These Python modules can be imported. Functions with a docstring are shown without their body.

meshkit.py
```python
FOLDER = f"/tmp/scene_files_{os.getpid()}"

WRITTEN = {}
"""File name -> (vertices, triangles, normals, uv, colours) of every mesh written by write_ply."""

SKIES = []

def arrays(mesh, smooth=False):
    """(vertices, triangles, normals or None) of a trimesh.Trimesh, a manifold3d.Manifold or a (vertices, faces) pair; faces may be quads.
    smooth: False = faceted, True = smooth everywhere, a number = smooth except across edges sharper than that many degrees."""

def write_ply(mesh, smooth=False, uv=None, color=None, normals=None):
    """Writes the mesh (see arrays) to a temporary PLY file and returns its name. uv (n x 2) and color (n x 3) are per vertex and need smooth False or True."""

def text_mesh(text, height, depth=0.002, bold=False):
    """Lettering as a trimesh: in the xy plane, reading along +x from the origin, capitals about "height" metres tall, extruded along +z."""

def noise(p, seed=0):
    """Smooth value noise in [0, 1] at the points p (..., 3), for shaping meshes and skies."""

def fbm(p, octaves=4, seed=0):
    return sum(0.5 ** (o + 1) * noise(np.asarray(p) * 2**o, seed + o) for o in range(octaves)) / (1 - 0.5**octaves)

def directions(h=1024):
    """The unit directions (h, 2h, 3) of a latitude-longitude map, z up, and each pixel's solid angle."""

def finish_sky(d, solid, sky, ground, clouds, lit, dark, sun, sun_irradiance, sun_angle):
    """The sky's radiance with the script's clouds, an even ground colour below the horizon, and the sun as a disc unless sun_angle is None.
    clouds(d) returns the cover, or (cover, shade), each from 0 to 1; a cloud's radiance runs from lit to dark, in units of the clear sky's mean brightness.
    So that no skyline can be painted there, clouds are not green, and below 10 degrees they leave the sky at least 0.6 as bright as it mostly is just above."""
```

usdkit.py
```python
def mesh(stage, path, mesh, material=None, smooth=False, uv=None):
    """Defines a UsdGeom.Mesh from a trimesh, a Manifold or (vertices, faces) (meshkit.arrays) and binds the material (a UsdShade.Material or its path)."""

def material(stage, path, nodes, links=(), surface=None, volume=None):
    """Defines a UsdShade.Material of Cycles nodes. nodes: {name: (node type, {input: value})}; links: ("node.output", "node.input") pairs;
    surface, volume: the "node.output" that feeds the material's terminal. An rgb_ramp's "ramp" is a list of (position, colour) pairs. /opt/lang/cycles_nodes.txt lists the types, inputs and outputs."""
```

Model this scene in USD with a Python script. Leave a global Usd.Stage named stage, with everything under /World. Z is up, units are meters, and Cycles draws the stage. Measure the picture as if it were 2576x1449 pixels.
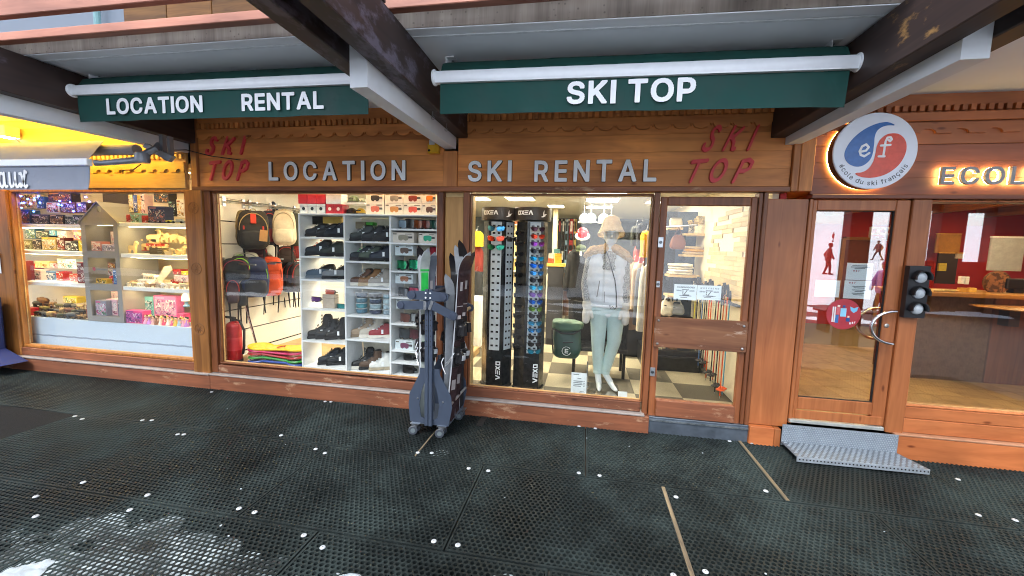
import math, random
import numpy as np, trimesh, usdkit, meshkit
from manifold3d import Manifold
from shapely import affinity
from shapely.geometry import LineString, Polygon, Point, MultiPolygon, box as sbox
from shapely.ops import unary_union
from pxr import Usd, UsdGeom, UsdLux, UsdShade, Gf, Sdf, Vt

stage = Usd.Stage.CreateInMemory()
UsdGeom.SetStageUpAxis(stage, UsdGeom.Tokens.z)
UsdGeom.Xform.Define(stage, '/World'); UsdGeom.Scope.Define(stage, '/World/Looks')
RNG = random.Random(7)

# ---------------- camera, sky, sun, exposure ----------------
FPX, YAW, PITCH, ROLL, DIST, EYE = 1011.12, .17550, -.10050, .02650, 3.7343, 1.65
EXPOSURE, SKY, SUN = 2.3, .125, .30
def _axes():
    f = np.array([-math.sin(YAW)*math.cos(PITCH), math.cos(YAW)*math.cos(PITCH), math.sin(PITCH)])
    r = np.array([math.cos(YAW), math.sin(YAW), 0]); u = np.cross(r, f)
    return r*math.cos(ROLL)+u*math.sin(ROLL), -r*math.sin(ROLL)+u*math.cos(ROLL), f
RT, UP, FW = _axes()
CAM = np.array([0, -DIST, EYE])
cam = UsdGeom.Camera.Define(stage, '/World/camera')
cam.CreateHorizontalApertureAttr(36.0); cam.CreateVerticalApertureAttr(20.25)
cam.CreateFocalLengthAttr(36*FPX/2576); cam.CreateExposureAttr(EXPOSURE); cam.CreateClippingRangeAttr(Gf.Vec2f(.05, 3000))
m4 = Gf.Matrix4d(); m4.SetIdentity()
for i, a in enumerate((RT, UP, -FW)): m4.SetRow(i, Gf.Vec4d(*a, 0))
m4.SetRow(3, Gf.Vec4d(*CAM, 1)); cam.AddTransformOp().Set(m4)
SUN_DIR = np.array([-.2, -.5, .85]); SUN_DIR /= np.linalg.norm(SUN_DIR)      # veiled sun over the snow, behind the viewer
dome = UsdLux.DomeLight.Define(stage, '/World/sky')
dome.GetPrim().SetCustomDataByKey('kind', 'structure')
skym = usdkit.material(stage, '/World/Looks/sky', {
    's': ('sky_texture', dict(sky_type='single_scattering', sun_disc=False, sun_elevation=math.asin(SUN_DIR[2]), sun_rotation=math.atan2(SUN_DIR[0], SUN_DIR[1]), air_density=1.0, aerosol_density=1.6)),
    'tc': ('texture_coordinate', {}), 'n': ('noise_texture', dict(scale=2.2, detail=5.0, roughness=.55)),
    'r': ('rgb_ramp', dict(ramp=[(0, (.35,)*3), (.42, (.55,)*3), (.62, (.9,)*3), (1, (1,)*3)])),
    'bw': ('rgb_to_bw', {}), 'g': ('combine_color', {}), 'gm': ('mix', dict(mix_type='multiply', fac=1.0, color2=(1.0, 1.03, 1.12))),
    'x': ('mix', dict(mix_type='mix')), 'b': ('background_shader', dict(strength=SKY))},
    [('tc.generated', 'n.vector'), ('n.fac', 'r.fac'), ('r.color', 'x.fac'), ('s.color', 'bw.color'), ('bw.val', 'g.r'), ('bw.val', 'g.g'), ('bw.val', 'g.b'),
     ('g.color', 'gm.color1'), ('s.color', 'x.color1'), ('gm.color', 'x.color2'), ('x.color', 'b.color')], surface='b.background')
UsdShade.MaterialBindingAPI.Apply(dome.GetPrim()).Bind(skym)
sun = UsdLux.DistantLight.Define(stage, '/World/sun')
sun.CreateIntensityAttr(SUN); sun.CreateAngleAttr(30.0); sun.CreateNormalizeAttr(True); sun.CreateColorAttr(Gf.Vec3f(1, .95, .88))
_z = SUN_DIR; _x = np.cross([0, 0, 1.], _z); _x /= np.linalg.norm(_x); _y = np.cross(_z, _x)
m4 = Gf.Matrix4d(); m4.SetIdentity()
for i, a in enumerate((_x, _y, _z)): m4.SetRow(i, Gf.Vec4d(*a, 0))
sun.AddTransformOp().Set(m4)

# ---------------- where things stand: sight lines of the camera met with a plane of the place ----------------
REG = dict(A=(30,740,.26910), B=(30,1000,.27610), C=(440,740,.22084), D=(440,1000,.20706), E=(310,780,.33808), F=(3480,750,.35887), G=(2100,760,.27609), H=(1860,760,.22084),
           I=(2560,760,.33113), J=(2560,1220,.26230), K=(1600,1050,.24164), L=(3100,800,.37965), M=(860,750,.24151), N=(1150,700,.55205), O=(1550,850,.62112), P=(1800,720,.60744), S=(780,700,.55202), T=(0,1050,.29674), Z=(0,0,1.55280))
def _ray(r, x, y):
    a, b, s = REG[r]; px, py = (a+x*s)*.644, (b+y*s)*.644
    return FW+RT*(px-1288)/FPX-UP*(py-724.5)/FPX
def at(r, x, y, Y=0.):
    d = _ray(r, x, y); return CAM+d*((Y+DIST)/d[1])
def onz(r, x, y, Z):
    d = _ray(r, x, y); return CAM+d*((Z-EYE)/d[2])
def rect(r, x0, y0, x1, y1, Y):
    """centre x, foot z, width, height of what spans that window of sight at depth Y"""
    a, b, c, e = at(r, x0, (y0+y1)/2, Y), at(r, x1, (y0+y1)/2, Y), at(r, (x0+x1)/2, y0, Y), at(r, (x0+x1)/2, y1, Y)
    return (a[0]+b[0])/2, e[2], b[0]-a[0], c[2]-e[2]

# ---------------- materials ----------------
def lin(h):
    if not isinstance(h, str): return tuple(h)
    v = [int(h[i:i+2], 16)/255 for i in (1, 3, 5)]
    return tuple(x/12.92 if x <= .04045 else ((x+.055)/1.055)**2.4 for x in v)
_MC = {}
def _mk(key, nodes, links, surface, volume=None):
    if key not in _MC: _MC[key] = usdkit.material(stage, f'/World/Looks/look_{len(_MC):03d}', nodes, links, surface=surface)
    return _MC[key]
def C(h, r=.5, m=0., v=.14, s=18., bump=.0, coat=0., sheen=0., sp=.5):
    c = lin(h); key = ('C', c, r, m, v, s, bump, coat, sheen, sp)
    if key in _MC: return _MC[key]
    n = {'g': ('geometry', {}), 'n': ('noise_texture', dict(scale=s, detail=4., roughness=.6)), 'r': ('rgb_ramp', dict(ramp=[(.25, [x*(1-v) for x in c]), (.75, [min(1, x*(1+v)) for x in c])])),
         'rr': ('map_range', dict(from_min=.3, from_max=.7, to_min=max(.02, r*.85), to_max=min(1, r*1.15))),
         'p': ('principled_bsdf', dict(metallic=m, coat_weight=coat, sheen_weight=sheen, specular_ior_level=sp))}
    l = [('g.position', 'n.vector'), ('n.fac', 'r.fac'), ('r.color', 'p.base_color'), ('n.fac', 'rr.value'), ('rr.result', 'p.roughness')]
    if bump:
        n['n2'] = ('noise_texture', dict(scale=s*6, detail=4.)); n['b'] = ('bump', dict(strength=bump, distance=.01))
        l += [('g.position', 'n2.vector'), ('n2.fac', 'b.height'), ('b.normal', 'p.normal')]
    return _mk(key, n, l, 'p.BSDF')
def WOOD(light, dark, axis='x', r=.5, wear=None, wearcut=.6, knots=1., bump=.25, across=16., coat=.0):
    key = ('W', light, dark, axis, r, wear, wearcut, knots, across, coat)
    if key in _MC: return _MC[key]
    L, D = lin(light), lin(dark); al = 1.1
    sc = {'x': (al, across, across), 'y': (across, al, across), 'z': (across, across, al)}[axis]
    ks = {'x': (2.6, 7, 7), 'y': (7, 2.6, 7), 'z': (7, 7, 2.6)}[axis]
    n = {'g': ('geometry', {}), 'o': ('object_info', {}), 'ofs': ('combine_xyz', {}), 'add': ('vector_math', dict(math_type='add')), 'mu': ('math', dict(math_type='multiply', value2=7.3)),
         'm': ('mapping', dict(scale=sc)), 'n': ('noise_texture', dict(scale=1.0, detail=7., roughness=.62, distortion=.9)),
         'r': ('rgb_ramp', dict(ramp=[(.28, D), (.5, [(a*.55+b*.45) for a, b in zip(L, D)]), (.68, L)])),
         'nb': ('noise_texture', dict(scale=1.6, detail=3.)), 'rb': ('rgb_ramp', dict(ramp=[(.3, (.72, .72, .72)), (.7, (1.12, 1.1, 1.08))])),
         'mb': ('mix', dict(mix_type='multiply', fac=1.)),
         'km': ('mapping', dict(scale=ks)), 'kv': ('voronoi_texture', dict(scale=1., randomness=1.)), 'kr': ('rgb_ramp', dict(ramp=[(0, (.3, .2, .15)), (.045, (.5, .38, .3)), (.10, (1, 1, 1))])),
         'mk': ('mix', dict(mix_type='multiply', fac=knots)),
         'hs': ('hsv', dict(hue=.5, saturation=1., fac=1.)), 'hv': ('map_range', dict(to_min=.77, to_max=1.18)),
         'b': ('bump', dict(strength=bump, distance=.006)), 'p': ('principled_bsdf', dict(roughness=r, coat_weight=coat, coat_roughness=.25))}
    l = [('o.random', 'mu.value1'), ('mu.value', 'ofs.x'), ('mu.value', 'ofs.y'), ('mu.value', 'ofs.z'), ('g.position', 'add.vector1'), ('ofs.vector', 'add.vector2'), ('add.vector', 'm.vector'), ('m.vector', 'n.vector'), ('n.fac', 'r.fac'),
         ('add.vector', 'nb.vector'), ('nb.fac', 'rb.fac'), ('r.color', 'mb.color1'), ('rb.color', 'mb.color2'), ('add.vector', 'km.vector'), ('km.vector', 'kv.vector'), ('kv.distance', 'kr.fac'),
         ('mb.color', 'mk.color1'), ('kr.color', 'mk.color2'), ('o.random', 'hv.value'), ('hv.result', 'hs.value'), ('mk.color', 'hs.color'), ('n.fac', 'b.height'), ('b.normal', 'p.normal')]
    if wear:
        n['wm'] = ('mapping', dict(scale=tuple(x*.35 if x > 3 else x*1.6 for x in sc))); n['wn'] = ('noise_texture', dict(scale=1.4, detail=6., roughness=.7))
        n['wr'] = ('rgb_ramp', dict(ramp=[(wearcut-.03, (0, 0, 0)), (wearcut+.05, (1, 1, 1))])); n['wx'] = ('mix', dict(color2=lin(wear)))
        l += [('add.vector', 'wm.vector'), ('wm.vector', 'wn.vector'), ('wn.fac', 'wr.fac'), ('wr.color', 'wx.fac'), ('hs.color', 'wx.color1'), ('wx.color', 'p.base_color')]
    else: l.append(('hs.color', 'p.base_color'))
    return _mk(key, n, l, 'p.BSDF')
def EMIT(h, s):
    return _mk(('E', h, s), {'e': ('emission', dict(color=lin(h), strength=s))}, [], 'e.emission')
def PRINT(c1, c2, c3, s=26., r=.35):
    """printed carton: patches and streaks of three inks"""
    key = ('P', c1, c2, c3, s)
    n = {'g': ('texture_coordinate', {}), 'd': ('noise_texture', dict(scale=s*.8, detail=2.)), 'a': ('mix', dict(mix_type='add', fac=.12)), 'v': ('voronoi_texture', dict(scale=s, randomness=1.)),
         'sep': ('separate_color', {}), 'r': ('rgb_ramp', dict(interpolate=False, ramp=[(0, lin(c1)), (.3, lin(c2)), (.42, lin(c1)), (.55, [x*.4 for x in lin(c2)]), (.64, lin(c1)), (.76, lin(c3)), (.86, [x*.5 for x in lin(c3)]), (.93, (.8, .8, .78))])), 'p': ('principled_bsdf', dict(roughness=r))}
    return _mk(key, n, [('g.object', 'd.vector'), ('g.object', 'a.color1'), ('d.color', 'a.color2'), ('a.color', 'v.vector'), ('v.color', 'sep.color'), ('sep.r', 'r.fac'), ('r.color', 'p.base_color')], 'p.BSDF')
def SPOT(c1, c2, s=70., cut=.5, r=.8):
    key = ('S', c1, c2, s, cut)
    n = {'g': ('geometry', {}), 'n': ('noise_texture', dict(scale=s, detail=3., roughness=.7)), 'r': ('rgb_ramp', dict(ramp=[(cut-.03, lin(c1)), (cut+.03, lin(c2))])), 'p': ('principled_bsdf', dict(roughness=r))}
    return _mk(key, n, [('g.position', 'n.vector'), ('n.fac', 'r.fac'), ('r.color', 'p.base_color')], 'p.BSDF')
def GLASS(f0=.05, tint=(.97, .985, .98)):
    key = ('G', f0, tint)
    n = {'g': ('geometry', {}), 'd': ('vector_math', dict(math_type='dot_product')), 'ab': ('math', dict(math_type='absolute')), 'iv': ('math', dict(math_type='subtract', value1=1.)),
         'pw': ('math', dict(math_type='power', value2=5.)), 'mr': ('map_range', dict(from_min=0, from_max=1, to_min=f0, to_max=1.)),
         't': ('transparent_bsdf', dict(color=tint)), 'gl': ('glossy_bsdf', dict(color=(1, 1, 1), roughness=.0)), 'x': ('mix_closure', {})}
    return _mk(key, n, [('g.normal', 'd.vector1'), ('g.incoming', 'd.vector2'), ('d.value', 'ab.value1'), ('ab.value', 'iv.value2'), ('iv.value', 'pw.value1'), ('pw.value', 'mr.value'), ('mr.result', 'x.fac'), ('t.BSDF', 'x.closure1'), ('gl.BSDF', 'x.closure2')], 'x.closure')

# ---------------- meshes ----------------
_BI = np.array([[0,2,1],[0,3,2],[4,5,6],[4,6,7],[0,1,5],[0,5,4],[1,2,6],[1,6,5],[2,3,7],[2,7,6],[3,0,4],[3,4,7]])
def TM(v, f): return trimesh.Trimesh(np.asarray(v, float), np.asarray(f, int), process=False)
def hexa(p8): return TM(p8, _BI)
def box(x0, x1, y0, y1, z0, z1, b=0.):
    if x1 < x0: x0, x1 = x1, x0
    if y1 < y0: y0, y1 = y1, y0
    if z1 < z0: z0, z1 = z1, z0
    if not b: return hexa([(x0,y0,z0),(x1,y0,z0),(x1,y1,z0),(x0,y1,z0),(x0,y0,z1),(x1,y0,z1),(x1,y1,z1),(x0,y1,z1)])
    b = min(b, (x1-x0)*.45, (y1-y0)*.45, (z1-z0)*.45)
    P = [p for X in (x0, x1) for Y in (y0, y1) for Z in (z0, z1) for p in ((X, Y+(b if Y == y0 else -b), Z+(b if Z == z0 else -b)), (X+(b if X == x0 else -b), Y, Z+(b if Z == z0 else -b)), (X+(b if X == x0 else -b), Y+(b if Y == y0 else -b), Z))]
    return trimesh.PointCloud(P).convex_hull
def cat(*ms):
    out = []
    for m in ms: out += list(m) if isinstance(m, (list, tuple)) else [m]
    return trimesh.util.concatenate(out)
def tube(pts, r, n=8, closed=False):
    p = np.asarray(pts, float); k = len(p); r = np.broadcast_to(r, (k,)).astype(float)
    t = (np.roll(p, -1, 0)-np.roll(p, 1, 0)) if closed else np.gradient(p, axis=0)
    t /= np.linalg.norm(t, axis=1, keepdims=True)+1e-12
    a = np.cross(t[0], [0, 0, 1.] if abs(t[0][2]) < .9 else [1., 0, 0]); a /= np.linalg.norm(a); A = [a]
    for i in range(1, k):
        a = A[-1]-t[i]*(A[-1]@t[i]); A.append(a/(np.linalg.norm(a)+1e-12))
    A = np.array(A); B = np.cross(t, A); an = np.arange(n)*2*math.pi/n
    v = (p[:, None]+r[:, None, None]*(np.cos(an)[None, :, None]*A[:, None]+np.sin(an)[None, :, None]*B[:, None])).reshape(-1, 3)
    f = []
    for i in range(k if closed else k-1):
        j = (i+1) % k
        for s in range(n):
            u = (s+1) % n; f += [(i*n+s, i*n+u, j*n+u), (i*n+s, j*n+u, j*n+s)]
    if not closed:
        v = np.vstack([v, p[0], p[-1]]); c0, c1 = len(v)-2, len(v)-1
        for s in range(n):
            u = (s+1) % n; f += [(c0, u, s), (c1, (k-1)*n+s, (k-1)*n+u)]
    return TM(v, f)
def rod(p, q, r, n=10, r2=None): return tube([p, q], [r, r if r2 is None else r2], n)
def lathe(prof, n=20, c=(0, 0, 0), axis='z'):
    pr = np.array(prof, float); an = np.arange(n)*2*math.pi/n
    v = np.stack([pr[:, 0, None]*np.cos(an), pr[:, 0, None]*np.sin(an), np.repeat(pr[:, 1, None], n, 1)], -1).reshape(-1, 3); f = []
    for i in range(len(pr)-1):
        for s in range(n):
            u = (s+1) % n; f += [(i*n+s, i*n+u, (i+1)*n+u), (i*n+s, (i+1)*n+u, (i+1)*n+s)]
    v = np.vstack([v, [0, 0, pr[0, 1]], [0, 0, pr[-1, 1]]]); a, b = len(v)-2, len(v)-1
    for s in range(n):
        u = (s+1) % n; f += [(a, u, s), (b, (len(pr)-1)*n+s, (len(pr)-1)*n+u)]
    if axis == 'y': v = v[:, [0, 2, 1]]*[1, -1, 1]                  # +z of the profile points at the viewer
    if axis == 'x': v = v[:, [2, 0, 1]]
    return TM(v+np.array(c), f)
def ball(c, r, sub=2, sq=(1, 1, 1)):
    m = trimesh.creation.icosphere(sub, 1.0); m.vertices = m.vertices*np.array(sq)*r+np.array(c); return m
def upright(m, y=0.):
    """from the xy plane (extruded +z) to standing, facing -y"""
    v = m.vertices; m.vertices = np.stack([v[:, 0], y-v[:, 2], v[:, 1]], 1); return m
def ext(poly, d): 
    gs = [g for g in getattr(poly, 'geoms', [poly]) if g.area > 1e-9]
    return trimesh.util.concatenate([trimesh.creation.extrude_polygon(g, d, engine='earcut') for g in gs])
def plate(poly, y0, d): return upright(ext(poly, d), y0)           # poly in x, z; front at y0-d, back at y0
def sideways(poly, x0, d):                                             # poly in y, z extruded along +x
    m = ext(poly, d); v = m.vertices; m.vertices = np.stack([x0+v[:, 2], v[:, 0], v[:, 1]], 1); return m
def flat(poly, z0, d):
    m = ext(poly, d); m.apply_translation((0, 0, z0)); return m
def moved(m, t=(0, 0, 0), rz=0., rx=0., ry=0., s=1.):
    m = m.copy(); v = m.vertices*s
    for ang, ax in ((rx, (1, 0, 0)), (ry, (0, 1, 0)), (rz, (0, 0, 1))):
        if ang: v = v@trimesh.transformations.rotation_matrix(ang, ax)[:3, :3].T
    m.vertices = v+np.array(t); return m
def stroke(lines, w, cap='round'):
    return unary_union([LineString(l).buffer(w/2, cap_style={'round': 1, 'flat': 2, 'square': 3}[cap], join_style=1, quad_segs=5) for l in lines])
def arc(cx, cy, rx, ry, a0, a1, n=14):
    return [(cx+rx*math.cos(math.radians(a0+(a1-a0)*i/n)), cy+ry*math.sin(math.radians(a0+(a1-a0)*i/n))) for i in range(n+1)]
def blob(bones, edge=.02, smooth=8, seg=16):
    S = lambda p, r: Manifold.sphere(r, seg).translate(tuple(map(float, p)))
    parts = []
    for b in bones: parts.append(Manifold.batch_hull([S(*j) for j in b]))
    from manifold3d import OpType
    m = Manifold.batch_boolean(parts, OpType.Add).refine_to_length(edge).to_mesh()
    t = trimesh.Trimesh(m.vert_properties[:, :3], m.tri_verts)
    if smooth: trimesh.smoothing.filter_taubin(t, iterations=smooth)
    return t
def rough(m, amp, s, seed=0):
    v = m.vertices; n = m.vertex_normals
    m.vertices = v+n*((meshkit.fbm(v*s, 3, seed)-.5)*2*amp)[:, None]; return m

# ---------------- the scene tree ----------------
_N = {}
def numbered(path):
    k = _N.get(path, -1)+1; _N[path] = k
    return path if k == 0 else f'{path}_{k:03d}'
class T:
    def __init__(s, prim, loc, world): s.p, s.loc, s.w = prim, np.array(loc, float), world
def _tag(prim, label=None, cat_=None, group=None, kind=None):
    for k, x in (('label', label), ('category', cat_), ('group', group), ('kind', kind)):
        if x: prim.SetCustomDataByKey(k, x)
def thing(name, label, cat_, loc=(0, 0, 0), rz=0., group=None, world=True, kind=None, scale=None):
    """a thing's Xform at its base; world: its parts are given in world coordinates"""
    x = UsdGeom.Xform.Define(stage, numbered('/World/'+name)); x.AddTranslateOp().Set(Gf.Vec3d(*map(float, loc)))
    if rz: x.AddRotateZOp().Set(math.degrees(rz))
    if scale is not None: x.AddScaleOp().Set(Gf.Vec3f(*((scale,)*3 if np.ndim(scale) == 0 else scale)))
    _tag(x.GetPrim(), label, cat_, group, kind); return T(x.GetPrim(), loc, world and not rz and scale is None)
def part(t, name, mesh, mat, smooth=False, label=None, kind=None):
    mesh = mesh.copy() if t.w else mesh
    if t.w: mesh.vertices = mesh.vertices-t.loc
    m = usdkit.mesh(stage, numbered(f'{t.p.GetPath()}/{name}'), mesh, mat, smooth=smooth)
    _tag(m.GetPrim(), label, kind=kind); return T(m.GetPrim(), t.loc, t.w)
def single(name, label, cat_, mesh, mat, smooth=False, group=None, kind=None):
    """a thing of one mesh, in world coordinates"""
    m = usdkit.mesh(stage, numbered('/World/'+name), mesh, mat, smooth=smooth)
    _tag(m.GetPrim(), label, cat_, group, kind); return T(m.GetPrim(), (0, 0, 0), True)
def dup(src, name, label, loc, rz=0., group=None, scale=None, rx=0., ry=0.):
    x = UsdGeom.Xform.Define(stage, numbered('/World/'+name)); p = x.GetPrim()
    p.GetReferences().AddInternalReference(src.p.GetPath()); p.SetInstanceable(True)
    x.ClearXformOpOrder(); x.AddTranslateOp().Set(Gf.Vec3d(*map(float, loc))); x.AddRotateZOp().Set(math.degrees(rz))
    if rx or ry: x.AddRotateXYZOp().Set(Gf.Vec3f(math.degrees(rx), math.degrees(ry), 0))
    if scale is not None: x.AddScaleOp().Set(Gf.Vec3f(*((scale,)*3 if np.ndim(scale) == 0 else scale)))
    _tag(p, label, src.cat, group); return T(p, loc, False)
def proto(name, cat_):
    """a class prim that copies refer to"""
    p = stage.CreateClassPrim(numbered('/World/kind_of_'+name)); t = T(p, (0, 0, 0), False); t.cat = cat_; return t
def glyph(c, h, d, bold=True):
    if c == 'I': return box(0, h*(.2 if bold else .14), 0, h, 0, d)
    return meshkit.text_mesh(c, h, d, bold)
def bolder(m, grow):
    """outline of a lettering mesh, swollen"""
    z = (m.bounds[0][2]+m.bounds[1][2])/2; s = m.section(plane_origin=(0, 0, z), plane_normal=(0, 0, 1)); rings = [Polygon(np.asarray(p)[:, :2]) for p in s.discrete if len(p) > 3]
    out = Polygon()
    for r in sorted(rings, key=lambda r: -r.area): out = out.symmetric_difference(r.buffer(0))
    return out.buffer(grow, join_style=2, mitre_limit=2)
def block_letters(t, text, x0, x1, z, h, y, d, mat, side, grow=.0015):
    """raised letters: dark returns with a pale face as a sub-part"""
    g = [bolder(glyph(c, h, .01), grow) if c != ' ' else None for c in text]; g = [p and affinity.scale(p, .86, 1) for p in g]; w = [p.bounds[2]-p.bounds[0] for p in g]; gap = (x1-x0-sum(w))/(len(g)-1); x = x0
    for p, wd in zip(g, w):
        b = p.bounds; p = affinity.scale(affinity.translate(p, x-b[0], z-b[1]), 1, h/(b[3]-b[1]), origin=(x, z)); q = part(t, 'letter', plate(p.buffer(.0025), y, d-.003), side); part(q, 'face', plate(p, y-d+.003, .003), mat); x += wd+gap
def letters(t, text, x0, x1, z, h, y, d, mat, bold=True, slant=0., name='letter', rise=0.):
    g = [glyph(c, h, d, bold) if c != ' ' else None for c in text]
    w = [m.bounds[1][0]-m.bounds[0][0] if m is not None else h*.32 for m in g]
    gap = (x1-x0-sum(w))/max(1, len(text)-1); x = x0
    for m, wd in zip(g, w):
        if m is not None:
            v = m.vertices.copy(); v[:, 0] -= m.bounds[0][0]
            if text[0].isupper(): v[:, 1] = (v[:, 1]-v[:, 1].min())/(np.ptp(v[:, 1])) * h
            v[:, 0] += v[:, 1]*slant; m.vertices = v+[x, z+rise*(x-x0), 0]; part(t, name, upright(m, y), mat)
        x += wd+gap
# ---------------- the setting ----------------
def struct(name, mesh, mat, smooth=False, kind='structure'):
    m = usdkit.mesh(stage, numbered('/World/'+name), mesh, mat, smooth=smooth); _tag(m.GetPrim(), kind=kind); return T(m.GetPrim(), (0, 0, 0), True)
def snow_height(x, y):
    d = np.maximum(0, -y-6.5)
    return -.02-.6*np.clip(meshkit.fbm(np.stack([x*.6, y*1.0, 0*x], -1), 4, 8)-.38, 0, 1)*np.clip(1.6-d/5, 0, 1)+.042*d*np.clip(d/12, 0, 1)+.0035*np.maximum(0, d-20)**1.45+(meshkit.fbm(np.stack([x*.35, y*.35, 0*x], -1), 3, 3)-.5)*.22*np.clip(d/2, 0, 1)
gx = np.concatenate([np.linspace(-260, -30, 16), np.linspace(-28, 40, 170), np.linspace(44, 300, 20)]); gy = -np.concatenate([np.linspace(6.5, 40, 130), np.linspace(42, 260, 50)])
X, Y = np.meshgrid(gx, gy); Zs = snow_height(X, Y); nx = len(gx)
ii, jj = np.meshgrid(np.arange(len(gy)-1), np.arange(nx-1), indexing='ij'); q = (ii*nx+jj).ravel()
struct('snow_slope', TM(np.stack([X, Y, Zs], -1).reshape(-1, 3), np.vstack([np.stack([q, q+nx, q+1], 1), np.stack([q+1, q+nx, q+nx+1], 1)])), C('#e8eef4', .7, v=.05, s=.5), smooth=True)
struct('ground', TM([(-300, -16, -.03), (300, -16, -.03), (300, 300, -.03), (-300, 300, -.03)], [(0, 1, 2), (0, 2, 3)]), SPOT('#2a2622', '#3a362f', 9, .55, .8))
# rubber mats: a lattice of real holes
PX, PY = .033, .0286
def mat_mesh(w, d, t=.018):
    nxh, nyh = int(round(w/PX)), int(round(d/PY)); pts, fs = [], []; k = 12
    hexa_ = [(PX/2*(1 if i % 2 == 0 else 1/math.cos(math.pi/6)*.0+1), 0) for i in range(1)]
    an = np.arange(12)*math.pi/6; R0 = PX/2
    outer = np.array([(R0/math.cos(math.pi/6) if i % 2 else R0)*np.array([math.cos(a), math.sin(a)]) for i, a in enumerate(an)])
    inner = .0118*np.stack([np.cos(an), np.sin(an)], 1)
    rngm = np.random.RandomState(5)
    cs = np.array([((i+.5+.5*(j % 2))*w/nxh, (j+.5)*d/nyh) for j in range(nyh) for i in range(nxh-(j % 2))])
    sx, sy = w/nxh/PX, d/nyh/PY
    O = np.c_[outer*[sx, sy], np.zeros(12)]; I = np.c_[inner, np.zeros(12)]; D = np.c_[inner*.96, np.full(12, -t)]
    base = np.vstack([O, I, D]); i = np.arange(12); j = (i+1) % 12
    f = np.vstack([np.stack([i, j, 12+j], 1), np.stack([i, 12+j, 12+i], 1), np.stack([12+i, 12+j, 24+j], 1), np.stack([12+i, 24+j, 24+i], 1)])
    V = (base[None]+np.c_[cs, np.zeros(len(cs))][:, None]); V[:, :12, 2] += 0
    F = f[None]+(np.arange(len(cs))*36)[:, None, None]
    return TM(V.reshape(-1, 3), F.reshape(-1, 3))
RUB = _mk(('rubber',), {'g': ('geometry', {}), 'n': ('noise_texture', dict(scale=1.0, detail=7., roughness=.66)), 'n2': ('noise_texture', dict(scale=38., detail=4., roughness=.7)),
    'a': ('math', dict(math_type='multiply_add', value2=.35)), 'r': ('rgb_ramp', dict(ramp=[(.44, (.0015, .0018, .002)), (.54, (.004, .006, .0062)), (.66, (.009, .0135, .0138)), (.80, (.022, .033, .033))])),
    'rr': ('map_range', dict(from_min=.42, from_max=.7, to_min=.30, to_max=.75)), 'b': ('bump', dict(strength=.35, distance=.004)), 'p': ('principled_bsdf', dict(specular_ior_level=.22))},
    [('g.position', 'n.vector'), ('g.position', 'n2.vector'), ('n2.fac', 'a.value1'), ('n.fac', 'a.value3'), ('a.value', 'r.fac'), ('r.color', 'p.base_color'), ('a.value', 'rr.value'), ('rr.result', 'p.roughness'), ('n2.fac', 'b.height'), ('b.normal', 'p.normal')], 'p.BSDF')
MW, MD = 1.311, .880
pm = proto('rubber_mat', 'rubber mat')
part(pm, 'perforated_sheet', mat_mesh(MW, MD), RUB)
part(pm, 'rim', cat(box(0, MW, 0, .012, -.018, .0005), box(0, MW, MD-.012, MD, -.018, .0005), box(0, .012, .012, MD-.012, -.018, .0005), box(MW-.012, MW, .012, MD-.012, -.018, .0005)), RUB)
ORD = ['first', 'second', 'third', 'fourth', 'fifth', 'sixth', 'seventh', 'eighth', 'ninth', 'tenth', 'eleventh', 'twelfth', 'thirteenth', 'fourteenth', 'fifteenth', 'sixteenth', 'seventeenth', 'eighteenth', 'nineteenth', 'twentieth']
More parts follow.
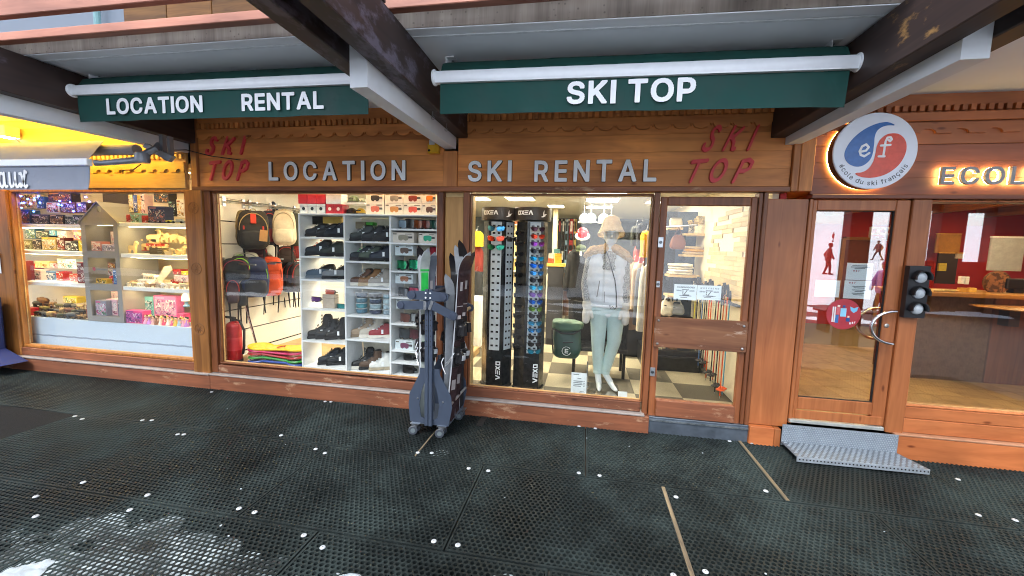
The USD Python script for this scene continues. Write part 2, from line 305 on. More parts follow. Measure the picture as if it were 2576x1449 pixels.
for row, y0, xs in (('row along the shop fronts', -.889, [.083+1.32*i-.0015 for i in range(-6, 5)]), ('second row from the shop fronts', -1.787, [-.681+1.293*i*1.004 for i in range(-3, 5)]), ('front row nearest the viewer', -2.682, [-1.432-1.32*2+1.322*i for i in range(0, 7)])):
    for i, x in enumerate(xs):
        dup(pm, 'rubber_mat', f'black perforated rubber mat, {ORD[i]} from the left in the {row}', (x+.002, y0, 0), 0, 'perforated rubber mats', scale=((1.293*1.004/1.32 if 'second' in row else 1), 1, 1))
single('door_mat', 'smooth black mat lying flush between perforated mats at far left', 'door mat', box(-6.3, -4.575, -1.786, -.905, -.018, .0015, .004), C('#07080a', .9, v=.2, s=200, bump=.3, sp=.2))
single('door_mat', 'black strip of tape stuck on a mat right of the ski rack', 'tape strip', box(-.92, -.86, -.27, -.05, .001, .0025), C('#08080a', .8))
WB = WOOD('#8a7c60', '#4a4034', 'y', .8, knots=.3)
for x0, y0, y1, lb in ((1.41, -.885, -.012, 'long wooden batten in the mat gap by the ski shop door step'), (.604, -1.76, -.905, 'wooden batten in the mat gap in the front, tilted towards the viewer'), (-1.247, -.895, -.42, 'thin wooden batten in the mat gap under the ski rack')):
    single('batten', lb, 'wooden batten', box(x0, x0+(.024 if x0 > 0 else .012), y0, y1, -.006, .004, .002), WB)
WASH = C('#a4aab0', .35, v=.06)
ps = proto('mat_fixing', 'mat fixing')
part(ps, 'washer', lathe([(.0, .012), (.010, .0125), (.02, .010), (.026, .004), (.027, 0)], 16), WASH, smooth=True); part(ps, 'screw_head', lathe([(0, .0135), (.005, .0135), (.0055, .0118)], 8), C('#7a7f86', .35, m=1))
STUDS = [(-4.54,-.94),(-4.41,-.97),(-3.88,-.87),(-3.8,-.85),(-3.32,-1.02),(-3.27,-1.01),(-3.92,-.14),(-3.25,-1.72),(-3.35,-1.9),(-3.11,-2.04),(-2.7,-1.74),(-2.65,-1.88),(-2.03,-1.73),(-1.91,-1.74),(-2.48,-.84),(-2.05,-.98),(-1.94,-1.02),(-1.49,-1.85),(-1.33,-1.91),(-1.24,-.85),(-1.13,-.83),(-.78,-.98),(-.63,-.98),(-.76,-1.74),(-.62,-1.74),(-2.53,-.08),(-2.59,-.09),(.02,-.06),(.17,-.07),(.03,-.86),(.18,-.86),(.68,-1.01),(1.33,-.05),(1.51,-.04),(1.32,-.8),(.69,-1.65),(.52,-1.71),(2.84,-.31),(2.59,-.78),(2.78,-.79)]
for i, (x, y) in enumerate(STUDS):
    rw = [k for k, lo in enumerate((-.3, -.86, -1.3, -1.9, -9)) if y > lo][0]; od = sorted(q_[0] for q_ in STUDS if [k for k, lo in enumerate((-.3, -.86, -1.3, -1.9, -9)) if q_[1] > lo][0] == rw).index(x)
    dup(ps, 'mat_fixing', f'white mat washer, {ORD[od]} from the left in the {("row at the shop fronts", "row just behind the first long joint", "row before the first long joint", "row behind the second long joint", "row nearest the viewer")[rw]}', (x, y, .001), i*.7, 'white washers holding down the mats', scale=.6)
# snow pressed into the mats
def snow_sheet(cx, cy, w, h, z0, amp, seed, cut, n=80, res=None):
    xs, ys = np.linspace(-w, w, n), np.linspace(-h, h, n); A, B = np.meshgrid(xs, ys)
    f = meshkit.fbm(np.stack([(A+cx)*6, (B+cy)*6, 0*A], -1), 4, seed)*1.0-((A/w)**2+(B/h)**2)**.9*.5
    z = np.where(amp > 0, z0+np.clip(f-cut, -.01, .5)*amp, -.0185+np.clip((f-cut)*.11, 0, .0185+z0))+(meshkit.fbm(np.stack([(A+cx)*60, (B+cy)*60, 0*A], -1), 3, seed+1)-.5)*.004
    idx = np.arange(n*n).reshape(n, n); fs = []
    for i in range(n-1):
        for j in range(n-1):
            if min(f[i, j], f[i+1, j], f[i, j+1], f[i+1, j+1]) > cut: a, b, c, d = idx[i, j], idx[i, j+1], idx[i+1, j+1], idx[i+1, j]; fs += [(a, b, c), (a, c, d)]
    t = TM(np.stack([A+cx, B+cy, z], -1).reshape(-1, 3), fs); t.remove_unreferenced_vertices(); return t
SNOW = C('#98a4ac', .6, v=.12, s=40, bump=.5)
DUST = _mk(('dust',), {'g': ('geometry', {}), 'n': ('noise_texture', dict(scale=5., detail=8., roughness=.7)), 'r': ('rgb_ramp', dict(ramp=[(.38, lin('#1c1d1e')), (.5, lin('#5c666a')), (.62, lin('#a0acb2'))])), 'p': ('principled_bsdf', dict(roughness=.7))}, [('g.position', 'n.vector'), ('n.fac', 'r.fac'), ('r.color', 'p.base_color')], 'p.BSDF')
for cx, cy, w, h, z, amp, sd, cut in ((-2.3, -2.25, .66, .40, -.0035, .0, 11, .04), (-3.0, -2.3, .35, .3, -.005, .0, 12, .2), (-1.55, -2.2, .5, .22, -.007, .0, 13, .2), (-.1, -1.95, .4, .1, -.006, 0, 14, .12), (-1.1, -.80, .12, .10, -.009, 0, 16, .30)):
    single('snow_patch', None, None, snow_sheet(cx, cy, w, h, z, amp, sd, cut), DUST, smooth=True, kind='stuff')
for cx, cy, w, h, sd, cut in ((-2.5, -2.38, .34, .14, 21, .22), (-2.1, -2.36, .4, .12, 25, .27), (-1.75, -2.30, .42, .11, 22, .34), (-.95, -2.06, .3, .06, 24, .46)):
    single('snow_patch', None, None, snow_sheet(cx, cy, w, h, -.006, .085, sd, cut-.05), SNOW, smooth=True, kind='stuff')
bits = []
rr = random.Random(3)
for k in range(18):
    x, y = rr.uniform(-4, 3), rr.uniform(-2.0, -.1); bits.append(ball((x, y, .002), rr.uniform(.003, .007), 1, (1, rr.uniform(.5, 1.2), .5)))
single('snow_crumbs', None, None, cat(bits), SNOW, kind='stuff')

# ---------------- timber of the fronts ----------------
HONEY = WOOD('#e69a54', '#b66e3a', 'x', .58, across=9); HONEYZ = WOOD('#d68f50', '#a66436', 'z', .58)
GOLD = WOOD('#dcbc7c', '#b8924e', 'x', .5, across=9); GOLDZ = WOOD('#b5793a', '#7a4a20', 'z', .5)
FRAME = WOOD('#8f5530', '#5c3118', 'x', .5, wear='#a87f5c', wearcut=.64); FRAMEZ = WOOD('#8f5530', '#5c3118', 'z', .5, wear='#a47a56', wearcut=.68)
RED = WOOD('#b46c3e', '#8f4e28', 'x', .45, across=9); REDZ = WOOD('#b97242', '#96552c', 'z', .45); REDDK = WOOD('#93553a', '#723c26', 'x', .5, across=9)
WORN = WOOD('#8f5638', '#643822', 'x', .7, wear='#a07c60', wearcut=.61); PALEZ = WOOD('#c79a5c', '#a57a44', 'z', .55)
LEDGE = C('#8f8782', .6, v=.2, s=12); DARK = WOOD('#3a2a26', '#1d1414', 'y', .6, wear='#5a4f52', wearcut=.62, knots=.3)
IVORY = C('#dde3ea', .55, v=.06, s=6, bump=.15); PLASTER = C('#aeb4bc', .8, v=.05, s=3, bump=.2)
PANE = GLASS(.042); PANE2 = GLASS(.15)
STEEL = C('#b9bec4', .3, m=1, v=.1)
def planks(t, x0, x1, z0, z1, n, y0, y1, mat, name='plank', gap=.0014):
    hs = (z1-z0)/n
    for i in range(n): part(t, name, box(x0, x1, y0, y1, z0+i*hs+gap/2, z0+(i+1)*hs-gap/2, .0007), mat)
def vplanks(t, x0, x1, z0, z1, n, y0, y1, mat, name='plank', gap=.003):
    w = (x1-x0)/n
    for i in range(n): part(t, name, box(x0+i*w+gap/2, x0+(i+1)*w-gap/2, y0, y1, z0, z1, .003), mat)
def scallops(t, x0, x1, z0, z1, y0, y1, pitch, mat, style='down'):
    pts = [(x0, z1), (x1, z1)]; x = x1; low = []
    n = max(1, int(round((x1-x0)/pitch))); p = (x1-x0)/n
    for i in range(n):
        a = x0+i*p
        if style == 'down': low += [(a, z0+.012), (a+p*.06, z0+.03), (a+p*.12, z0+.016)]+[(a+p*(.5-.38*math.cos(math.pi*k/10)), z0+.016-.026*math.sin(math.pi*k/10)) for k in range(11)]+[(a+p*.94, z0+.03)]
        else: low += [(a, z0), (a+p*.3, z0)]+[(a+p*(.55-.25*math.cos(math.pi*k/8)), z0+.034*math.sin(math.pi*k/8)) for k in range(9)]+[(a+p*.9, z0)]
    part(t, 'scalloped_board', plate(Polygon(pts+[(x1, z0)]+low[::-1]), y1, y1-y0), mat)
def dentils(t, x0, x1, z0, z1, y0, y1, pitch, mat):
    n = int((x1-x0)/pitch)
    for i in range(n): a = x0+(i+.5)*pitch; part(t, 'dentil', box(a-pitch*.3, a+pitch*.3, y0, y1, z0, z1, .002), mat)
def front_window(t, x0, x1, z0, z1, fr, frz, w=.03, glass=PANE, yg=.05, name='window'):
    """frame (head, sill, jambs) with its pane as a sub-part"""
    f = part(t, name+'_frame', cat(box(x0-w, x1+w, -.004, .075, z1, z1+w, .004), box(x0-w, x1+w, -.004, .075, z0-w, z0, .004), box(x0-w, x0, -.0035, .075, z0, z1, .004), box(x1, x1+w, -.0035, .075, z0, z1, .004)), frz)
    part(f, 'pane', box(x0-.003, x1+.003, yg, yg+.006, z0-.003, z1+.003), glass)
    part(f, 'bead', cat(box(x0, x1, yg-.012, yg-.002, z0, z0+.008), box(x0, x1, yg-.012, yg-.002, z1-.008, z1), box(x0, x0+.008, yg-.012, yg-.002, z0+.009, z1-.009), box(x1-.008, x1, yg-.012, yg-.002, z0+.009, z1-.009)), WOOD('#d8b27a', '#b08a55', 'x', .5))
    return f

# ---- toy shop front (far left)
toy = thing('toy_shop', 'toy shop front at far left with golden lit boards and carved pillar', 'shop', (-5.6, 0, 0))
planks(toy, -9, -4.255, 2.175, 3.0, 6, .0, .03, GOLD)
part(toy, 'cornice', box(-9, -4.255, -.035, -.002, 2.555, 2.60, .006), GOLD); dentils(toy, -7.5, -4.26, 2.50, 2.548, -.03, -.001, .06, GOLD)
scallops(toy, -7.6, -4.26, 2.36, 2.47, -.022, -.001, .155, GOLD, 'up')
part(toy, 'lower_board', box(-9, -4.255, -.016, -.001, 2.19, 2.352, .004), GOLD)
front_window(toy, -6.745, -4.30, .30, 2.15, GOLDZ, GOLDZ, .028)
part(toy, 'post', box(-7.0, -6.775, -.03, .08, .14, 2.172, .012), GOLDZ, label='left corner post of the toy shop window'); part(toy, 'post', box(-7.6, -7.003, -.01, .06, .14, 2.172, .01), GOLDZ)
pil = part(toy, 'pillar', box(-4.255, -4.045, -.035, .08, .15, 2.172, .006), GOLDZ, label='pillar with three carved rosettes')
for zz in (1.98, 1.33, .66):
    part(pil, 'carved_rosette', cat(tube([(-4.15+.062*math.cos(a), -.036, zz+.062*math.sin(a)) for a in np.arange(24)*math.pi/12], .0035, 6, True), *[rod((-4.15, -.036, zz), (-4.15+.052*math.cos(a), -.036, zz+.052*math.sin(a)), .0045, 6, .001) for a in np.arange(8)*math.pi/4+.3]), WOOD('#8a5a2c', '#5f3a1a', 'z', .6))
part(toy, 'post', box(-4.04, -3.962, -.012, .08, .178, 2.172, .004), FRAMEZ)
part(toy, 'sill_board', box(-7.6, -4.26, -.02, .06, .175, .268, .006), WORN); part(toy, 'ledge', box(-7.6, -4.035, -.066, .06, .15, .17, .004), LEDGE); part(toy, 'plinth_board', box(-7.6, -4.03, -.055, .05, -.02, .148, .004), WORN)

# ---- ski shop front (middle)
ski = thing('ski_shop', 'ski rental shop front with honey brown fascia between green awnings and windows', 'shop', (-1.2, 0, 0))
planks(ski, -4.085, -1.349, 2.212, 2.80, 4, .0, .03, HONEY); planks(ski, -1.21, 1.635, 2.207, 2.80, 4, .0, .03, HONEY)
part(ski, 'top_board', box(-4.085, 1.635, .0, .03, 2.802, 3.0, .003), HONEY)
for a, b in ((-4.08, -1.352), (-1.205, 1.63)): dentils(ski, a, b, 2.80, 2.855, -.03, -.001, .0585, HONEY); scallops(ski, a, b, 2.70, 2.795, -.02, -.001, .158, HONEY)
part(ski, 'corner_post', box(-4.16, -4.088, -.03, .05, 2.18, 2.99, .004), HONEYZ); part(ski, 'centre_post', box(-1.346, -1.213, -.03, .05, 2.178, 2.535, .004), HONEYZ)
part(ski, 'corner_post', box(1.638, 1.69, -.03, .05, 2.17, 2.95, .004), HONEYZ); part(ski, 'corner_post', box(1.695, 1.797, -.026, .05, 2.17, 2.95, .004), HONEYZ)
part(ski, 'lintel', box(-4.16, 1.635, -.036, .07, 2.162, 2.208, .006), FRAME)
front_window(ski, -3.925, -1.415, .295, 2.148, FRAMEZ, FRAMEZ, .013)
front_window(ski, -1.073, .565, .275, 2.136, FRAMEZ, FRAMEZ, .011)
part(ski, 'mullion', box(-1.40, -1.349, -.01, .08, .178, 2.16, .005), FRAMEZ); part(ski, 'pier_panel', box(-1.343, -1.157, .03, .06, .178, 2.118, .004), PALEZ); part(ski, 'mullion', box(-1.151, -1.088, -.01, .08, .178, 2.16, .005), FRAMEZ)
part(ski, 'sill_board', box(-3.96, .565, -.012, .06, .175, .262, .006), WORN); part(ski, 'ledge', box(-4.028, .60, -.064, .06, .155, .172, .004), LEDGE); part(ski, 'plinth_board', box(-4.028, .642, -.055, .05, -.02, .153, .004), WORN)
part(ski, 'mullion', box(.58, .628, -.012, .09, .155, 2.16, .005), FRAMEZ)
door = part(ski, 'door', cat(box(.636, .694, .0, .045, .14, 2.125, .006), box(1.362, 1.412, .0, .045, .14, 2.125, .006), box(.694, 1.362, .001, .044, 2.05, 2.125, .006), box(.694, 1.362, .001, .044, .142, .308, .006)), FRAMEZ)
part(door, 'pane', box(.69, 1.366, .02, .026, .305, 2.053), PANE)
part(door, 'kick_board', box(.645, 1.41, -.03, -.002, .797, 1.07, .006), WOOD('#9a6a48', '#6a3d26', 'x', .65, wear='#b39a86', wearcut=.62, across=14)); part(door, 'bottom_board', box(.70, 1.362, -.024, -.001, .155, .305, .005), WORN)
for xx, zz in ((.675, 1.04), (1.375, 1.03), (.675, .83), (1.375, .83)): part(door, 'bolt', lathe([(.012, 0), (.011, .006), (.006, .011), (0, .012)], 12, (xx, -.03, zz), 'y'), STEEL, smooth=True)
for zz, w, h in ((1.73, .022, .045), (1.36, .016, .028), (.56, .022, .04)):
    lk = part(door, 'lock', box(.654-w, .654+w, -.006, -.001, zz-h, zz+h, .002), C('#aab0b5', .35, m=.9)); part(lk, 'cylinder', cat(lathe([(.013, 0), (.013, .008), (.010, .009), (0, .009)], 16, (.654, -.006, zz), 'y'), box(.6525, .6555, -.018, -.014, zz-.008, zz+.008)), C('#5c6064', .3, m=1))
part(ski, 'door_frame', cat(box(1.416, 1.446, -.01, .09, .15, 2.16, .004), box(1.449, 1.484, -.02, .09, .15, 2.16, .005)), FRAMEZ)
part(ski, 'threshold', cat(box(.645, 1.482, -.03, .05, .122, .15, .003), box(.646, 1.481, -.024, .05, -.02, .120)), C('#6f7a86', .42, m=.85, v=.2, s=9))
part(ski, 'threshold_edge', box(.645, 1.482, -.034, -.031, .112, .128), C('#c8d0d6', .3, m=1))
# ---- ski school front (right)
sch = thing('ski_school', 'ski school front at right with reddish boards, glazed door and wide window', 'ski school', (2.5, 0, 0))
planks(sch, 1.80, 9.5, 2.15, 2.53, 3, .0, .03, REDDK); vplanks(sch, 4.70, 9.5, -.02, 2.11, 24, .0, .06, REDZ, 'wall_board'); part(sch, 'upper_board', box(1.80, 9.5, .0, .03, 2.533, 2.93, .003), RED)
part(sch, 'lintel', box(1.80, 9.5, -.03, .07, 2.112, 2.147, .005), REDDK)
dentils(sch, 1.80, 4.6, 2.775, 2.82, -.028, -.001, .056, RED); scallops(sch, 1.80, 4.6, 2.61, 2.69, -.02, -.001, .215, RED, 'up'); part(sch, 'cornice', box(1.80, 9.5, -.03, -.001, 2.70, 2.765, .004), RED)
vplanks(sch, 1.487, 1.797, .16, 2.11, 1, .0, .04, REDZ); part(sch, 'plinth_board', box(1.485, 1.68, -.05, .04, -.02, .155, .004), RED); part(sch, 'plinth_board', box(1.684, 1.735, -.045, .04, -.02, .152, .004), REDZ)
part(sch, 'door_frame', cat(box(1.80, 1.826, -.01, .08, .2, 2.11, .004), box(2.526, 2.655, -.02, .08, .2, 2.11, .006)), REDZ)
sd = part(sch, 'door', cat(box(1.829, 1.862, .0, .05, .245, 2.105, .005), box(2.425, 2.523, .0, .05, .245, 2.105, .005), box(1.862, 2.425, .001, .049, 2.02, 2.105, .005), box(1.862, 2.425, .001, .049, .33, .435, .005), box(1.845, 2.50, -.012, -.001, .25, .325, .004)), REDZ)
part(sd, 'pane', box(1.858, 2.429, .03, .036, .43, 2.024), PANE2); part(sd, 'gasket', cat(box(2.418, 2.4245, .012, .03, .436, 2.019), box(1.863, 2.418, .012, .03, .436, .441), box(1.863, 2.418, .012, .03, 2.014, 2.019)), C('#101010', .7))
hd = [(2.475-.02*0, 0, 0)]
part(sd, 'handle', tube([(2.47, -.012, 1.222), (2.468, -.06, 1.222)]+[(2.47-.165*math.sin(math.radians(a)), -.068, 1.09+.132*math.cos(math.radians(a))) for a in range(0, 181, 12)]+[(2.468, -.06, .958), (2.47, -.012, .958)], .0115, 10), C('#d7dade', .12, m=1), smooth=True)
part(sd, 'handle', tube([(2.47, .06, 1.222)]+[(2.47-.165*math.sin(math.radians(a)), .115, 1.09+.132*math.cos(math.radians(a))) for a in range(0, 181, 12)]+[(2.47, .06, .958)], .0115, 10), C('#c9b48a', .15, m=1), smooth=True, label='matching handle seen through the glass')
part(sd, 'lock', lathe([(.018, 0), (.017, .006), (.008, .008), (0, .008)], 16, (2.455, 0, 1.095), 'y'), C('#b5b2aa', .3, m=1))
part(sch, 'door_sill', box(1.80, 2.51, -.03, .05, .215, .243, .003), C('#b8bcb6', .5, m=.6, v=.2, s=20))
front_window(sch, 2.668, 4.6, .445, 2.092, REDZ, REDZ, .012, PANE2)
part(sch, 'rail', box(2.656, 4.69, -.006, .06, .335, .43, .005), RED); part(sch, 'rail', box(2.656, 4.69, -.008, .06, .212, .332, .005), RED); part(sch, 'ledge', box(2.58, 4.69, -.05, .06, .193, .209, .004), C('#a77a5c', .6, v=.2, s=12)); part(sch, 'plinth_board', box(2.60, 4.69, -.045, .05, -.02, .190, .004), RED)
# ---- upper storey and the balcony over the fronts
ch = thing('chalet', 'upper storey of the chalet with concrete balcony slab over the shops', 'building', (0, 0, 3))
UPW = C('#9ba6b4', .8, v=.06, s=2)
part(ch, 'wall', cat(box(-9, 9.95, .031, .35, 3.0, 3.75), box(-9, -4.95, .031, .35, 3.75, 9), box(-3.3, 9.95, .031, .35, 3.75, 9), box(-4.95, -3.3, .2, .35, 3.75, 9)), UPW)
for i in range(3): part(ch, 'cladding_panel', box(-4.94+i*.55, -4.40+i*.55, .0, .03, 3.76, 5.3, .004), WOOD('#a8763a', '#6e4620', 'x', .55))
part(ch, 'upper_slab', box(-9, 9.95, -1.7, .03, 5.35, 5.6), PLASTER); part(ch, 'roof', box(-10, 10.5, -2.1, 8, 9, 9.3), C('#5c4a40', .8))
part(ch, 'side_wall', box(-9.4, -9.0, -.0, 8, 0, 9), UPW); part(ch, 'side_wall', box(9.55, 9.95, .351, 7.599, 0, 8.99), UPW); part(ch, 'back_wall', box(-9, 9.95, 7.6, 8, 0, 8.99), UPW); part(ch, 'upper_floor', box(-9, 9.54, .06, 7.59, 2.75, 2.95), UPW)
def slab(x0, z0, x1, z1, ye=-1.31, t=.16):
    v = [(x0, ye, z0), (x1, ye, z1), (x1, .031, z1), (x0, .031, z0)]; return hexa(v+[(a, b, c+t) for a, b, c in v])
CONC = _mk(('conc',), {'g': ('geometry', {}), 'm': ('mapping', dict(scale=(9, 9, .6))), 'n': ('noise_texture', dict(scale=1., detail=5., roughness=.7)), 'n2': ('noise_texture', dict(scale=1.3, detail=2.)), 'v': ('voronoi_texture', dict(scale=26.)), 'vr': ('rgb_ramp', dict(ramp=[(0, (.35,)*3), (.12, (.6,)*3), (.2, (1,)*3)])),
    'r': ('rgb_ramp', dict(ramp=[(.3, lin('#7d736b')), (.55, lin('#a59b90')), (.75, lin('#bdb3a6'))])), 'r2': ('rgb_ramp', dict(ramp=[(.35, (.55,)*3), (.5, (1,)*3)])), 'x': ('mix', dict(mix_type='multiply', fac=1.)), 'y': ('mix', dict(mix_type='multiply', fac=.8)), 'p': ('principled_bsdf', dict(roughness=.85))},
    [('g.position', 'm.vector'), ('m.vector', 'n.vector'), ('n.fac', 'r.fac'), ('g.position', 'n2.vector'), ('n2.fac', 'r2.fac'), ('g.position', 'v.vector'), ('v.distance', 'vr.fac'), ('r.color', 'x.color1'), ('r2.color', 'x.color2'), ('x.color', 'y.color1'), ('vr.color', 'y.color2'), ('y.color', 'p.base_color')], 'p.BSDF')
SOF = C('#eaf1f8', .75, v=.03, s=5, bump=.1)
bays = ((-9, 2.97, -4.265, 2.969), (-4.262, 2.969, -1.29, 2.960), (-1.287, 2.960, 1.63, 2.904), (1.633, 2.915, 9.5, 2.91))
for x0, z0, x1, z1 in bays:
    s = part(ch, 'balcony_slab', slab(x0, z0, x1, z1), CONC); part(s, 'soffit', slab(x0+.002, z0-.006, x1-.002, z1-.006, -1.306, .005), SOF)
    part(s, 'drip_groove', slab(x0+.12, z0-.010, x1-.12, z1-.010, -1.22, .0035) if False else hexa([(x0+.12, -1.225, z0-.0115), (x1-.12, -1.225, z1-.0115), (x1-.12, -1.205, z1-.0115), (x0+.12, -1.205, z0-.0115), (x0+.12, -1.225, z0-.0065), (x1-.12, -1.225, z1-.0065), (x1-.12, -1.205, z1-.0065), (x0+.12, -1.205, z0-.0065)]), C('#dfe6ec', .7))
PINK = WOOD('#a8725e', '#7c4c3e', 'x', .6, wear='#b58c78', wearcut=.66, knots=.5, across=9)
BX0, BX1 = -9, 9.5
for y0, z0, z1, th, lb in ((-1.5, 2.966, 3.02, .06, 'lower rail of the balcony'), (-1.53, 3.105, 3.40, .05, 'broad upper board of the balcony'), (-1.53, 3.43, 3.75, .05, 'top board of the balcony')):
    for a, b in ((BX0, -4.26), (-4.255, -1.29), (-1.285, 1.63), (1.635, BX1)): part(ch, 'balcony_board', box(a, b, y0, y0+th, z0, z1, .004), PINK)
for x in (-8, -4.26, -1.29, 1.63, 5): part(ch, 'balcony_post', box(x-.04, x+.04, y0+.055, y0+.12, 2.97, 3.9, .004), DARK)
part(ch, 'downpipe', rod((-5.22, -.05, 3.0), (-5.22, -.05, 5.3), .03), C('#8fc0c4', .4))
# ---- corbels and double beams
for i, (x, zf, zb, zt, lb) in enumerate(((-4.312, 2.52, 2.565, 2.957, 'left'), (-1.340, 2.52, 2.557, 2.947, 'middle'), (1.578, 2.518, 2.545, 2.891, 'right'))):
    bt = 2.655 if i < 2 else 2.60
    b = thing('beam', ('dark double timber beam with white corbel over the toy shop corner, cut by the left edge', 'dark double timber beam with white corbel between the two green awnings', 'weathered dark double timber beam with white corbel right of the big green awning')[i], 'timber beam', (x+.054, 0, zb))
    part(b, 'corbel', hexa([(x, -1.573, zf), (x+.108, -1.573, zf), (x+.108, -.001, zb), (x, -.001, zb), (x, -1.573, zt), (x+.108, -1.573, zt), (x+.108, -.001, zt), (x, -.001, zt)]), IVORY)
    TB = WOOD('#3b2c28', '#1d1516', 'y', .55, wear=('#59505a', '#59525e', '#8a6a40')[i], wearcut=(.62, .55, .64)[i], knots=.4, across=10)
    part(b, 'timber', box(x-.115, x-.002, -4.7, -.001, bt, zt-.004, .006), TB); part(b, 'timber', box(x+.11, x+.223, -4.7, -.001, bt, zt-.004, .006), TB)
    part(b, 'cap_board', box(x-.115, x+.223, -4.7, -1.58, zt+.001, zt+.03), DARK)
    part(b, 'spacer', box(x+.001, x+.107, -4.7, -1.62, zt-.06, zt-.004), DARK)
for k, (yy, zz) in enumerate(((-.75, 2.652), (-.45, 2.652))):
    single('eye_hook', f'small steel eye hook under the middle beam, {"nearer the street" if k == 0 else "nearer the wall"}', 'hook', tube([(-1.17, yy, zz+.01), (-1.17, yy, zz-.035)]+[(-1.17+.012*math.sin(a), yy, zz-.047+.012*math.cos(a)) for a in np.linspace(0, 5.5, 10)], .0025, 6), STEEL)
# ---------------- awnings and signs ----------------
GREEN = C('#07403a', .75, v=.3, s=3, bump=.3); WHITEM = C('#e4e9ee', .3, v=.02, coat=.3); WHITEL = C('#eef1f4', .5, v=.02)
def awning(x0, x1, z0, z1, label, words, mat, edge=.0):
    """retracted awning: roller and sloped cloth behind, white front bar, hanging valance; z0, z1: bar centre at its two ends"""
    t = thing('awning', label, 'awning', ((x0+x1)/2, -1.0, z0-.2)); n = 60
    zc = lambda x: z0+(z1-z0)*(x-x0)/(x1-x0)
    prof = [(-1.084, -.040), (-1.091, -.018), (-1.090, .016), (-1.076, .036), (-1.053, .040), (-1.035, .026), (-1.035, -.026), (-1.048, -.040)]
    v = [(x, y, zc(x)+dz) for x in (x0, x1) for y, dz in prof]; k = len(prof)
    f = [(i, (i+1) % k, k+(i+1) % k) for i in range(k)]+[(i, k+(i+1) % k, k+i) for i in range(k)]
    f += [(0, i+1, i) for i in range(1, k-1)]+[(k, k+i, k+i+1) for i in range(1, k-1)]
    part(t, 'front_bar', TM(v, f), WHITEM, smooth=35)
    for s, x in ((-1, x0), (1, x1)): part(t, 'bar_end_cap', moved(lathe([(0, 0), (.048, 0), (.051, .006), (.051, .014), (.047, .018), (0, .018)], 18, axis='x'), (x if s > 0 else x-.018, -1.06, zc(x))), WHITEM)
    a = np.linspace(x0+.03, x1-.03, n)
    def sheet(rows, th):
        P = []
        for dy in (0, th):
            for (y, dz, w) in rows: P += [(x, y+dy+w*(meshkit.noise(np.array([x*5, dz*9, 2.]))-.5), zc(x)+dz+w*.4*(meshkit.noise(np.array([x*2.2, 4., 1.]))-.5)) for x in a]
        r = len(rows); F = []
        def g(l, i, j): return l*r*n+i*n+j
        for i in range(r-1):
            for j in range(n-1):
                F += [(g(0, i, j), g(0, i+1, j), g(0, i+1, j+1)), (g(0, i, j), g(0, i+1, j+1), g(0, i, j+1)), (g(1, i, j), g(1, i, j+1), g(1, i+1, j+1)), (g(1, i, j), g(1, i+1, j+1), g(1, i+1, j))]
        for i in range(r-1):
            for j in (0, n-1): F += [(g(0, i, j), g(1, i, j), g(1, i+1, j)), (g(0, i, j), g(1, i+1, j), g(0, i+1, j))]
        for i in (0, r-1):
            for j in range(n-1): F += [(g(0, i, j), g(0, i, j+1), g(1, i, j+1)), (g(0, i, j), g(1, i, j+1), g(1, i, j))]
        return TM(P, F)
    part(t, 'canopy', sheet([(-1.055, .041, 0), (-1.02, .105, .006), (-.96, .138, .008), (-.90, .150, .006), (-.83, .145, 0), (-.775, .10, 0)], .004), mat, smooth=40)
    part(t, 'roller', rod((x0+.05, -.83, z0+.055), (x1-.05, -.83, z1+.055), .055, 16), mat)
    part(t, 'valance', sheet([(-1.062, -.041, 0), (-1.060, -.10, .008), (-1.058, -.165, .016), (-1.056, -.224, .024), (-1.056, -.235, .024)], .003), mat, smooth=40)
    for x in (x0+.035, x1-.095):
        part(t, 'bracket', cat(box(x, x+.06, -.98, -.74, zc(x)+.165, zc(x)+.172), box(x, x+.006, -.98, -.74, zc(x)+.02, zc(x)+.164)), WHITEM)
        for yy in (-.93, -.8): part(t, 'bracket_bolt', lathe([(.008, 0), (.008, .006), (0, .007)], 6, (x+.035, yy, zc(x)+.157)), STEEL)
    for m in words(zc): part(t, 'letter', m, WHITEL)
    return t
def word(text, x0, x1, zb, h, y, rise=0.):
    g = [ext(bolder(glyph(c, h, .0015), h*.022), .0015) if h > .08 else glyph(c, h, .0015, True) for c in text]; w = [m.bounds[1][0]-m.bounds[0][0] for m in g]; gap = (x1-x0-sum(w))/max(1, len(text)-1); x = x0; out = []
    for m, wd in zip(g, w):
        v = m.vertices.copy(); v[:, 0] += x-m.bounds[0][0]; v[:, 1] = (v[:, 1]-v[:, 1].min())/np.ptp(v[:, 1])*h*(1.03 if np.ptp(v[:, 1]) > h*1.01 else 1); v[:, 1] += zb+rise*(x-x0); m.vertices = v; out.append(upright(m, y)); x += wd+gap
    return out
p0, p1 = at('Z', 1090, 196, -1.06), at('Z', 2165, 157, -1.06); s0, s1 = at('Z', 1425, 265, -1.066), at('Z', 1749, 254, -1.066)
awning(p0[0]+.02, p1[0]-.02, p0[2], p1[2], 'long green awning with white bar lettered SKI TOP', lambda zc: word('SKI', s0[0], at('Z', 1548, 263, -1.066)[0], s0[2]+.005, .135, -1.067, -.012)+word('TOP', at('Z', 1578, 260, -1.066)[0], s1[0], s0[2]+.002, .135, -1.067, -.012), GREEN)
p0 = at('Z', 182, 229, -1.06); zr = at('Z', 876, 200, -1.06)
l0, l1, r0, r1 = at('Z', 270, 290, -1.066), at('Z', 511, 284, -1.066), at('Z', 609, 281, -1.066), at('Z', 815, 275, -1.066)
